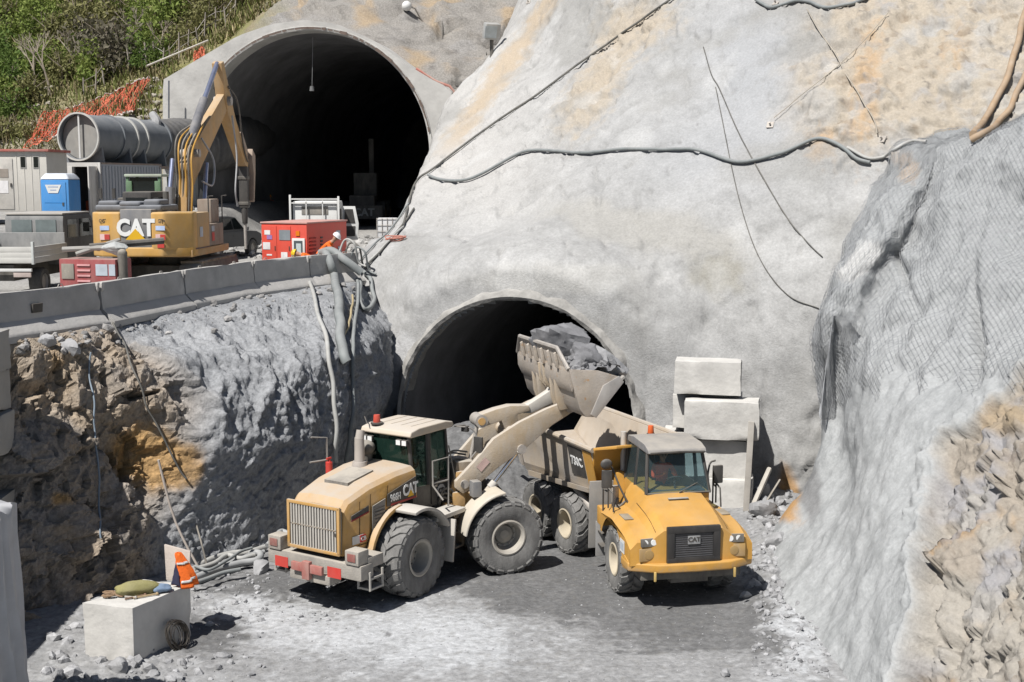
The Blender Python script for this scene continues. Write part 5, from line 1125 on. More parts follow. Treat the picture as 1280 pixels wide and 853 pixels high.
# person at the wheel
sit = dict(pelvis=(-1.0, 0, 2.35), waist=(-1.03, 0, 2.50), chest=(-1.03, 0, 2.76), neckb=(-1.01, 0, 2.93), neck=(-.99, 0, 2.99), headb=(-.97, 0, 3.05), head=(-.95, 0, 3.13), top=(-.95, 0, 3.22),
           hipl=(-.92, .12, 2.33), hipr=(-.92, -.12, 2.33), kneel=(-.55, .16, 2.30), kneer=(-.55, -.16, 2.30), ankl=(-.42, .16, 1.95), ankr=(-.42, -.16, 1.95), toel=(-.30, .16, 1.9), toer=(-.30, -.16, 1.9),
           shl=(-1.02, .20, 2.86), shr=(-1.02, -.20, 2.86), elbl=(-.82, .30, 2.62), elbr=(-.82, -.30, 2.62), wrl=(-.58, .16, 2.72), wrr=(-.58, -.16, 2.72), look=(1, -.05, -.15))
JACKR = M('red_orange_jacket', (.85, .11, .04), .85, var=.1); GLOVE = M('orange_glove', (.85, .20, .06), .8)
def place_in(host, sc, J):    # local seat points to world
    m = Matrix.Translation(host.location) @ Matrix.Rotation(host.rotation_euler.z, 4, 'Z') @ Matrix.Scale(sc, 4)
    ctr = m @ Vector((J['pelvis'][0], J['pelvis'][1], 0)); return ctr
def seated(name, label, host, sc, mats, dz=0.0, hat=None, dx=0.0):
    base = Vector((sit['pelvis'][0], 0, sit['pelvis'][2])); J = {k: (Vector(p)-base if k != 'look' else Vector(p)) for k, p in sit.items()}
    loc = Matrix.Translation(host.location) @ Matrix.Rotation(host.rotation_euler.z, 4, 'Z') @ Matrix.Scale(sc, 4) @ (base+Vector((dx, 0, dz)))
    r_, bd_, J_, fr = person(name, label, J, mats, loc, host.rotation_euler.z, sc)
    if hat: helmet(hat, J_, fr, r_)
    else:
        b = MB(); b.sphere(J_['head']+Vector((-.02, 0, .02)), .112, 14, 8, (1, .95, 1.05), half=True); b.build('hair', M('dark_hair', (.02, .015, .012), .8), r_)
    return r_
seated('person', 'driver in an orange jacket and gloves at the wheel of the dump truck', dt, TS, {'list': [JACKR, SKIN, DENIM, GLOVE, BOOT], 'map': work_map}, dx=.33, dz=.04)
seated('person', 'operator in a dark top with an orange shoulder inside the loader cab', ld, LS, {'list': [HV, SKIN, DENIM, SKIN, BOOT], 'map': work_map}, dz=-.18, dx=.42)
# ================================================================ ON THE PLATFORM
CONB = M('barrier_concrete', (.40, .39, .375), .92, var=.25, scale=1.5, dust=.3, top=.35, dcol=(.5, .48, .45), bump=.4, bscale=9)
CONW = M('block_concrete', (.60, .585, .55), .92, var=.16, scale=2, dust=.25, dcol=(.56, .54, .51), bump=.5, bscale=7)
JOIN = [(-75, 433), (122, 403), (227, 382), (314, 366), (384, 357), (446, 351)]
JL = ['concrete barrier with a square hole, first in the row and nearest the concrete block', 'grey concrete barrier behind the hanging dark cable, beside the barrier with the hole', 'grey concrete barrier in front of the excavator tracks', 'shaded concrete barrier in front of the red generator', 'concrete barrier with thick hoses laid over it, last at the rock face']
for i in range(5):
    p, q = G(*JOIN[i], BENCH), G(*JOIN[i+1], BENCH); L = (q-p).length-.05; m_ = (p+q)/2
    t = empty('concrete_barrier', JL[i], 'barrier', (m_.x, m_.y, BENCH), math.atan2((q-p).y, (q-p).x), 'concrete barriers along the platform edge')
    pr = [(-.44, -.12), (.44, -.12), (.44, .03), (.14, .32), (.09, .95), (-.09, .95), (-.14, .32), (-.44, .03)]
    b = MB(); b.prism([(-L/2, y, z) for y, z in pr], (L, 0, 0)); o = b.build('body', CONB, t, 0); chip(o, 8, .04, 4, i)
    for xx in (-L*.25, L*.25):
        b = MB(); b.tube([(xx-.09, 0, .93), (xx-.05, 0, 1.0), (xx+.05, 0, 1.0), (xx+.09, 0, .93)], .012, 5); b.build('lifting_loop', STEEL, t)
    if i == 0:
        b = MB(); b.box((L*.05, -.155, .55), (.30, .06, .20), (.12, 0, 0)); b.build('recess', M('recess_dark', (.10, .09, .08), .9), t)
    b = MB(); rnd = random.Random(i)
    for e in (-1, 1): b.box((e*(L/2-.06), -.10, .85), (.10, .08, .22), (.1, 0, .2*e))
    b.build('broken_edge', M('chipped_concrete', (.5, .48, .45), .9, bump=.6, bscale=20), t, .03)

# ---- excavator
ex = empty('excavator', 'yellow tracked excavator with raised boom seen from behind on the upper platform', 'excavator', (-10.75, 40.1, BENCH), R(87))
XY = M('excavator_yellow', (.60, .32, .055), .5, var=.14, dust=.28, chips=.06, top=.3, dcol=(.5, .42, .3))
XTAN = M('boom_tan', (.50, .28, .08), .55, var=.15, dust=.35, top=.3, dcol=(.5, .42, .32), chips=.1, chipcol=(.3, .2, .1))
for sd in (-1, 1):
    b = MB(); o_ = [(-1.9+.42*math.cos(a), .45+.42*math.sin(a)) for a in np.linspace(math.pi/2, 1.5*math.pi, 9)]+[(1.9+.42*math.cos(a), .45+.42*math.sin(a)) for a in np.linspace(-math.pi/2, math.pi/2, 9)]
    b.side(o_, sd*.95, sd*1.55); tr = b.build('track', BLKD, ex, .02)
    b = MB()
    for k in range(24): b.bb(-1.95+k*.163, -1.83+k*.163, sd*.93, sd*1.57, .86, .93); b.bb(-1.95+k*.163, -1.83+k*.163, sd*.93, sd*1.57, -.02, .04)
    tag(b.build('track_shoes', CHASSIS, tr), kind='stuff')
b = MB(); b.cyl((0, 0, .6), (0, 0, 1.15), .7, n=20); b.bb(-1.2, 1.2, -1.0, 1.0, .35, .75); b.build('undercarriage', BLKD, ex, .02)
b = MB(); b.bb(-2.35, 1.6, -1.42, 1.42, 1.08, 1.30); b.build('platform', XTAN, ex, .03)
# counterweight as a curved slab with a black panel let into it
def cw(y0, y1, z0, z1, x0=-2.98):
    P_ = []; ys_ = np.linspace(y0, y1, 9)
    for y in ys_: P_.append((x0+.10*(y/1.45)**2+.30*max(0, (y-1.15)/.33)**2+.95*max(0, -y-.82), y))
    b = MB(); b.prism([(x, y, z0) for x, y in P_]+[(-1.9, y1, z0), (-1.9, y0, z0)], (0, 0, z1-z0)); return b
b = cw(.50, 1.46, 1.32, 2.42); b.build('counterweight', XY, ex, .07, segs=3)
b = cw(-1.46, -.40, 1.32, 2.42); b.build('counterweight', XY, ex, .07, segs=3)
b = cw(-1.46, 1.46, 1.12, 1.40); b.build('counterweight_base', XY, ex, .05, segs=3)
b = cw(-.42, .52, 1.38, 2.50, -2.95); pnl = b.build('rear_panel', GRYP, ex, .03)
text('lettering', 'CAT', .66, LETW, pnl, (-2.975, .05, 1.95), (0, -1, 0), UPV, bold=.03, squeeze=.86)
triangle('triangle_mark', (-2.995, .05, 1.62), (0, -1, 0), UPV, .60, .32, LETY, pnl)
for sgn in (1, -1):
    yy = .98 if sgn > 0 else -.68; xx = -2.98+.10*(yy/1.45)**2
    text('lettering', 'CGT>', .15, BLK, ex, (xx-.006, yy, 2.16), (.09*sgn, -1, 0), UPV, ext=.003, bold=.003, squeeze=.8)
    for (z, w_, h_, m_) in ((1.96, .32, .13, M('sticker_blue', (.45, .55, .75), .6)), (1.70, .34, .17, M('sticker_pink', (.8, .55, .52), .6)), (1.46, .24, .15, REDM)): sticker('sticker', (xx-.008, yy, z), (0, -1, 0), UPV, w_*.85, h_, m_, ex, .014)
    sticker('sticker', (xx-.03, yy-.07, 1.70), (0, -1, 0), UPV, .15, .15, REDM, ex, .004)
# right-hand side boxes
b = MB(); b.bb(-1.95, -.7, -1.47, -.55, 1.32, 2.38); sb_ = b.build('side_box', XTAN, ex, .04)
b = MB(); b.bb(-.68, .9, -1.45, -.55, 1.32, 2.0); b.build('fuel_tank', M('brown_panel', (.20, .13, .09), .7, dust=.4), ex, .04)
sticker('sticker', (-1.6, -1.478, 1.80), (1, 0, 0), UPV, .30, .30, M('sticker_grey', (0, 0, 0)), ex, .006); sticker('sticker', (-.3, -1.46, 1.6), (1, 0, 0), UPV, .26, .26, REDM, ex, .006); sticker('sticker', (-.3, -1.458, 1.85), (1, 0, 0), UPV, .3, .16, M('sticker_grey', (0, 0, 0)), ex, .006)
b = MB(); b.bb(-2.15, -.72, -1.475, -1.47, 1.30, 1.34); b.build('side_seam', BLK, ex)
# engine hood
HOODG = M('hood_grey', (.085, .09, .10), .6, dust=.25, top=.55, dcol=(.30, .31, .33))
b = MB(); b.bb(-2.5, -.9, -.58, 1.42, 2.42, 2.62); b.build('engine_hood', HOODG, ex, .08, segs=3)
for (x0, x1, y0, y1, z) in ((-2.45, -1.7, .75, 1.35, 2.74), (-2.5, -1.6, .05, .70, 2.72), (-2.4, -1.5, -.50, .0, 2.78)):
    b = MB(); b.bb(x0, x1, y0, y1, 2.55, z); b.build('hood_cover', HOODG, ex, .09, segs=3)
b = MB(); b.cyl((-1.2, -.3, 2.5), (-1.2, -.3, 3.0), .09, n=12); b.build('exhaust_stack', BLKD, ex)
b = MB(); b.side([(-.2, 1.3), (1.6, 1.3), (1.85, 1.9), (1.5, 2.98), (-.2, 2.98)], .5, 1.42); b.build('cab', BLK, ex, .06)
for (x0, x1) in ((-.1, .65), (.75, 1.45)):
    b = MB(); b.bb(x0, x1, .485, .50, 1.9, 2.8); b.build('cab_window', GLASSD, ex)
b = MB(); b.bb(-.206, -.2, .62, 1.3, 2.0, 2.8); b.build('cab_window', GLASSD, ex)
b = MB(); b.bb(.1, 1.0, -1.30, -.85, 2.0, 2.75); b.build('tool_box', M('brown_panel', (0, 0, 0)), ex, .05)
for (x, y) in ((-.6, -1.42), (.9, -1.42)):
    b = MB(); b.tube([(x, y, 2.0), (x, y, 2.85), (x+.5, y, 2.85)], .02, 6); b.build('handrail', BLK, ex)
for y in (-.9, .9, 1.3):
    b = MB(); b.box((-2.3, y, 2.95), (.08, .08, .3)); b.build('work_light', BLK, ex)
# boom, stick, breaker (x forward, z up)
def link(poly, y0, y1, name, mat, par=ex, bev=.03): b = MB(); b.side(poly, y0, y1); return b.build(name, mat, par, bev)
boom = link([(.35, 1.85), (.75, 1.75), (1.2, 3.1), (1.85, 3.55), (5.35, 5.70), (5.75, 5.95), (5.65, 6.32), (5.2, 6.35), (1.25, 4.35), (.65, 3.85)], -.14, -.42, 'boom', XTAN)
for (px_, pz_, r_) in ((5.5, 6.1, .16), (.55, 1.9, .17), (1.5, 4.2, .13)):
    b = MB(); b.cyl((px_, -.58, pz_), (px_, .04, pz_), r_, n=16); b.build('boom_pin', STEEL, boom)
stick = link([(4.80, 7.35), (5.10, 7.45), (5.85, 6.35), (6.5, 5.5), (8.15, 4.05), (8.0, 3.8), (7.65, 3.9), (5.5, 5.6), (5.2, 6.1)], -.10, -.45, 'stick', XTAN)
for (p0, p1, p2, r, nm) in (((1.45, -.27, 4.55), (3.2, -.27, 6.0), (4.9, -.27, 7.35), .15, 'stick_cylinder'), ((.15, .06, 2.2), (.35, .06, 3.1), (.70, .06, 4.0), .15, 'boom_cylinder'), ((1.25, -.66, 1.5), (1.6, -.66, 2.7), (1.95, -.66, 3.9), .12, 'boom_cylinder'), ((5.0, -.27, 7.35), (6.3, -.27, 6.3), (7.3, -.27, 5.0), .10, 'tool_cylinder')):
    b = MB(); b.cyl(p0, p1, r, n=14); c_ = b.build(nm, M('cylinder_dark', (.10, .11, .14), .5, dust=.3), ex); b = MB(); b.cyl(p1, p2, r*.55, n=12); b.build('rod', M('rod_blue_steel', (.30, .33, .45), .3, .6), c_)
b = MB(); b.side([(7.25, 5.05), (7.45, 5.1), (8.25, 4.35), (8.1, 4.15)], -.42, -.12); b.build('tool_link', M('worn_link', (.40, .28, .2), .6, dust=.3), ex, .02)
br = MB(); br.bb(7.86, 8.16, -.44, -.12, 2.3, 4.1); br.cyl((8.0, -.28, 2.3), (8.0, -.28, 1.7), .13, .10, 14); hm = br.build('breaker', BLK, ex, .05)
b = MB(); b.cyl((8.0, -.28, 1.72), (8.02, -.28, .75), .06, .05, 12); b.build('chisel', STEEL, hm)
for (z0_, z1_) in ((3.35, 3.47), (2.4, 2.52)):
    b = MB(); b.bb(7.83, 8.19, -.47, -.09, z0_, z1_); b.build('breaker_band', BLKD, hm, .02)
b = MB(); b.side([(8.25, 4.5), (8.65, 4.25), (8.6, 3.6), (8.35, 2.5), (8.22, 2.55), (8.35, 3.6), (8.15, 4.1)], -.58, -.38); b.build('coupler', M('worn_link', (0, 0, 0)), ex, .03)
for k in range(6):
    y = -.55+.10*k; hose([(.5, y, 2.2), (.55, y-.05, 3.2), (.75, y, 4.2+.08*k), (2.4, y*.8, 5.15)], .03, 'hydraulic_hose', HOSEB if k % 2 else M('hose_amber', (.5, .28, .06), .5), ex)
hose([(2.0, -.5, 4.7), (2.6, -.7, 4.0), (2.1, -.8, 3.2), (1.4, -.65, 3.3)], .035, 'hydraulic_hose', M('hose_grey', (.4, .4, .4), .6), ex)
hose([(5.6, -.55, 5.6), (5.9, -.6, 4.2), (5.6, -.6, 3.0), (5.9, -.58, 2.4)], .03, 'hydraulic_hose', M('hose_grey', (0, 0, 0)), ex)
hose([(5.4, -.5, 6.6), (6.4, -.55, 6.1), (7.2, -.5, 4.6), (7.8, -.5, 4.0)], .03, 'hydraulic_hose', HOSEB, ex)

# ---- red generator
p = Vector((-6.8, 42.25, BENCH)); gen = empty('generator', 'bright red generator cabinet behind the barriers with stickers and a control panel', 'generator', p, R(70))
GR = M('generator_red', (.70, .075, .045), .45, var=.06, dust=.06, top=.3, dcol=(.5, .4, .36)); PAP = M('paper_white', (.75, .73, .72), .7)
b = MB(); b.bb(0, 2.85, 0, 1.72, .12, 1.90); body_ = b.build('cabinet', GR, gen, .025)          # local x runs back, +y to the viewer's left
b = MB(); b.bb(.05, 2.8, .06, 1.66, -.02, .12); b.build('skid', BLKD, gen)
b = MB(); b.bb(-.03, 2.88, -.03, 1.75, 1.90, 1.95); b.build('roof', M('generator_roof', (.6, .25, .2), .6, dust=.5, dcol=(.5, .43, .4)), gen, .01)
for (y0, y1) in ((.60, 1.10), (1.14, 1.66)):
    b = MB(); b.bb(-.018, 0, y0, y1, .25, 1.82); dr_ = b.build('door', GR, gen, .006); b = MB(); b.bb(-.035, -.018, y0+.04, y0+.07, 1.0, 1.15); b.build('handle', BLK, dr_)
sticker('control_panel', (-.02, .82, 1.52), (0, -1, 0), UPV, .42, .34, M('panel_glass', (.25, .28, .3), .2), gen, .012); sticker('sticker', (-.02, .85, .82), (0, -1, 0), UPV, .24, .26, PAP, gen, .01)
sticker('sticker', (-.02, 1.48, 1.60), (0, -1, 0), UPV, .22, .15, PAP, gen, .008); sticker('sticker', (-.02, 1.40, 1.44), (0, -1, 0), UPV, .2, .14, M('sticker_violet', (.35, .2, .45), .6), gen, .01); sticker('sticker', (-.02, 1.52, 1.15), (0, -1, 0), UPV, .28, .24, PAP, gen, .009); sticker('sticker', (-.02, 1.42, .85), (0, -1, 0), UPV, .2, .05, PAP, gen, .009)
b = MB(); b.bb(-.05, 0, .06, .54, .75, 1.42); pb = b.build('socket_box', WHITE, gen, .015); sticker('socket_window', (-.055, .30, 1.1), (0, -1, 0), UPV, .32, .48, M('panel_dark', (.10, .12, .13), .3), pb, .008); sticker('socket_face', (-.064, .28, 1.08), (0, -1, 0), UPV, .18, .34, M('panel_pale', (.5, .58, .58), .5), pb, .006)
b = MB(); b.bb(-.03, 0, .26, .40, 1.50, 1.66); b.build('warning_lamp', ORANGE, gen)
for c_ in range(2):
    for k in range(9):
        b = MB(); x0 = .15+c_*.62; z = .45+k*.12; b.box((x0+.22, -.012, z), (.42 if c_ == 0 else .14, .03, .05), (.5, 0, 0)); b.build('louvre', BLK if c_ else M('louvre_red', (.35, .04, .03), .6), gen)
sticker('sticker', (2.2, -.004, 1.45), (1, 0, 0), UPV, .30, .3, M('sticker_grey', (0, 0, 0)), gen, .008); sticker('sticker', (2.3, -.004, .95), (1, 0, 0), UPV, .25, .2, M('sticker_grey', (0, 0, 0)), gen, .008)

# ---- small vehicles
def road_wheel(par, c, r, wd, sd, rimm=None, ax='y'):
    b = MB(); h = wd/2; b.lathe([(r*.58, -h), (r*.9, -h), (r, -h*.7), (r, h*.7), (r*.9, h), (r*.58, h)], c, (0, sd, 0), 26); t = b.build('wheel', M('road_tyre', (.03, .03, .03), .8, dust=.4, dcol=(.25, .24, .22)), par, ang=40)
    b = MB(); b.lathe([(r*.58, h*.95), (r*.55, h*.5), (r*.2, h*.65), (.001, h*.7)], c, (0, sd, 0), 20); b.build('rim', rimm or STEEL, t)
pk = empty('pickup', 'dusty dark grey double cab pickup parked by the dark tunnel mouth', 'pickup', (-12.55, 54.2, BENCH+.02), math.pi/2-R(16))
PG = M('pickup_grey', (.045, .047, .052), .4, var=.1, dust=.3, top=.2, dcol=(.15, .145, .14))
b = MB(); b.side([(-2.5, .5), (-2.0, .5)]+arch(-1.5, .38, .44, 165, 15, 7)+arch(1.5, .38, .44, 165, 15, 7)+[(2.2, .45), (2.35, .7), (2.3, .98), (1.9, 1.10), (.95, 1.16), (-2.5, 1.16)], -.92, .92); b.build('body', PG, pk, .05, segs=3)
b = MB(); V = []; pr = [(-2.42, 1.16), (.95, 1.14), (.25, 1.74), (-.3, 1.80), (-1.9, 1.80), (-2.36, 1.70)]
o_ = [(x, -.90 if z < 1.3 else -.74, z) for x, z in pr]; i_ = [(x, .90 if z < 1.3 else .74, z) for x, z in pr]; b.add(o_+i_, [tuple(range(6)), tuple(range(11, 5, -1))]+[(k, (k+1) % 6, 6+(k+1) % 6, 6+k) for k in range(6)]); b.build('cabin', PG, pk, .04, segs=3)
for sd in (-1, 1):
    for (x0, x1, x2, x3) in ((-2.2, -1.25, -1.28, -2.1), (-1.12, -.22, -.25, -1.1), (-.12, .68, .22, -.1)):
        quad('side_window', [(x0, sd*.895, 1.24), (x1, sd*.895, 1.24), (x2, sd*.775, 1.70), (x3, sd*.775, 1.70)], GLASSD, pk, .012*sd*-1)
    b = MB(); b.bb(-2.53, -2.49, sd*.62, sd*.88, .82, 1.12); b.build('tail_light', M('dark_red_lens', (0, 0, 0)), pk, .02)
    b = MB(); b.box((.75, sd*1.02, 1.25), (.10, .18, .15)); b.build('mirror', PG, pk, .03)
    b = MB(); b.bb(-.3, -.1, sd*.925, sd*.94, .95, .99); b.build('handle', BLK, pk)
    for x in (-1.5, 1.5): road_wheel(pk, (x, sd*.80, .38), .38, .26, sd)
quad('rear_window', [(-2.415, -.78, 1.24), (-2.415, .78, 1.24), (-2.385, .66, 1.68), (-2.385, -.66, 1.68)], M('dusty_window', (.16, .155, .15), .6, dust=.4), pk)
quad('windscreen', [(.90, -.78, 1.18), (.90, .78, 1.18), (.30, .66, 1.70), (.30, -.66, 1.70)], GLASSD, pk)
b = MB(); b.bb(-2.62, -2.48, -.9, .9, .45, .65); b.build('bumper', BLKD, pk, .03)
sticker('number_plate', (-2.53, 0, .9), (0, -1, 0), UPV, .5, .12, WHITE, pk, .01)

wt = empty('flatbed_truck', 'white flatbed truck with its door open behind the red generator', 'truck', (-8.18, 53.0, BENCH), R(90))
b = MB(); b.side([(.05, .75), (2.05, .75), (2.15, 1.25), (1.85, 2.35), (1.7, 2.45), (.10, 2.45), (.05, 2.3)], -.92, .92); cb = b.build('cab', WHITE, wt, .05)
b = MB(); b.bb(.03, .06, -.55, .55, 1.9, 2.24); b.build('rear_window', M('dusty_window', (0, 0, 0)), wt, .01)
b = MB(); b.bb(.4, 1.25, -.935, -.92, 1.0, 2.1); b.build('door_opening', M('recess_dark', (0, 0, 0)), wt)
b = MB(); b.bb(.25, 1.35, -.93, -.80, .9, 2.12); b.build('door_jamb', BLK, wt)
dq = MB(); o_ = [(-.95, .80), (-1.62, .80), (-1.66, 1.5), (-1.52, 2.22), (-1.0, 2.22), (-.95, 1.5)]; dq.plate(o_, 1.28, 1.33); dr_ = dq.build('door', WHITE, wt, .02)
dq = MB(); dq.plate([(-1.05, 1.50), (-1.52, 1.50), (-1.42, 2.10), (-1.08, 2.10)], 1.265, 1.285); dq.build('door_glass', BLK, dr_); dq = MB(); dq.plate([(-1.03, .95), (-1.5, .95), (-1.52, 1.38), (-1.05, 1.38)], 1.26, 1.285); dq.build('door_trim', BLK, dr_)
b = MB(); b.bb(-3.2, -.05, -1.0, 1.0, .88, .98); b.build('flatbed', M('bed_grey', (.35, .35, .35), .8, dust=.4), wt, .01)
for (y0, y1, z0, z1) in ((-1.04, -.96, .95, 2.66), (.96, 1.04, .95, 2.72)):
    b = MB(); b.bb(-.12, -.04, y0, y1, z0, z1); b.build('rack_post', WHITE, wt, .01)
for z in (2.36, 2.52):
    b = MB(); b.bb(-.10, -.05, -.97, .97, z, z+.05); b.build('rack_rail', WHITE, wt)
for y in (-.34, .34):
    b = MB(); b.bb(-.10, -.06, y-.02, y+.02, 1.0, 2.5); b.build('rack_bar', WHITE, wt)
for x in (-2.3, 1.4):
    for sd in (-1, 1): road_wheel(wt, (x, sd*.82, .40), .40, .28, sd)
b = MB(); b.bb(-3.0, 2.0, -.35, .35, .5, .86); b.build('chassis', BLKD, wt)
b = MB(); b.cyl((-.4, -.35, .99), (-.4, -.35, 1.5), .17, n=14); tag(b.build('drum', M('pale_drum', (.5, .42, .3), .6, dust=.3)), 'small pale drum standing on the white truck bed', 'drum'); bpy.data.objects['drum'].matrix_world = Matrix.Translation(wt.location) @ Matrix.Rotation(R(90), 4, 'Z')

lf = empty('flatbed_truck', 'grey double cab drop-side truck parked beside the row of barriers, near the blue toilet', 'truck', (-14.55, 36.0, BENCH), R(88))
LG = M('dropside_cream', (.62, .61, .57), .7, var=.08, dust=.2, dcol=(.52, .5, .46)); DG = M('cab_grey', (.12, .125, .13), .6, dust=.4, top=.6, dcol=(.4, .39, .37))
b = MB(); b.bb(0, 2.5, -1.0, 1.0, 1.0, 1.10); b.build('flatbed', LG, lf, .01)
for (x0, x1, y0, y1) in ((-.03, .02, -1.0, 1.0), (0, 2.5, -1.03, -.98), (0, 2.5, .98, 1.03)):
    for k in range(3):
        b = MB(); b.bb(x0, x1, y0, y1, 1.02+k*.155, 1.02+k*.155+.145); b.build('side_board', LG, lf, .01)
for sd in (-1, 1):
    b = MB(); b.bb(-.05, .05, sd*1.05, sd*.98, .98, 1.62); b.build('corner_post', M('post_pale', (.55, .57, .55), .6), lf, .01)
b = MB(); b.bb(2.4, 2.48, -1.0, 1.0, 1.0, 1.78); b.build('headboard', DG, lf, .02)
b = MB(); b.side([(2.6, .8), (5.3, .8), (5.5, 1.3), (5.0, 2.20), (4.8, 2.30), (2.65, 2.30), (2.6, 2.1)], -.90, .90); b.build('cab', DG, lf, .06)
b = MB(); b.bb(2.62, 4.9, -.88, .88, 2.30, 2.36); b.build('roof', M('roof_pale', (.42, .40, .38), .7, dust=.4), lf, .03)
for (y0, y1) in ((-.68, -.06), (.06, .68)):
    b = MB(); b.bb(2.58, 2.61, y0, y1, 1.75, 2.15); b.build('rear_window', M('cab_pane', (.17, .2, .2), .25), lf)
for sd in (-1, 1):
    for (x0, x1, x2) in ((2.9, 3.7, 3.7), (3.9, 5.0, 4.7)): quad('side_window', [(x0, sd*.905, 1.6), (x1, sd*.905, 1.6), (x2, sd*.905, 2.15), (x0, sd*.905, 2.15)], GLASSD, lf, .01*-sd)
    b = MB(); b.tube([(5.1, sd*.9, 1.8), (5.2, sd*1.15, 1.9)], .02); b.box((5.2, sd*1.2, 1.85), (.08, .18, .3)); b.build('mirror', BLK, lf)
    for x in (.9, 4.6): road_wheel(lf, (x, sd*.80, .42), .42, .34, sd)
    b = MB(); b.bb(-.06, 0, sd*.45, sd*.95, .62, .76); b.build('tail_light', M('tail_pale', (.5, .42, .38), .5), lf, .01)
b = MB(); b.bb(-.08, 0, -.98, .98, .78, .86); b.build('bumper', WHITE, lf, .01)
b = MB(); b.bb(.1, 5.2, -.4, .4, .5, .95); b.build('chassis', BLKD, lf)

# ---- welder on the platform edge
pw = G(108, 372, BENCH); wd_ = empty('welding_generator', 'dark red welding generator just behind the barriers beside the grey truck', 'generator', (W(106, 340, 33.4).x, 33.6, BENCH), R(78))
b = MB(); b.bb(0, .85, -.82, .82, .35, 1.28); b.build('cabinet', M('dark_red', (.30, .025, .035), .5, var=.2, dust=.2, top=.4), wd_, .03)
b = MB(); b.bb(-.03, 0, .38, .74, .75, 1.15); b.build('control_panel', M('panel_worn', (.22, .2, .17), .6, dust=.3, chips=.4, chipcol=(.5, .45, .3)), wd_, .01)
for (y, w_) in ((-.42, .34), (-.72, .18)):
    sticker('sticker', (-.004, y, 1.0), (0, -1, 0), UPV, w_, .3, M('sticker_grey', (0, 0, 0)), wd_, .01)
for k in range(4):
    b = MB(); b.box((-.012, .1, .7+k*.14), (.02, .38, .05), (0, .3, 0)); b.build('louvre', M('dusty_pink', (.5, .25, .25), .7), wd_)
b = MB()
for x in (.1, .75):
    for y in (-.75, .75): b.cyl((x, y-.06, .18), (x, y+.06, .18), .2, n=14)
b.bb(.0, .85, -.7, .7, .28, .36); b.build('undercarriage', BLKD, wd_)
b = MB(); b.cyl((.2, -.92, .6), (.2, -.92, 1.42), .13, n=12); b.sphere((.2, -.92, 1.42), .13, 12, 6, half=True); tag(b.build('gas_bottle', BLKD), 'black gas bottle beside the dark red welding generator', 'gas bottle'); bpy.data.objects['gas_bottle'].matrix_world = Matrix.Translation((wd_.location)) @ Matrix.Rotation(R(78), 4, 'Z')
for k, (u0, v0, u1, v1, d0, d1, r) in enumerate(((112, 309, 205, 301, 34, 34.6, .09), (95, 318, 150, 300, 33.8, 34.3, .06), (78, 312, 130, 310, 33.9, 34.0, .07))):
    b = MB(); b.cyl(W(u0, v0, d0), W(u1, v1, d1), r, n=8); c_ = (W(u0, v0, d0)+W(u1, v1, d1))/2
    tag(b.build('steel_bar', BLK if k == 0 else M('bar_grey', (.3, .3, .29), .6, dust=.3)), ['long black steel bar lying across the welding generator', 'grey bar slanting up from the welding generator top', 'short grey bar lying flat on the welding generator'][k], 'steel bar')
o = rock('sack', W(140, 311, 34.0), .28, M('sack_grey', (.42, .43, .42), .8, bump=.4), 41, (1.3, 1, .6)); tag(o, 'crumpled grey sack on top of the welding generator', 'sack')

# ---- blue toilet, cabin, container with fan and duct
def zb_at(x, y): return 5.5+1.5*float(sst(43.5, 48.5, y)*sst(-12.6, -15, x))
px_ = W(76, 240, 50); bt_ = empty('portable_toilet', 'bright blue portable toilet with a white roof beside the container', 'toilet', (px_.x, 50, zb_at(px_.x, 50)-.15), R(-4))
BL = M('toilet_blue', (.045, .26, .62), .5, var=.06, dust=.08)
b = MB(); b.bb(-.56, .56, -.56, .56, .05, 2.0); b.build('cabin', BL, bt_, .05)
b = MB(); b.bb(-.45, .45, -.585, -.56, .15, 1.9); dd = b.build('door', BL, bt_, .012); b = MB(); b.bb(.30, .36, -.61, -.585, 1.0, 1.12); b.build('handle', BLK, dd)
b = MB(); b.prism([(-.36, -.59, 1.80), (-.24, -.59, 1.48), (.14, -.59, 1.48), (.28, -.59, 1.80)], (0, -.01, 0)); sg_ = b.build('sign', WHITE, dd); b = MB(); b.bb(-.24, .16, -.603, -.60, 1.70, 1.73); b.bb(-.16, .08, -.603, -.60, 1.58, 1.61); b.build('sign_print', M('sign_blue_print', (.2, .3, .5), .6), sg_)
for z in (.5, 1.1):
    b = MB(); b.bb(-.4, .4, -.592, -.585, z, z+.02); b.build('door_rib', M('toilet_blue_dark', (.03, .2, .5), .5), dd)
b = MB(); b.box((0, 0, 2.12), (1.18, 1.18, .24), None, .72, .72); b.build('roof', M('toilet_roof', (.66, .70, .76), .5, dust=.1), bt_, .07, segs=3)
b = MB(); b.bb(-.6, .6, -.6, .6, -.1, .07); b.build('base', GRYP, bt_)
b = MB(); b.cyl((.4, .4, 2.1), (.4, .4, 2.5), .05, n=10); b.build('vent_pipe', BLK, bt_)

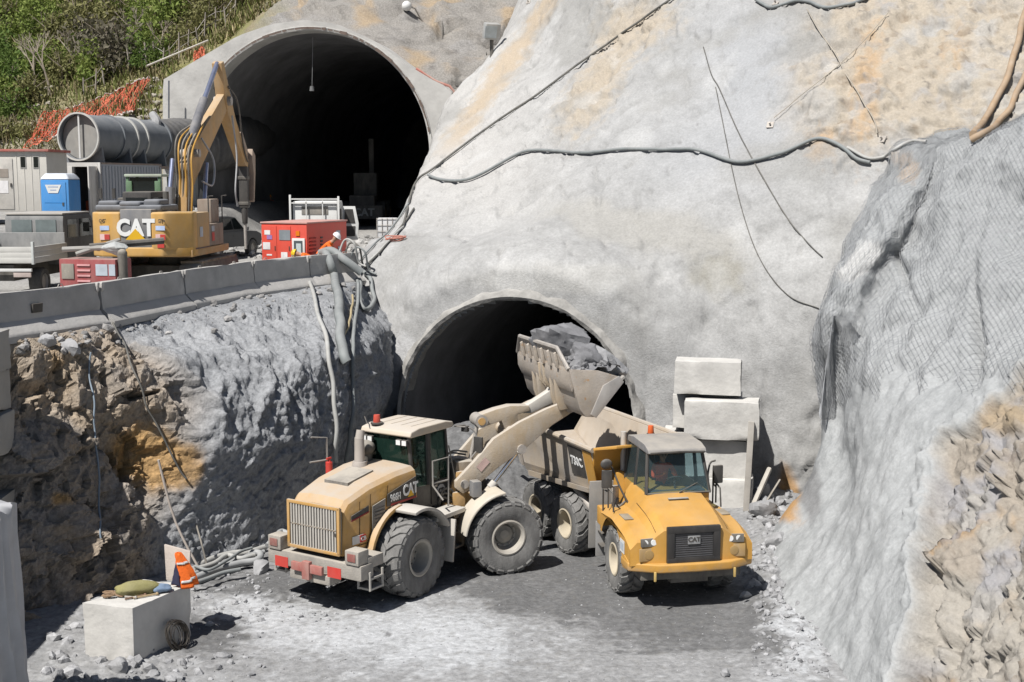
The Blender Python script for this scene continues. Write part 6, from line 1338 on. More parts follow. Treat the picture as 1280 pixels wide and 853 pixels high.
cl = empty('site_cabin', 'long cream site cabin with a red roof edge, left of the blue toilet', 'site cabin', (-22.6, 52.0, 7.55), R(1.5))
CR = M('cabin_cream', (.66, .63, .57), .7, var=.06, dust=.15)
b = MB(); b.bb(-3.6, 3.72, 0, 2.6, 0, 2.42); b.build('body', CR, cl, .02)
for k in range(24):
    b = MB(); x = -3.5+k*.3
    if not (1.55 < x < 2.3): b.bb(x, x+.02, -.015, 0, .06, 2.36); b.build('wall_rib', CR, cl)
b = MB(); b.bb(-3.75, 3.85, -.12, 2.75, 2.42, 2.52); b.build('roof', M('roof_red', (.45, .08, .06), .6, dust=.3), cl, .015)
b = MB(); b.bb(1.55, 2.35, -.03, 0, .1, 2.15); dd = b.build('door', M('door_cream', (.55, .52, .47), .6), cl, .008); sticker('notice', (1.95, -.035, 1.55), RT, UPV, .45, .35, M('notice_brown', (.3, .26, .22), .7), dd, .006); sticker('notice', (1.95, -.035, 1.0), RT, UPV, .4, .5, PAP, dd, .006); b = MB(); b.bb(2.24, 2.30, -.07, -.03, 1.0, 1.15); b.build('handle', BLK, dd)
for x in (2.78, 3.30):
    b = MB(); b.bb(x-.12, x+.12, -.02, 0, 1.75, 2.25); f_ = b.build('window', M('window_frame', (.4, .39, .36), .6), cl); b = MB(); b.bb(x-.09, x+.09, -.028, -.02, 1.79, 2.21); b.build('pane', GLASSD, f_)
for x in (-3, 0, 3):
    b = MB(); b.bb(x-.3, x+.3, .2, 2.4, -.9, 0); b.build('foot', BLKD, cl)

ct = empty('container', 'white steel container with its doors open under the big fan', 'container', (W(96, 240, 56).x-.05, 56, 7.0), R(90-10))
CW = M('container_white', (.68, .66, .63), .6, var=.08, dust=.2, chips=.15, chipcol=(.25, .12, .06)); CG = M('container_grey', (.42, .45, .50), .6, var=.08, dust=.2)
b = MB(); b.bb(0, 6, -1.22, -1.17, .1, 2.5); side_ = b.build('side_wall', CG, ct)
for k in range(21):
    b = MB(); b.bb(.15+k*.28, .29+k*.28, -1.25, -1.22, .15, 2.42); b.build('corrugation', CG, side_)
b = MB(); b.bb(0, 6, 1.17, 1.22, .1, 2.5); b.build('side_wall', CG, ct); b = MB(); b.bb(5.95, 6, -1.17, 1.17, .1, 2.5); b.build('end_wall', CG, ct)
b = MB(); b.bb(0, 6, -1.22, 1.22, 2.5, 2.58); b.build('roof', M('roof_rust', (.25, .18, .15), .8, dust=.3), ct); b = MB(); b.bb(0, 6, -1.2, 1.2, 0, .12); b.build('floor_panel', BLKD, ct)
for (y0, y1) in ((-1.22, -1.08), (1.08, 1.22)):
    b = MB(); b.bb(-.04, .1, y0, y1, 0, 2.58); b.build('corner_post', CW, ct, .01)
b = MB(); b.bb(-.04, .08, -1.1, 1.1, 2.40, 2.58); b.build('lintel_beam', CW, ct)
b = MB(); b.bb(-.05, 0, .10, 1.10, .1, 2.42); d1 = b.build('door', CW, ct, .01); sticker('notice', (-.055, .45, 1.4), (0, -1, 0), UPV, .3, .8, REDM, d1, .006)
b = MB(); b.box((-.55, -1.12, 1.26), (1.05, .06, 2.3), (0, 0, .15)); d2 = b.build('door', CW, ct, .01); 
for x in (-.25, -.8):
    b = MB(); b.cyl((x, -1.17+.0, .1), (x, -1.17, 2.4), .025, n=6); b.build('lock_bar', STEEL, d2)
b = MB(); b.bb(1.2, 1.8, -.6, .2, .12, .9); tag(b.build('crate', M('crate_red', (.4, .09, .04), .7), None, .02), 'dim red crate inside the open container', 'crate'); bpy.data.objects['crate'].matrix_world = Matrix.Translation(ct.location) @ Matrix.Rotation(R(80), 4, 'Z')
b = MB(); b.bb(-2.5, 4, -1.3, 1.3, -1.6, -.02); b.bb(-2.9, -2.5, -1.6, 1.6, -1.6, -.6); o = b.build('base_slab', CONB, ct, .03)

fa, fb_ = W(98, 171, 57), W(192, 177, 62.8); FD = (fb_-fa).normalized()
fn = empty('ventilation_fan', 'large grey steel ventilation fan lying on the container roof', 'fan', fa, 0)
FG = M('fan_grey', (.17, .19, .21), .5, .2, var=.12, dust=.3, top=.3, dcol=(.34, .34, .34)); FP = M('flange_pale', (.55, .55, .52), .6, dust=.2)
z0 = Vector((0, 0, 0)); e_ = fb_-fa; Ln = e_.length
b = MB(); b.lathe([(.96, 0), (1.0, 0), (1.0, Ln), (.96, Ln)], z0, FD, 40); b.build('casing', FG, fn, ang=40)
for t in (.0, .34, .52, .66, .99):
    b = MB(); b.lathe([(1.0, Ln*t-.05), (1.07, Ln*t-.05), (1.07, Ln*t+.05), (1.0, Ln*t+.05)], z0, FD, 40, True); b.build('flange', FP if t in (0, .52, .66) else FG, fn)
b = MB(); b.cyl(FD*.25, FD*.3, .97, n=36); b.build('baffle', M('baffle_grey', (.24, .24, .23), .8, dust=.3), fn)
b = MB(); b.box(FD*.06, (.07, .05, 1.94)); b.build('divider', WHITE, fn)
for t in (.06, .42, .62, .9):
    b = MB(); q = FD*Ln*t; s2 = FD.cross(Vector((0, 0, 1))).normalized(); b.prism([q-s2*.9-Vector((0, 0, .45)), q+s2*.9-Vector((0, 0, .45)), q+s2*1.0-Vector((0, 0, 1.22)), q-s2*1.0-Vector((0, 0, 1.22))], FD*.12); b.build('cradle', FG, fn)
b = MB(); q0 = Vector((0, 0, -1.30)); 
for sgn in (-1, 1): b.box(FD*Ln*.5+q0+FD.cross(Vector((0, 0, 1)))*.9*sgn, (.14, Ln, .14), (0, 0, -math.atan2(FD.x, FD.y)))
b.build('support_rail', M('roof_rust', (0, 0, 0)), fn)
pts = smooth_pts([fb_-FD*.1, W(214, 180, 64.6), W(240, 184, 66.8), W(272, 178, 69.5), W(300, 172, 76), W(326, 170, 84), W(345, 175, 95)], 70)
rad = [float(np.interp(i, [0, 10, 22, 70], [1.0, 1.2, 1.5, 1.5]))+.045*math.sin(i*2.1)+random.uniform(-.02, .02) for i in range(70)]
b = MB(); b.tube(pts, rad, 24); du = b.build('ventilation_duct', M('duct_fabric', (.075, .08, .09), .6, var=.25, dust=.2, bump=.3, bscale=3), None, ang=80); tag(du, 'fat dark fabric air duct running from the fan into the upper tunnel', 'air duct')
o = MB(); q = W(197, 166, 63.4)
o.tube(smooth_pts([q+Vector((0, -.9, .9)), q+Vector((.3, -1.1, .4)), q+Vector((.1, -1.15, -.1)), q+Vector((.4, -1.0, -.6))], 14), [.16+.06*random.random() for _ in range(14)], 8); o.build('strap', M('pale_fabric', (.38, .38, .38), .8), du).parent = du

# ---- green machine, dark loader in the tunnel, tanks
pgm = W(185, 240, 47); gm = empty('telehandler', 'green cabbed machine standing behind the excavator engine hood', 'machine', (pgm.x, 47, zb_at(pgm.x, 47)), R(90))
GN = M('machine_green', (.06, .16, .06), .5, var=.1, dust=.25, dcol=(.35, .4, .33))
top = 9.05-gm.location.z
b = MB(); b.bb(-.5, .8, -.62, .62, top-.85, top-.75); b.build('cab_floor', BLK, gm)
for x in (-.5, .7):
    for sd in (-1, 1):
        b = MB(); b.box((x, sd*.58, top-.42), (.12, .10, .72)); b.build('cab_pillar', GN, gm, .02)
for sd in (-1, 1):
    b = MB(); b.box((-.55, sd*.52, top-.5), (.10, .22, .5)); b.build('rear_pillar', GN, gm, .03)
b = MB(); b.bb(-.62, .82, -.68, .68, top-.10, top); b.build('roof', M('green_pale_roof', (.36, .45, .36), .6, dust=.4), gm, .04)
b = MB(); b.bb(-.52, -.50, -.5, .5, top-.72, top-.12); b.build('rear_window', GLASSD, gm)
b = MB(); b.bb(-1.1, 1.6, -.8, .8, .5, top-.85); b.build('body', BLKD, gm, .05)
for x in (-.7, 1.2):
    for sd in (-1, 1): road_wheel(gm, (x, sd*.9, .5), .5, .35, sd)
tm = empty('wheel_loader', 'dark wheel loader standing inside the upper tunnel mouth', 'wheel loader', (W(452, 280, 76).x, 77.5, 6.03), R(90))
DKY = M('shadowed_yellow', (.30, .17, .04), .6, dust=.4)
b = MB(); b.bb(-1.2, 1.2, -.75, .75, .8, 1.85); b.build('hood', BLKD, tm, .06); b = MB(); b.bb(-1.4, -1.15, -1.25, 1.25, .45, 1.25); b.build('counterweight', BLKD, tm, .05)
b = MB(); b.bb(-1.24, -1.2, -.70, .70, 1.1, 1.75); pl = b.build('rear_panel', BLK, tm); text('lettering', 'CAT', .62, M('letters_grey', (.4, .4, .38), .6), pl, (-1.42, -.15, .84), (0, -1, 0), UPV, bold=.02)
b = MB(); b.bb(.6, 2.0, -.7, .7, 1.85, 3.2); b.build('cab', BLKD, tm, .05)
for x in (.1, 3.2):
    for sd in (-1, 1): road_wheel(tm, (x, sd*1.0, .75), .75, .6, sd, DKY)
b = MB(); b.box((2.6, -.2, 3.6), (.35, .3, 3.4)); b.build('mast', BLKD, tm)
for k in range(2):
    q = W(484 if k == 0 else 508, 285, 62); t = empty('tank', ['white caged water tank near the dark loader, in full view beside the rock slope', 'white caged water tank partly hidden by the rock slope'][k], 'water tank', (q.x, 62.2, 5.86), R(4), 'white caged tanks by the upper tunnel')
    b = MB(); b.bb(-.48, .48, -.58, .58, .15, 1.12); b.build('bottle', M('tank_white', (.72, .72, .72), .5, var=.05), t, .06)
    for i in range(5):
        b = MB(); x = -.5+.25*i; b.cyl((x, -.61, .12), (x, -.61, 1.14), .014, n=5); b.build('cage_bar', STEEL, t)
    for i in range(4):
        b = MB(); z = .2+.3*i; b.cyl((-.5, -.615, z), (.5, -.615, z), .014, n=5); b.build('cage_bar', STEEL, t)
    b = MB(); b.bb(-.5, .5, -.6, .6, 0, .12); b.build('pallet', BLKD, t)

# ---- men on the platform
VEST = {'list': [HV, SKIN, DENIM, SKIN, BOOT], 'map': work_map}
bend = dict(pelvis=(-.42, .10, .82), waist=(-.28, .06, .95), chest=(-.02, -.02, 1.18), neckb=(.13, -.06, 1.30), neck=(.18, -.08, 1.35), headb=(.23, -.09, 1.40), head=(.28, -.10, 1.46), top=(.31, -.10, 1.55),
            hipl=(-.40, .22, .78), hipr=(-.42, -.02, .78), kneel=(-.22, .24, .44), kneer=(-.26, -.04, .44), ankl=(-.38, .26, .07), ankr=(-.42, -.05, .07), toel=(-.18, .26, .03), toer=(-.22, -.07, .03),
            shl=(.02, .17, 1.22), shr=(.02, -.20, 1.22), elbl=(.20, .20, .96), elbr=(.20, -.26, .96), wrl=(.34, .10, .76), wrr=(.34, -.20, .76), look=(.75, -.1, -.55))
r1, b1, J1, f1 = person('person', 'worker in an orange vest and white helmet leaning over the thick hoses', bend, VEST, (-6.10, 42.35, BENCH), 0)
helmet(M('helmet_white', (.8, .8, .8), .35, var=.03), J1, f1, r1)
sq = dict(bend); low_ = {k: (Vector(v)*Vector((1, 1, .72)) if k != 'look' else Vector(v)) for k, v in bend.items()}
for k in ('neckb', 'neck', 'headb', 'head', 'top'): low_[k] = Vector(low_[k])+Vector((.0, 0, -.12))
low_['head'] = Vector((.33, -.1, .92)); low_['headb'] = Vector((.25, -.09, .90)); low_['top'] = Vector((.42, -.1, .94)); low_['neck'] = Vector((.19, -.08, .89)); low_['neckb'] = Vector((.12, -.06, .88)); low_['look'] = Vector((.25, 0, -1))
r2, b2, J2, f2 = person('person', 'crouching worker in orange with a yellow helmet in front of the red generator', low_, VEST, (W(382, 320, 41.75).x, 41.75, BENCH+.02), R(180))
helmet(M('helmet_yellow', (.75, .5, .03), .35, var=.03), J2, f2, r2)
stand = dict(pelvis=(0, 0, .95), waist=(0, 0, 1.1), chest=(0, 0, 1.36), neckb=(0, 0, 1.5), neck=(0, 0, 1.55), headb=(.01, 0, 1.61), head=(.02, 0, 1.68), top=(.02, 0, 1.78), hipl=(0, .10, .92), hipr=(0, -.10, .92), kneel=(.02, .11, .5), kneer=(.04, -.11, .5), ankl=(0, .12, .08), ankr=(0, -.12, .08), toel=(.16, .13, .03), toer=(.16, -.13, .03),
             shl=(0, .20, 1.42), shr=(0, -.20, 1.42), elbl=(-.02, .27, 1.14), elbr=(-.02, -.27, 1.14), wrl=(.12, .25, .92), wrr=(.12, -.25, .92), look=(1, 0, 0))
q = W(338, 280, 79); r3, b3, J3, f3 = person('person', 'worker in orange standing far inside the dark upper tunnel mouth', stand, {'list': [HV, SKIN, HV, SKIN, BOOT], 'map': work_map}, (q.x, 79, 6.06), R(-100))
helmet(M('helmet_orange', (.7, .3, .03), .4, var=.03), J3, f3, r3)
# ================================================================ BLOCKS
def block(label, c, size, rz, name='concrete_block', mat=None, group=None, seed=1, bev=.035):
    rnd = random.Random(seed); b = MB(); x, y, z = size
    P_ = [Vector(((-x/2, x/2)[i in (1, 2, 5, 6)]+rnd.uniform(-.02, .02), (-y/2, y/2)[i in (2, 3, 6, 7)]+rnd.uniform(-.02, .02), (0, z)[i > 3]+rnd.uniform(-.012, .012)*(i > 3))) for i in range(8)]
    b.hexa(P_); o = chip(b.build(name, mat or CONW, None, 0), 11, .055, 2.6, seed); o.location = c; o.rotation_euler = (0, 0, rz); return tag(o, label, 'concrete block', group)
q0, q1, q2 = G(107, 822), G(168, 830), G(240, 796)
dx = (q1-q0); dy = (q2-q1); c = (q0+q2)/2
bk_ = MB(); hz_ = 1.06; bk_.hexa([q0+Vector((0, 0, -.03)), q1+Vector((0, 0, -.03)), q2+Vector((0, 0, -.03)), q0+dy+Vector((0, 0, -.03)), q0+Vector((-.02, 0, hz_)), q1+Vector((0, .01, hz_)), q2+Vector((0, 0, hz_)), q0+dy+Vector((0, 0, hz_))])
tag(chip(bk_.build('concrete_block', CONW, None, 0), 11, .05, 2.6, 2), 'pale concrete block before the broken rock, with tools and an orange vest on top', 'concrete block')
ex_ = dx.normalized(); ey_ = dy.normalized(); Lx, Ly = dx.length, dy.length
def on(a, b_, z=0): return q0+dx*a+dy*b_+Vector((0, 0, hz_+z))
b = MB(); pa, pb_ = on(.42, 1.06), on(.98, 1.0); b.prism([pa, pb_, pb_+Vector((.02, .05, .64)), pa+Vector((-.03, .05, .70))], (.01, .05, 0)); tag(b.build('board', M('board_pinkish', (.55, .48, .43), .9, var=.12, dust=.2, bump=.3), None, .006), 'upright pale board at the back of the concrete block, behind the orange vest', 'board')
b = MB(); m_ = (pa*.4+pb_*.6)+Vector((0, -.02, .14)); b.box(m_, (.22, .03, .12), (0, 0, .1)); o = b.build('bracket', M('bracket_dark', (.12, .11, .10), .7)); tag(o, 'small dark bracket on the upright pale board', 'bracket')
# orange vest hung over a stick
def cloth(fn, nu, nv, name, mat, th=.02):
    V = []; F = []
    for j in range(nv+1):
        for i in range(nu+1): V.append(fn(i/nu, j/nv))
    for j in range(nv):
        for i in range(nu): a_ = j*(nu+1)+i; F.append((a_, a_+1, a_+nu+2, a_+nu+1))
    b = MB(); b.add(V, F); o = b.build(name, mat, None, ang=70); md = o.modifiers.new('t', 'SOLIDIFY'); md.thickness = th; return o
vb = on(1.0, .92)
vt = empty('vest', 'bright orange vest with silver stripes draped upright on the block corner', 'vest', vb)
def vf(s, t):       # a flat vest slung over a stick: two panels falling from a bunched top
    w_ = .035+.15*(1-t)**.75; a_ = 2*math.pi*s; x = w_*math.cos(a_)*1.15; y = .055*math.sin(a_)*(1+.8*(1-t)); cr = .035*math.sin(5*a_+4*t)*(1-t)+.02*math.sin(9*a_+7*t)
    return Vector((x+cr-.13*t+.05*math.sin(3*t), y+cr*.5-.03, .015+.66*t+.03*math.sin(2*a_+1)*(1-t)))
o = cloth(vf, 40, 18, 'body', HV, .012); o.parent = vt
o = cloth(lambda s, t: vf(.48+.24*s, .02+.66*t*(1-.45*s))+Vector((-.012, -.022, 0)), 10, 10, 'lining', M('navy_lining', (.035, .035, .07), .9), .01); o.parent = vt
for (t0, t1, s0, s1) in ((.16, .23, .74, .98), (.66, .72, .60, .95)):
    o = cloth(lambda s, t: vf(s0+(s1-s0)*s, t0+(t1-t0)*t+.05*s)+Vector((.004, -.018, 0)), 16, 3, 'reflective_stripe', SILVERT, .006); o.parent = vt
# olive bag, tools, rope
def blobmesh(c, r, sc, seed, mat, name, rot=0, k=.35):
    D = MB(); D.sphere((0, 0, 0), 1, 22, 14); P_ = np.array([list(p) for p in D.v]); n_ = fbm(P_+seed, 1.4, 4, s=seed)
    mt = Matrix.Rotation(rot, 3, 'Z'); D.v = [Vector(c)+mt @ Vector((p[0]*r*sc[0]*(1+k*n), p[1]*r*sc[1]*(1+k*n), p[2]*r*sc[2]*(1+k*n))) for p, n in zip(P_, n_)]
    return D.build(name, mat, None, ang=70)
OL = M('olive_cloth', (.24, .22, .07), .9, var=.2, dust=.2, bump=.4)
tag(blobmesh(on(.55, .45, .13), .32, (1.35, .5, .42), 3, OL, 'bag', .35), 'olive green bag slumped on the concrete block', 'bag')
tag(blobmesh(on(.85, .62, .08), .16, (1.3, .8, .5), 8, M('blue_cloth', (.22, .3, .42), .9), 'cloth', .6), 'small blue grey cloth beside the orange vest', 'cloth')
b = MB(); rnd = random.Random(5); pts = []
for k in range(60):
    a_ = k*.55; r_ = .10+.07*math.sin(k*1.7); pts.append(on(.24, .30, .03+.04*abs(math.sin(k*.9)))+Vector((r_*1.5*math.cos(a_), r_*math.sin(a_), 0)))
b.tube(smooth_pts(pts, 240), .014, 5); tag(b.build('rope', M('brown_rope', (.28, .19, .12), .95)), 'tangled brown rope at the left end of the concrete block top', 'rope')
for k, (a0, b0, a1, b1, m, lab) in enumerate(((.30, .55, .62, .75, STEEL, 'thin steel rod behind the olive bag'), (.58, .22, .75, .42, M('tool_rust', (.2, .12, .08), .7), 'rusty chisel on the front of the block top'), (.48, .30, .70, .30, STEEL, 'grey steel spanner lying before the olive bag'), (.68, .28, .90, .50, M('tool_tan', (.4, .3, .17), .8), 'wooden tool handle beside the olive bag'))):
    b = MB(); b.cyl(on(a0, b0, .03), on(a1, b1, .035+.04*(k == 0)), .018, n=7); b.sphere(on(a1, b1, .035), .032, 8, 6); tag(b.build('hand_tool', m), lab, 'tool')
# wire coil leaning on the block's shaded side
cc = q1*.42+q2*.58; nv = Vector((dy.y, -dy.x, 0)).normalized(); fd = dy.normalized()
b = MB(); rnd = random.Random(2)
up_ = (Vector((0, 0, 1))-nv*.25).normalized()
for k in range(15):
    r_ = .235+rnd.uniform(-.05, .06); off = rnd.uniform(-.05, .11); cq = cc+nv*(.17+off)+Vector((0, 0, .30+rnd.uniform(-.03, .0)))+fd*rnd.uniform(-.03, .03); tl = rnd.uniform(-.22, .22)
    b.tube([cq+fd*(r_*.85*math.cos(t))+up_*(r_*math.sin(t))+nv*(tl*r_*math.cos(t+k)) for t in np.linspace(0, 2*math.pi, 33)], .0085, 5)
tag(tag(b.build('wire_coil', M('wire_brown', (.08, .07, .06), .5, .4))), 'coil of dark wire leaning against the shaded side of the concrete block', 'wire coil')
# stack at the right of the tunnel
def stk(u, v, d, sz, lab, s_, rzz=-12):
    p = W(u, v, d); return block(lab, (p.x, p.y, p.z-sz[2]), sz, R(rzz), group='pale concrete blocks stacked beside the lower tunnel', seed=s_, bev=.05)
BS = .94
stk(886, 450, 34.6, (1.80, .95, BS-.04), 'topmost pale concrete block of the stack beside the lower tunnel', 3)
stk(885, 491, 35.0, (1.85, .9, BS), 'concrete block under the topmost one, half hidden by the block standing forward of it', 4)
stk(903, 499, 34.1, (2.0, .85, 1.06), 'wide concrete block standing forward in the stack beside the tunnel', 5)
stk(888, 546, 34.5, (2.05, .95, 1.04), 'third concrete block from the top, under the wide forward one', 6)
stk(893, 594, 34.3, (2.1, .95, 1.15), 'lowest block in sight of the stack, behind the truck handrail', 7)
p = W(858, 660, 35.2); block('narrow concrete block end beside the lower part of the stack', (p.x-.2, p.y, 0), (.9, .9, 1.9), R(-12), group='pale concrete blocks stacked beside the lower tunnel', seed=8)
b = MB(); b.box((0, 0, 1.2), (.16, .3, 2.4)); o = b.build('plank', M('grey_plank', (.36, .34, .31), .85, dust=.3), None, .01); q = W(932, 660, 33.3); o.location = (q.x, q.y, 0.05); o.rotation_euler = (R(-6), R(2), R(-12)); tag(o, 'grey plank standing upright against the block stack', 'plank')
for k, (u0, v0, u1, v1, d0, d1, lab) in enumerate(((962, 586, 938, 640, 33.6, 32.6, 'pale post leaning on the rock beside the block stack'), (950, 640, 975, 600, 32.3, 33.3, 'dark stick leaning on the rock near the block stack'), (1012, 670, 1032, 640, 30.0, 30.4, 'short pale board stuck in the rubble beside the sprayed outcrop'))):
    b = MB(); p0, p1 = W(u0, v0, d0), W(u1, v1, d1); b.cyl(p0, p1, .07 if k != 1 else .03, n=6); tag(b.build('post', M('pale_wood', (.5, .47, .42), .9, dust=.3) if k != 1 else BLKD), lab, 'post')
# near stack at the left edge and the sheeted pile in front of it
for k in range(7):
    offx = (.0, -.06, .02, -.30, -.05, .03, .0)[6-k]
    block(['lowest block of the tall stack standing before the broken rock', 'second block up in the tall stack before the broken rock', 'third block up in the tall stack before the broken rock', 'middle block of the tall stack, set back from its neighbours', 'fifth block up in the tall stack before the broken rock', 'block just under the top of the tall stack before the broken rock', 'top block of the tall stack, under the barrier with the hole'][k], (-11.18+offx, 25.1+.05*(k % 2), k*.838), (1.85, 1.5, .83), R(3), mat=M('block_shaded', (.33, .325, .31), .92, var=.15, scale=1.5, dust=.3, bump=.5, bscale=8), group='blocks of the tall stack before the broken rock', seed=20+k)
rw = empty('retaining_wall', 'tall wall of stacked concrete blocks running out of sight beside the sheeted pile', 'wall', (-12.6, 20, 0)); rdat = None
for yy in np.arange(16.4, 24.2, 1.9):
    for k in range(7):
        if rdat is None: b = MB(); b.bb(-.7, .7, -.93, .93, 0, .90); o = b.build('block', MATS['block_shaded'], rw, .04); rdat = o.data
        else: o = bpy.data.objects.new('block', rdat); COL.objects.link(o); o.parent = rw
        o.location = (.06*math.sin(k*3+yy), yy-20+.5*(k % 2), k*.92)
def sheet(s, t):
    a_ = 2*math.pi*s; hx, hy = .98, .85; cx_, cy_ = math.cos(a_), math.sin(a_); sq_ = max(abs(cx_), abs(cy_)); r_ = 1/max(sq_, .74)
    fold = .07*math.sin(13*s*2*math.pi+2*t+1.5*math.sin(3*t))+.05*math.sin(29*s*2*math.pi+6*t); k = 1+fold*(1-t*.6)+.03*math.sin(5*t+9*s)
    z = 3.80*t; 
    return Vector((-8.80+hx*cx_*r_*k*(1+.03*(1-t)), 18.9+hy*cy_*r_*k, z+.06*math.sin(13*s*2*math.pi)*t))
b = MB(); V = []; F = []; nu, nv_ = 96, 26
for j in range(nv_+1):
    for i in range(nu): V.append(sheet(i/nu, j/nv_))
for j in range(nv_):
    for i in range(nu): F.append((j*nu+i, j*nu+(i+1) % nu, (j+1)*nu+(i+1) % nu, (j+1)*nu+i))
cidx = len(V); top_ = [V[nv_*nu+i] for i in range(nu)]
for rr_, dz in ((.8, .05), (.45, .09), (.15, .07)):
    base = len(V)
    for i in range(nu): c0 = Vector((-8.80, 18.9, 3.8)); V.append(c0+(top_[i]-c0)*rr_+Vector((0, 0, dz+.03*math.sin(i*.5))))
    prev = base-nu
    for i in range(nu): F.append((prev+i, prev+(i+1) % nu, base+(i+1) % nu, base+i))
F.append(tuple(range(len(V)-nu, len(V)))); b.add(V, F)
tag(b.build('plastic_sheeting', M('white_sheet', (.46, .47, .49), .55, var=.1, dust=.15), None, ang=70), 'white plastic sheeting wrapped round a tall pile before the broken rock', 'sheeting')

# ================================================================ HOSES, CABLES, LINES
def lay(pix_, r, name, mat, label, cat='cable', off=None, pre=(), k=None, n=7, bvhs=None, sag=0.0, jitter=0.0, seed=0):
    off = r*1.5 if off is None else off; rnd = random.Random(seed); k = k or max(24, int(len(pix_)*9)); A_ = catmull(np.array(pix_, float), k); pts = []; last = None
    for (u, v) in A_:
        p, nr = hit(u, v, bvhs)
        if p is None: continue
        p = p+nr*(off+rnd.uniform(0, jitter)); pts.append(p)
    pts = [Vector(p) for p in pre]+pts
    q = pts
    for _ in range(5): q = [q[0]]+[(q[i-1]+q[i]*2+q[i+1])/4 for i in range(1, len(q)-1)]+[q[-1]]
    b = MB(); b.tube(q, r, n); o = b.build(name, mat, None, ang=80); return tag(o, label, cat)
GH = M('hose_grey_green', (.17, .19, .19), .6, dust=.25, top=.2, dcol=(.42, .42, .41)); DK = M('cable_dark', (.06, .065, .065), .7, dust=.25); PALEP = M('pipe_pale', (.42, .43, .42), .6, dust=.3); BRN = M('hose_brown', (.34, .22, .12), .7, dust=.3)
FB = [face_bvh]
lay([(536, 222), (552, 228), (585, 228), (615, 214), (655, 192), (690, 191), (730, 194), (780, 189), (830, 190), (870, 190), (905, 201), (925, 206), (950, 202), (985, 191), (1018, 177), (1045, 180), (1070, 200), (1088, 205)], .058, 'pipe', GH, 'long grey pipe running level across the rock face above the lower tunnel', 'pipe', k=120, bvhs=FB, jitter=.03)
lay([(1060, 186), (1085, 200), (1110, 195), (1135, 180), (1158, 180)], .05, 'pipe', PALEP, 'pale pipe end curling beside the net on the rock face', 'pipe', bvhs=[face_bvh, outcrop_bvh])
lay([(505, 285), (520, 232), (540, 215), (575, 188), (620, 155), (680, 115), (740, 70), (800, 28), (850, -6)], .045, 'cable', DK, 'thick dark cable climbing the pale shoulder above the upper tunnel', k=90, bvhs=FB, jitter=.03)
lay([(880, 60), (890, 95), (900, 112), (925, 170), (955, 225), (985, 275), (1010, 305), (1028, 322)], .02, 'cable', DK, 'thin dark line slanting right down the middle of the rock face', k=60, bvhs=FB, n=5, jitter=.02)
lay([(895, 110), (905, 160), (915, 210), (928, 265), (950, 325), (985, 370), (1024, 386)], .016, 'cable', DK, 'thin line curving down to the net beside the slanting one', k=60, bvhs=FB, n=5, jitter=.02)
lay([(1010, 15), (1040, 65), (1075, 120), (1100, 165)], .02, 'cable', M('cable_pale', (.4, .36, .3), .8), 'pale cable slanting over the orange rock to a bolt plate', bvhs=FB, n=5, off=.12, k=26)
lay([(1110, 20), (1060, 75), (1000, 125), (970, 150)], .014, 'cable', M('cable_pale', (0, 0, 0)), 'fine pale cable crossing the orange rock the other way', bvhs=FB, n=5, off=.12, k=26)
lay([(945, 2), (965, 12), (1000, 2), (1030, 12), (1060, 8), (1090, -4)], .06, 'hose', GH, 'grey hose looping along the very top of the rock face', 'hose', bvhs=FB)
for k, (pl_, r_) in enumerate((([(1296, -20), (1280, 30), (1262, 90), (1240, 140), (1222, 172)], .10), ([(1310, 60), (1290, 80), (1265, 130), (1238, 165), (1220, 178)], .09))):
    lay(pl_, r_, 'hose', BRN, ['brown hose dropping from the top of the face to the ledge', 'brown hose below the other one, ending on the same ledge'][k], 'hose', bvhs=[face_bvh, outcrop_bvh], k=40)
CB_ = [cliff_bvh, face_bvh]
def free(pts, r, name, mat, label, cat, n=8, k=60):
    b = MB(); b.tube(smooth_pts(pts, k), r, n); return tag(b.build(name, mat, None, ang=80), label, cat)
lay([(419, 352), (422, 385), (424, 420), (425, 455)], .14, 'hose', GH, 'thick grey hose dropping over the barrier down the rock wall', 'hose', pre=smooth_pts([W(401, 319, 42.3), W(406, 315, 41.8), W(412, 325, 41.2), W(417, 342, 40.9)], 14), bvhs=[cliff_bvh], k=30, off=.2)
free([W(400, 317, 42.2), W(415, 314, 42.0), W(432, 326, 41.6), W(452, 341, 41.6)], .14, 'hose', GH, 'thick grey hose bent over the last barrier towards the face', 'hose')
lay([(379, 340), (388, 362), (404, 420), (412, 470), (415, 520), (415, 575)], .06, 'pipe', PALEP, 'long pale pipe hanging down the shaded rock wall', 'pipe', bvhs=[cliff_bvh], k=40, off=.2)
lay([(446, 348), (444, 380), (440, 420), (439, 450), (436, 520), (428, 575)], .055, 'hose', GH, 'grey hose hanging in the corner of the rock wall and the face', 'hose', bvhs=CB_, off=.15, k=50)
lay([(440, 372), (436, 400), (431, 425)], .035, 'pipe', M('pipe_tan', (.42, .34, .2), .8), 'short tan pipe beside the hoses in the rock corner', 'pipe', bvhs=CB_, off=.15)
lay([(449, 346), (447, 375), (455, 391), (466, 380), (466, 352), (457, 342)], .07, 'hose', GH, 'grey hose hanging in a loop on the rock face corner', 'hose', bvhs=CB_, off=.12, k=60)
for k, pl_ in enumerate(([(455, 336), (470, 322), (486, 305), (505, 285)], [(462, 332), (482, 310), (505, 282), (518, 262)], [(450, 330), (465, 312), (490, 288), (512, 256)])):
    lay(pl_, .035, 'cable', [PALEP, DK, GH][k], ['pale cable running up the shoulder from the last barrier', 'dark cable running up the shoulder beside the pale one', 'grey cable running up the shoulder nearest the upper tunnel'][k], bvhs=CB_, jitter=.05, seed=k)
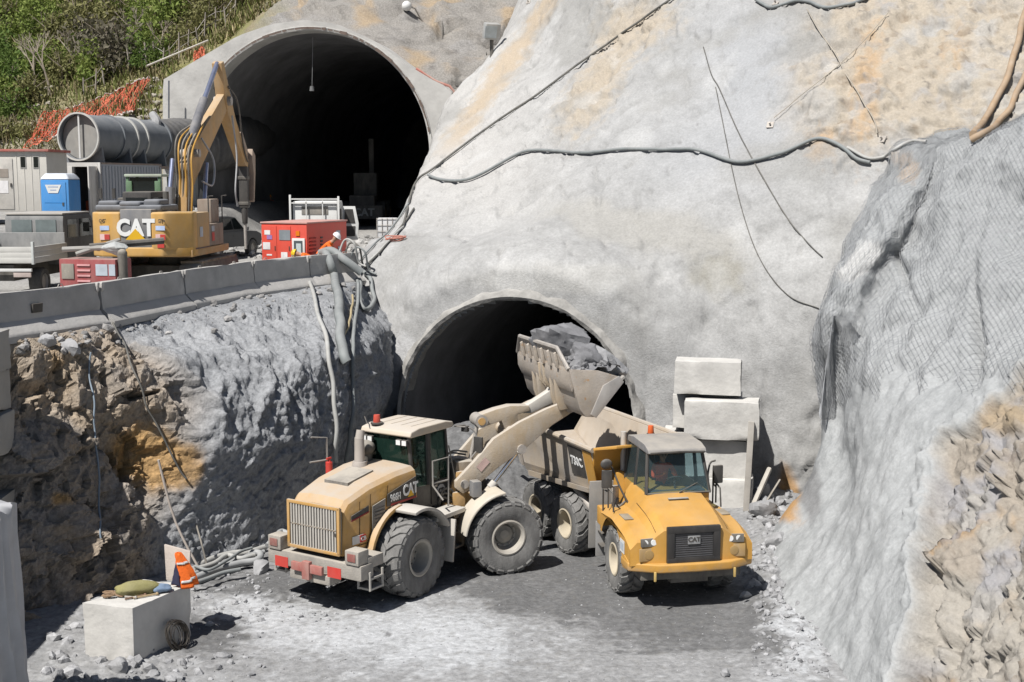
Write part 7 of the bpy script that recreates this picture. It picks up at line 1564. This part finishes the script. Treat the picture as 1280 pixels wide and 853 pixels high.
for k, (u, v) in enumerate(((442, 322), (449, 328), (436, 318))):
    p = W(u, v, 42.3-.2*k); free([p+Vector((-.4, 0, -.2)), p+Vector((-.15, .1, .45)), p+Vector((.2, -.1, .35)), p+Vector((.3, .1, -.25)), p+Vector((.55, 0, -.4))], .035, 'cable', [DK, GH, PALEP][k], ['dark cable loop standing behind the last barrier', 'grey cable loop beside the last barrier end', 'pale cable loop on the last barrier'][k], 'cable', 6, 30)
p, nr = hit(494, 301, FB); b = MB(); rnd = random.Random(4); t1 = nr.cross(Vector((0, 0, 1))).normalized(); t2 = t1.cross(nr)
b.tube(smooth_pts([p+nr*rnd.uniform(.02, .14)+t1*(rnd.uniform(.2, .45)*math.cos(k*1.3))*1.0+t2*(rnd.uniform(.15, .35)*math.sin(k*1.3)) for k in range(26)], 160), .02, 5)
tag(b.build('cable_coil', M('faded_red', (.5, .22, .17), .8)), 'coil of faded red cable lying on the shoulder beside the last barrier', 'cable coil')
lay([(124, 358), (128, 385), (150, 430), (175, 490), (205, 548), (232, 600)], .025, 'cable', DK, 'dark cable hanging from the barrier joint down the rock wall', bvhs=[cliff_bvh], k=60, off=.12, n=5, jitter=.05)
lay([(110, 440), (114, 500), (118, 560), (122, 620), (124, 675)], .022, 'cable', M('cable_blue', (.22, .27, .32), .6), 'thin bluish cable hanging straight down the broken rock', bvhs=[cliff_bvh], k=40, off=.10, n=5)
lay([(250, 372), (300, 362), (345, 355)], .012, 'cable', DK, 'thin wire trailing below the barrier row', bvhs=[cliff_bvh], off=.05, n=4)
free([W(198, 575, 27.9), W(215, 640, 28.0), W(232, 680, 28.0), W(252, 716, 28.0)], .03, 'pole', M('pole_pale', (.55, .48, .42), .7), 'thin pale pole leaning on the rock wall behind the orange vest', 'pole', 6, 8)
free([W(245, 655, 28.6), W(252, 680, 28.3), W(258, 705, 28.1)], .025, 'pole', BLKD, 'short dark pole leaning beside the pale one', 'pole', 6, 8)
GP = M('pipe_grey_pale', (.34, .35, .35), .6, dust=.4, dcol=(.45, .45, .44)); rnd = random.Random(9)
labs = ['pale hose uppermost in the bundle at the foot of the rock wall', 'pale hose bending back on itself at the bundle end', 'grey hose lowest in the bundle, nearest the concrete block', 'grey hose in the middle of the bundle', 'grey hose with a kink in the bundle by the wall', 'thin hose lying on the bundle by the wall']
for k in range(6):
    pl_ = [[(236, 716), (262, 700), (290, 692), (312, 690), (332, 684)], [(240, 724), (270, 712), (300, 704), (322, 700), (325, 692), (312, 691)], [(240, 730), (258, 724), (280, 716), (300, 712)], [(238, 720), (265, 708), (285, 705), (305, 696), (330, 690)], [(242, 712), (268, 704), (284, 694), (300, 698), (318, 694)], [(244, 708), (262, 712), (285, 700), (300, 690), (315, 685)]][k]
    free([G(u, v, .10+.05*(k % 3)+.02*k) for u, v in pl_], [.075, .08, .05, .06, .055, .035][k], 'hose', [PALEP, GP, GH, GP, PALEP, GH][k], labs[k], 'hose')
free([W(334, 682, 29.2), W(345, 670, 29.6), W(352, 664, 30.0), W(362, 668, 29.9)], .06, 'hose', GP, 'grey hose end lying behind the loader bumper', 'hose', k=20)
# grey bundle hung in the corner of the wall
o = blobmesh(W(447, 513, 37.9), .55, (.9, .6, 1.05), 12, M('tarpaulin_dark', (.12, .125, .13), .8, var=.2, dust=.35), 'tarpaulin', 0, .6); tag(o, 'crumpled dark tarpaulin bundle hung in the corner of the rock wall', 'tarpaulin')
# lights and bolt plates on the face
p, nr = next(h for h in (hit(612+4*q_, 72, FB) for q_ in range(20)) if h[0] is not None); fl = empty('floodlight', 'grey floodlight on a short post at the edge of the pale shoulder', 'floodlight', p+Vector((.1, -.1, 0)))
b = MB(); b.cyl((0, 0, -.5), (0, 0, .9), .09, n=8); b.build('post', BLKD, fl); b = MB(); b.box((0, -.1, 1.2), (.75, .45, .75), (.3, 0, .4)); hd_ = b.build('lamp_head', M('lamp_housing', (.35, .36, .36), .5, dust=.3), fl, .06); b = MB(); b.box((-.03, -.34, 1.13), (.6, .03, .55), (.3, 0, .4)); b.build('lamp_glass', M('lamp_glass', (.45, .5, .52), .2), hd_)
p, nr = hit(514, 14, [hill_bvh]); fl = empty('floodlight', 'small lamp on a bent pole high on the rock above the upper tunnel', 'floodlight', p)
b = MB(); b.tube([(.8, 0, -.9), (.25, -.4, .1), (-.1, -.5, .2)], .06, 6); b.build('post', STEEL, fl); b = MB(); b.sphere((-.2, -.55, .2), .28, 12, 8); b.build('lamp_head', WHITE, fl)
BP = [(661, 3), (963, 157), (1104, 175), (970, 5)]; BL_ = ['steel bolt plate at the top of the pale shoulder', 'steel bolt plate on the grey part of the face above the long pipe', 'steel bolt plate where the slanting pale cable ends', 'steel bolt plate under the looping hose at the top of the face']
for k, (u, v) in enumerate(BP):
    p, nr = hit(u, v, FB)
    if p is None: continue
    m = Matrix.Translation(p) @ nr.to_track_quat('Z', 'Y').to_matrix().to_4x4(); b = MB(m); b.box((0, 0, .03), (.22, .22, .03)); b.cyl((0, 0, .04), (0, 0, .16), .03, n=6)
    o = b.build('bolt_plate', STEEL); tag(o, BL_[k], 'bolt plate', 'bolt plates in the rock face')
# ================================================================ WIRE NET over the outcrop
NETM = M('net_wire', (.36, .37, .38), .6, .1)
P = OUT0; u, v = pix(P); jj, ii = np.where((u > 1020) & (u < 1400) & (v > 186) & (v < 505)); j0, j1, i0, i1 = jj.min(), jj.max(), ii.min(), ii.max()
def nodes(sj, si):
    J_ = np.arange(j0, j1, sj); I_ = np.arange(i0, i1, si); return J_, I_
obm = outcrop.data; co = np.zeros(len(obm.vertices)*3, np.float32); obm.vertices.foreach_get('co', co); OD = co.reshape(P.shape)
sm_ = OD.copy()
for _ in range(3): sm_[1:-1, 1:-1] = (sm_[1:-1, 1:-1]*2+sm_[:-2, 1:-1]+sm_[2:, 1:-1]+sm_[1:-1, :-2]+sm_[1:-1, 2:])/6
NP = sm_+OUTN*.075
Vs = []; Fs = []
def strip(line, r=.0045):
    n0 = len(Vs)*0
    global Vcount
    L_ = np.array(line); d = np.gradient(L_, axis=0); d /= np.linalg.norm(d, axis=1)[:, None]+1e-9; a_ = np.cross(d, [.3, .2, .93]); a_ /= np.linalg.norm(a_, axis=1)[:, None]+1e-9; b_ = np.cross(d, a_)
    ring = np.stack([L_+a_*r, L_-a_*.5*r+b_*.87*r, L_-a_*.5*r-b_*.87*r], 1); m_ = len(L_); Vs.append(ring.reshape(-1, 3))
    i_ = np.arange(m_-1)[:, None]*3+np.arange(3)[None]; k_ = np.arange(m_-1)[:, None]*3+(np.arange(3)[None]+1) % 3
    Fs.append(np.stack([i_, k_, k_+3, i_+3], -1).reshape(-1, 4)+Vcount); Vcount += m_*3
Vcount = 0
hexs = 4
for s_ in range(-(j1-j0), i1-i0, hexs):
    for sg in (1, -1):
        ln = []
        for t in range(0, j1-j0):
            i_ = (i0+s_+t) if sg > 0 else (i1-s_-t)
            if i0 <= i_ < i1:
                q = NP[j0+t, i_]; uu, vv = u[j0+t, i_], v[j0+t, i_]
                lim = np.interp(uu, [1020, 1060, 1120, 1180, 1260, 1400], [505, 500, 470, 485, 478, 470])+14*math.sin(uu*.11)+8*math.sin(uu*.31)
                if uu > 1022 and vv < lim: ln.append(q)
                elif len(ln) > 3: strip(ln); ln = []
                else: ln = []
        if len(ln) > 3: strip(ln)
me = fast_mesh('wire_net', np.concatenate(Vs), np.concatenate(Fs)); tag(new_obj('wire_net', me, NETM), 'grey wire rockfall net draped over the sprayed outcrop', 'net')
# second free-hanging fold of the net at the outcrop's edge
def fold_(s, t):
    uu = 1023+42*s+6*math.sin(7*s+3*t); vv = 395+(118+12*math.sin(5*s))*t; d = 31.2-1.0*s+.22*math.sin(11*s+2*t)+.15*math.sin(23*s); return W(uu, vv, d)
Vs = []; Fs = []; Vcount = 0
for k in range(38): strip([list(fold_(k/37+.012*math.sin(3*t*9), t)) for t in np.linspace(0, 1, 50)], .007)
for k in range(60): strip([list(fold_(s_, k/59)) for s_ in np.linspace(0, 1, 40)], .005)
me = fast_mesh('net_fold', np.concatenate(Vs), np.concatenate(Fs)); tag(new_obj('wire_net', me, NETM), 'loose fold of wire net hanging at the edge of the outcrop beside the face', 'net')
# ================================================================ LOOSE STONES
def pebble_variants(n=6):
    out = []
    for k in range(n):
        b = bmesh.new(); bmesh.ops.create_icosphere(b, subdivisions=1, radius=1); V = np.array([list(x.co) for x in b.verts]); F = np.array([[q.index for q in f.verts] for f in b.faces]); b.free()
        rnd = np.random.RandomState(k); V = V*(1+.45*(rnd.rand(len(V), 1)-.5))*np.array([1.25, 1.0, .7]); out.append((V, F))
    return out
PV = pebble_variants()
def scatter(name, pts, sizes, mat, label, cat, seed=0, nrm=None):
    rnd = np.random.RandomState(seed); VV = []; FF = []; n0 = 0; tint = []
    for i, (p, s) in enumerate(zip(pts, sizes)):
        V, F = PV[rnd.randint(len(PV))]; m = np.array(Euler((rnd.uniform(0, 6.3), rnd.uniform(-.5, .5), rnd.uniform(0, 6.3))).to_matrix())
        VV.append((V*s) @ m.T+np.array(p)); FF.append(F+n0); n0 += len(V); tint += [rnd.uniform(.7, 1.25)]*len(V)
    me = fast_mesh(name, np.concatenate(VV), np.concatenate(FF), False); t = np.array(tint)[:, None]; base = np.array(mat[1]); set_col(me, np.clip(t*base, .03, .7))
    return tag(new_obj(name, me, mat[0]), label, cat, None, 'stuff')
gpts = []; gs = []
gb_ = BVHTree.FromObject(ground, bpy.context.evaluated_depsgraph_get())
def add_g(n, fn, lo, hi, pw=3.0):
    k = 0
    while k < n:
        u, v = fn(); p = G(u, v); h = gb_.ray_cast(Vector((p.x, p.y, 5)), Vector((0, 0, -1)))
        s = lo+(hi-lo)*RNG.rand()**pw; z = h[0].z if h[0] is not None else 0; gpts.append((p.x, p.y, z+s*.25)); gs.append(s); k += 1
add_g(170, lambda: (RNG.uniform(60, 330), RNG.uniform(745, 853)), .012, .11, 5)
add_g(300, lambda: (RNG.uniform(225, 420), RNG.uniform(690, 780)), .012, .07)
add_g(90, lambda: (RNG.normal(150, 60), RNG.normal(835, 18)), .03, .16)
add_g(380, lambda: (RNG.normal(966, 15), RNG.uniform(600, 770)), .02, .15)
add_g(260, lambda: (RNG.uniform(940, 1040), RNG.uniform(760, 853)), .012, .07)
add_g(1100, lambda: (RNG.uniform(250, 1000), RNG.uniform(680, 853)), .005, .022, 2)
scatter('gravel', gpts, gs, (GROUNDM, (.36, .36, .365)), 'loose grey stones along the foot of the rock', 'stones', 3)
scatter('rubble', [tuple(p) for p, s in LOADP], [s for p, s in LOADP], (GROUNDM, (.23, .23, .235)), 'small broken stones lying on the load in the raised bucket', 'rubble', 8)
cp = []; cs = []
for k in range(170):
    u, v = (RNG.uniform(20, 450), 0); v = np.interp(u, [0, 120, 230, 310, 450], [428, 405, 384, 368, 350])+abs(RNG.normal(0, 14)); p, nr = hit(u, v, [cliff_bvh])
    if p is not None and p.z > 4.2: s = .02+.11*RNG.rand()**3.5; cp.append(tuple(p+nr*s*.4)); cs.append(s)
scatter('gravel', cp, cs, (GROUNDM, (.34, .33, .32)), 'loose stones on the crest below the barriers', 'stones', 4)
bp_ = []; bs = []
for k in range(700):
    u = RNG.uniform(225, 520); y = RNG.uniform(54, 64) if k > 250 else RNG.uniform(46, 50); x = W(u, 300, y).x; s = .04+.22*RNG.rand()**4; zz = np.interp(y, [0, 54, 66], [5.5, 5.5, 6.05])+1.5*float(sst(43.5, 48.5, y)*sst(-12.6, -15, x)); bp_.append((x, y, zz+s*.3)); bs.append(s)
scatter('gravel', bp_, bs, (GROUNDM, (.40, .39, .37)), 'loose pale rubble on the platform before the upper tunnel', 'stones', 5)
for k, (u, v, r_, lab) in enumerate(((88, 440, .26, 'grey boulder on the crest at the broken end of the rock wall'), (58, 432, .22, 'rounded stone beside the boulder on the crest'), (958, 655, .36, 'angular grey rock beside the dump truck wheel'), (972, 700, .26, 'grey rock in the rubble between the truck and the outcrop'), (948, 628, .32, 'flat pale rock at the foot of the block stack'), (905, 846, .10, 'small pale stone on the damp ground'), (150, 842, .17, 'pale stone in front of the concrete block'), (190, 846, .12, 'smaller pale stone beside the one before the concrete block'), (1000, 742, .22, 'brown stone at the foot of the sprayed outcrop'), (1018, 770, .18, 'tan stone at the outcrop foot, below the brown one'), (325, 716, .2, 'white grey stone beside the hose bundle'))):
    p, nr = hit(u, v, [cliff_bvh]) if v < 450 else (None, None)
    if p is None: p = G(u, v); h = gb_.ray_cast(Vector((p.x, p.y, 5)), Vector((0, 0, -1))); p = h[0] if h[0] is not None else p
    m_ = STONE if k not in (8, 9) else M('tan_stone', (.34, .26, .17), .9, var=.3, dust=.2, bump=.6, bscale=9)
    tag(rock('stone', p+Vector((0, 0, r_*.35)), r_, m_, 60+k, (1.2, 1, .75), (.2*k, .3, k), 22), lab, 'stone')

# ================================================================ HILLSIDE PLANTS, FENCE, WALLS, ORANGE NET
def leafmat(name, c0, c1):
    m = bpy.data.materials.new(name); m.use_nodes = True; nt = m.node_tree; b = nt.nodes['Principled BSDF']; tc = nn(nt, 'ShaderNodeTexCoord'); n1 = nn(nt, 'ShaderNodeTexNoise'); n1.inputs['Scale'].default_value = 1.3; n1.inputs['Detail'].default_value = 6
    nt.links.new(tc.outputs['Object'], n1.inputs['Vector']); mr = nn(nt, 'ShaderNodeMapRange'); mr.inputs['From Min'].default_value = .35; mr.inputs['From Max'].default_value = .65; nt.links.new(n1.outputs[0], mr.inputs[0])
    mx = nn(nt, 'ShaderNodeMix', data_type='RGBA'); nt.links.new(mr.outputs[0], mx.inputs[0]); mx.inputs[6].default_value = (*c0, 1); mx.inputs[7].default_value = (*c1, 1); nt.links.new(mx.outputs[2], b.inputs['Base Color']); b.inputs['Roughness'].default_value = .7
    b.inputs['Specular IOR Level'].default_value = .2
    tr = nn(nt, 'ShaderNodeBsdfTranslucent'); nt.links.new(mx.outputs[2], tr.inputs[0]); ms = nn(nt, 'ShaderNodeMixShader'); ms.inputs[0].default_value = .25; nt.links.new(b.outputs[0], ms.inputs[1]); nt.links.new(tr.outputs[0], ms.inputs[2]); nt.links.new(ms.outputs[0], nt.nodes['Material Output'].inputs[0]); return m
LV = [leafmat('leaf_fresh', (.16, .22, .05), (.28, .33, .09)), leafmat('leaf_deep', (.08, .14, .03), (.17, .23, .06)), leafmat('leaf_olive', (.18, .185, .07), (.27, .25, .11)), leafmat('leaf_grey', (.13, .12, .085), (.20, .18, .13))]
TWIG = M('twig', (.22, .18, .14), .9, var=.2)
def leaves(n, rad, hgt, size, seed):
    r = np.random.RandomState(seed); nc = 9; cl = r.normal(size=(nc, 3)); cl /= np.linalg.norm(cl, axis=1)[:, None]; cl = cl*r.uniform(.25, .8, (nc, 1)); cl[:, 2] = np.abs(cl[:, 2])
    c = cl[r.randint(nc, size=n)]+r.normal(size=(n, 3))*.22; c = c*np.array([rad, rad, hgt]); c[:, 2] = np.abs(c[:, 2])+.05
    a = r.normal(size=(n, 3)); a /= np.linalg.norm(a, axis=1)[:, None]; b = np.cross(a, r.normal(size=(n, 3))); b /= np.linalg.norm(b, axis=1)[:, None]; s = size*r.uniform(.5, 1.3, (n, 1))
    V = np.stack([c-a*s, c+b*s*.5, c+a*s, c-b*s*.5], 1).reshape(-1, 3); F = np.arange(n*4).reshape(-1, 4); return V, F
PROTO = []
for k in range(6):
    V, F = leaves([900, 1150, 1000, 800, 850, 700][k], [1.1, 1.5, 1.2, 1.0, 1.4, 1.2][k], [1.5, 1.8, 2.2, 1.3, 1.2, 1.9][k], .115, 200+k)
    me = fast_mesh('bush_crown', V, F, False); me.materials.append(LV[[0, 1, 0, 2, 2, 3][k]])
    b = MB(); rnd = random.Random(k)
    for q in range(5): b.tube([(0, 0, -.5), (rnd.uniform(-.3, .3), rnd.uniform(-.3, .3), .6), (rnd.uniform(-.9, .9), rnd.uniform(-.9, .9), 1.5)], [.05, .035, .012], 5)
    so_ = b.build('stems', TWIG); PROTO.append((me, so_.data)); bpy.data.objects.remove(so_)
KIND = ['fresh green bush on the hillside above the upper tunnel', 'deep green bush on the hillside above the upper tunnel', 'tall fresh green bush on the hillside above the upper tunnel', 'low olive bush on the hillside above the upper tunnel', 'spreading olive bush on the hillside above the upper tunnel', 'grey leafless looking bush on the hillside above the upper tunnel']
def put_bush(u, v, k, s, label=None, group='bushes on the hillside'):
    p, nr = hit(u, v, [hill_bvh])
    if p is None: return
    r_ = bpy.data.objects.new('bush', None); COL.objects.link(r_); r_.empty_display_size = .2; r_.location = p; r_.rotation_euler = (0, 0, RNG.uniform(0, 6.28)); r_.scale = (s, s, s*RNG.uniform(.8, 1.2)); tag(r_, label or KIND[k], 'bush', group)
    for nm, me in (('crown', PROTO[k][0]), ('stems', PROTO[k][1])):
        o = bpy.data.objects.new(nm, me); COL.objects.link(o); o.parent = r_
rows = 0
for v in np.arange(-62, 142, 11):
    uL = -40; uR = np.interp(v, [-70, 0, 40, 80, 140], [420, 320, 262, 195, 60])
    for u in np.arange(uL, uR, 25):
        uu, vv = u+RNG.uniform(-10, 10), v+RNG.uniform(-5, 5)
        if uu > uR or (vv > 112 and uu > 45) or (vv > 92 and uu > 30 and vv > 150-.36*uu): continue
        f = vnoise(np.array([[uu/70, vv/45, 0]]), 5)[0]; g_ = vnoise(np.array([[uu/35, vv/30, 3]]), 7)[0]
        k = 1 if f > .25 else (0 if f > -.05 else (2 if g_ > .1 else (3 if g_ > -.3 else 4)))
        put_bush(uu, vv, k, RNG.uniform(.85, 1.35)*(1.2 if vv < 40 else .95))
put_bush(138, 78, 5, 2.1, 'large grey leafless bush standing out on the green hillside', None); put_bush(150, 92, 5, 1.7, 'grey bush at the foot of the large grey leafless one', None); put_bush(118, 70, 5, 1.6, 'greyish bush uphill of the large grey leafless one', None)
put_bush(18, 150, 1, 1.0, 'dark green bush at the end of the stone wall above the site cabin', None); put_bush(5, 175, 4, 1.1, 'dry olive bush above the site cabin roof', None); put_bush(35, 172, 4, .8, 'low dry bush beside the orange netting', None)
for k, (u, v, h) in enumerate(((62, 122, 5.0), (48, 112, 4.0), (92, 95, 3.6), (175, 60, 3.5), (205, 72, 3.0))):        # bare trees
    p, nr = hit(u, v, [hill_bvh]); t = empty('bare_tree', ['tallest bare pale tree above the end of the stone wall', 'bare tree just uphill of the tallest bare tree', 'bare tree between the stone wall and the large grey bush', 'bare tree high on the slope beyond the grey bush', 'bare tree nearest the fence above the portal'][k], 'tree', p)
    b = MB(); rnd = random.Random(k+40)
    def grow(q, d, l, r, n):
        e = q+d*l; b.tube([q, (q+e)/2+Vector((rnd.uniform(-.1, .1),)*3)*l*.5, e], [r, r*.8, r*.6], 5)
        if n > 0:
            for _ in range(3): grow(e, (d+Vector((rnd.uniform(-.8, .8), rnd.uniform(-.5, .5), rnd.uniform(-.1, .5)))).normalized(), l*.68, r*.58, n-1)
    grow(Vector((0, 0, -.2)), Vector((rnd.uniform(-.4, .2), 0, 1)).normalized(), h*.36, .09, 3); b.build('trunk', M('bare_bark', (.34, .29, .23), .9), t)
# dry undergrowth: blades over the whole slope, nobody could count them
n = 26000; uu = RNG.uniform(-60, 380, n); vv = RNG.uniform(-80, 190, n); C_ = []
hu, hv = HILLU; PP = HILL0.reshape(-1, 3); hu = hu.ravel(); hv = hv.ravel(); sel = (hu > -80) & (hv < 195) & (hv > -90) & (hu < np.interp(hv, [-90, 0, 40, 80, 110, 195], [460, 335, 275, 215, 195, 190])); base = PP[sel]
pk_ = base[RNG.randint(len(base), size=n)]+RNG.normal(size=(n, 3))*np.array([.25, .25, .05]); a = RNG.normal(size=(n, 3))*.35+np.array([0, -.15, 1]); a /= np.linalg.norm(a, axis=1)[:, None]; s = RNG.uniform(.2, .75, (n, 1)); bb_ = np.cross(a, RNG.normal(size=(n, 3))); bb_ /= np.linalg.norm(bb_, axis=1)[:, None]
V = np.stack([pk_-bb_*.05, pk_+bb_*.05, pk_+a*s+bb_*.02, pk_+a*s-bb_*.02], 1).reshape(-1, 3); me = fast_mesh('undergrowth', V, np.arange(n*4).reshape(-1, 4), False)
tcol = np.where(RNG.rand(n, 1) > .45, np.array([[.26, .22, .12]]), np.array([[.15, .17, .05]]))*RNG.uniform(.6, 1.3, (n, 1)); set_col(me, np.repeat(tcol, 4, 0)); tag(new_obj('undergrowth', me, M_rock('dry_grass', 3, 0, .01)), 'dry grass and low growth on the hillside', 'undergrowth', None, 'stuff')
# fence posts above the portal
fp = [(105, 120), (119, 122), (131, 108), (141, 98), (152, 94), (163, 92), (174, 86), (184, 92), (194, 84), (203, 88), (214, 80), (224, 76), (235, 66), (248, 58), (255, 52), (270, 40), (283, 34), (293, 22)]
fn_ = empty('fence', 'rough fence of grey stakes climbing the slope to the upper portal', 'fence', hit(190, 95, [hill_bvh])[0]); tips = []
for k, (u, v) in enumerate(fp):
    p, nr = hit(u, v, [hill_bvh]); h = 1.1+.9*((k*37) % 10)/10; q = p-fn_.location; l = Vector((math.sin(k*2.3)*.12, 0, 1)); b = MB(); b.tube([q-Vector((0, 0, .4)), q+l*h*.5, q+l*h], [.06, .055, .045], 6); b.build('stake', M('stake_grey', (.34, .30, .26), .9, var=.2), fn_); tips.append((q, l, h))
for f in (.45, .8):
    b = MB()
    b.tube([q+l*h*f for q, l, h in tips], .018, 4); b.build('wire', STEEL, fn_)
b = MB(); p0, p1 = hit(186, 108, [hill_bvh])[0], hit(262, 70, [hill_bvh])[0]; b.tube([p0+Vector((0, -.2, 1.2)), p1+Vector((0, -.2, .9))], .06, 6); tag(b.build('rail', M('rail_pale', (.5, .47, .42), .8)), 'pale rail slanting along the stakes above the upper portal', 'rail')
# dry stone walls
def stone_wall(label, u0, v0, u1, v1, n, rows, sz, seed):
    t = empty('stone_wall', label, 'wall', hit((u0+u1)/2, (v0+v1)/2, [hill_bvh])[0]); rnd = random.Random(seed); meshes = [rock('stone', (0, 0, 0), 1, M('wall_stone', (.33, .30, .25), .9, var=.3, dust=.2, bump=.5, bscale=3), seed*10+k, (1.25, .9, .7), (0, 0, 0), 10) for k in range(5)]
    dat = [m.data for m in meshes]; [bpy.data.objects.remove(m) for m in meshes]
    for i in range(n):
        for j in range(rows):
            f = (i+.5*(j % 2))/n; u, v = u0+(u1-u0)*f, v0+(v1-v0)*f-j*sz*22; p, nr = hit(u, v, [hill_bvh])
            if p is None: continue
            o = bpy.data.objects.new('stone', dat[rnd.randint(0, 4)]); COL.objects.link(o); o.parent = t; s = sz*rnd.uniform(.42, .62); o.location = p-t.location+Vector((rnd.uniform(-.1, .1), -.12, rnd.uniform(-.05, .05))); o.scale = (s*1.2, s, s); o.rotation_euler = (rnd.uniform(-.3, .3), rnd.uniform(-.3, .3), rnd.uniform(0, 6))
stone_wall('dry stone wall beside the upper portal headwall', 168, 148, 204, 148, 7, 6, .42, 3)
stone_wall('low stone wall across the slope above the site cabin', 4, 146, 70, 128, 12, 3, .45, 5)
# orange safety netting with its rope
ON = M('orange_net', (.78, .22, .13), .7, var=.15)
def onet(label, top, bot, nx, nz, seed):
    Vs_ = MB(); rnd = random.Random(seed); t_ = catmull(np.array(top, float), nx); b_ = catmull(np.array(bot, float), nx); g = []
    for i in range(nx):
        col = []
        for j in range(nz):
            f = j/(nz-1); u, v = t_[i]*(1-f)+b_[i]*f; p, nr = hit(u, v, [hill_bvh]); p = p if p is not None else W(u, v, 70); col.append(p+Vector((0, -.9-.18*math.sin(i*.7+j*.5)-.1*math.sin(i*1.9), .06*math.sin(i*1.1+j))))
        g.append(col)
    for i in range(nx): Vs_.tube(g[i], .018, 3)
    for j in range(nz): Vs_.tube([g[i][j] for i in range(nx)], .018 if 0 < j < nz-1 else .04, 3)
    return tag(Vs_.build('safety_net', ON), label, 'safety net'), g
o, g1 = onet('orange safety netting sagging across the slope behind the fan', [(62, 142), (90, 138), (120, 128), (150, 116), (175, 104), (192, 99)], [(38, 186), (75, 172), (105, 152), (130, 150), (160, 144), (172, 140)], 90, 16, 1)
b = MB(); b.tube([c[-1]+Vector((0, -.08, 0)) for c in g1[18:]], .05, 6); b.tube([c[0]+Vector((0, -.08, .02)) for c in g1[18:]], .04, 6); tag(b.build('rope', M('rope_pale', (.62, .55, .5), .8)), 'pale rope along the edges of the orange safety netting', 'rope')
onet('small scrap of orange netting on the slope beside the portal arch', [(248, 68), (258, 60)], [(246, 78), (262, 72)], 16, 10, 2)
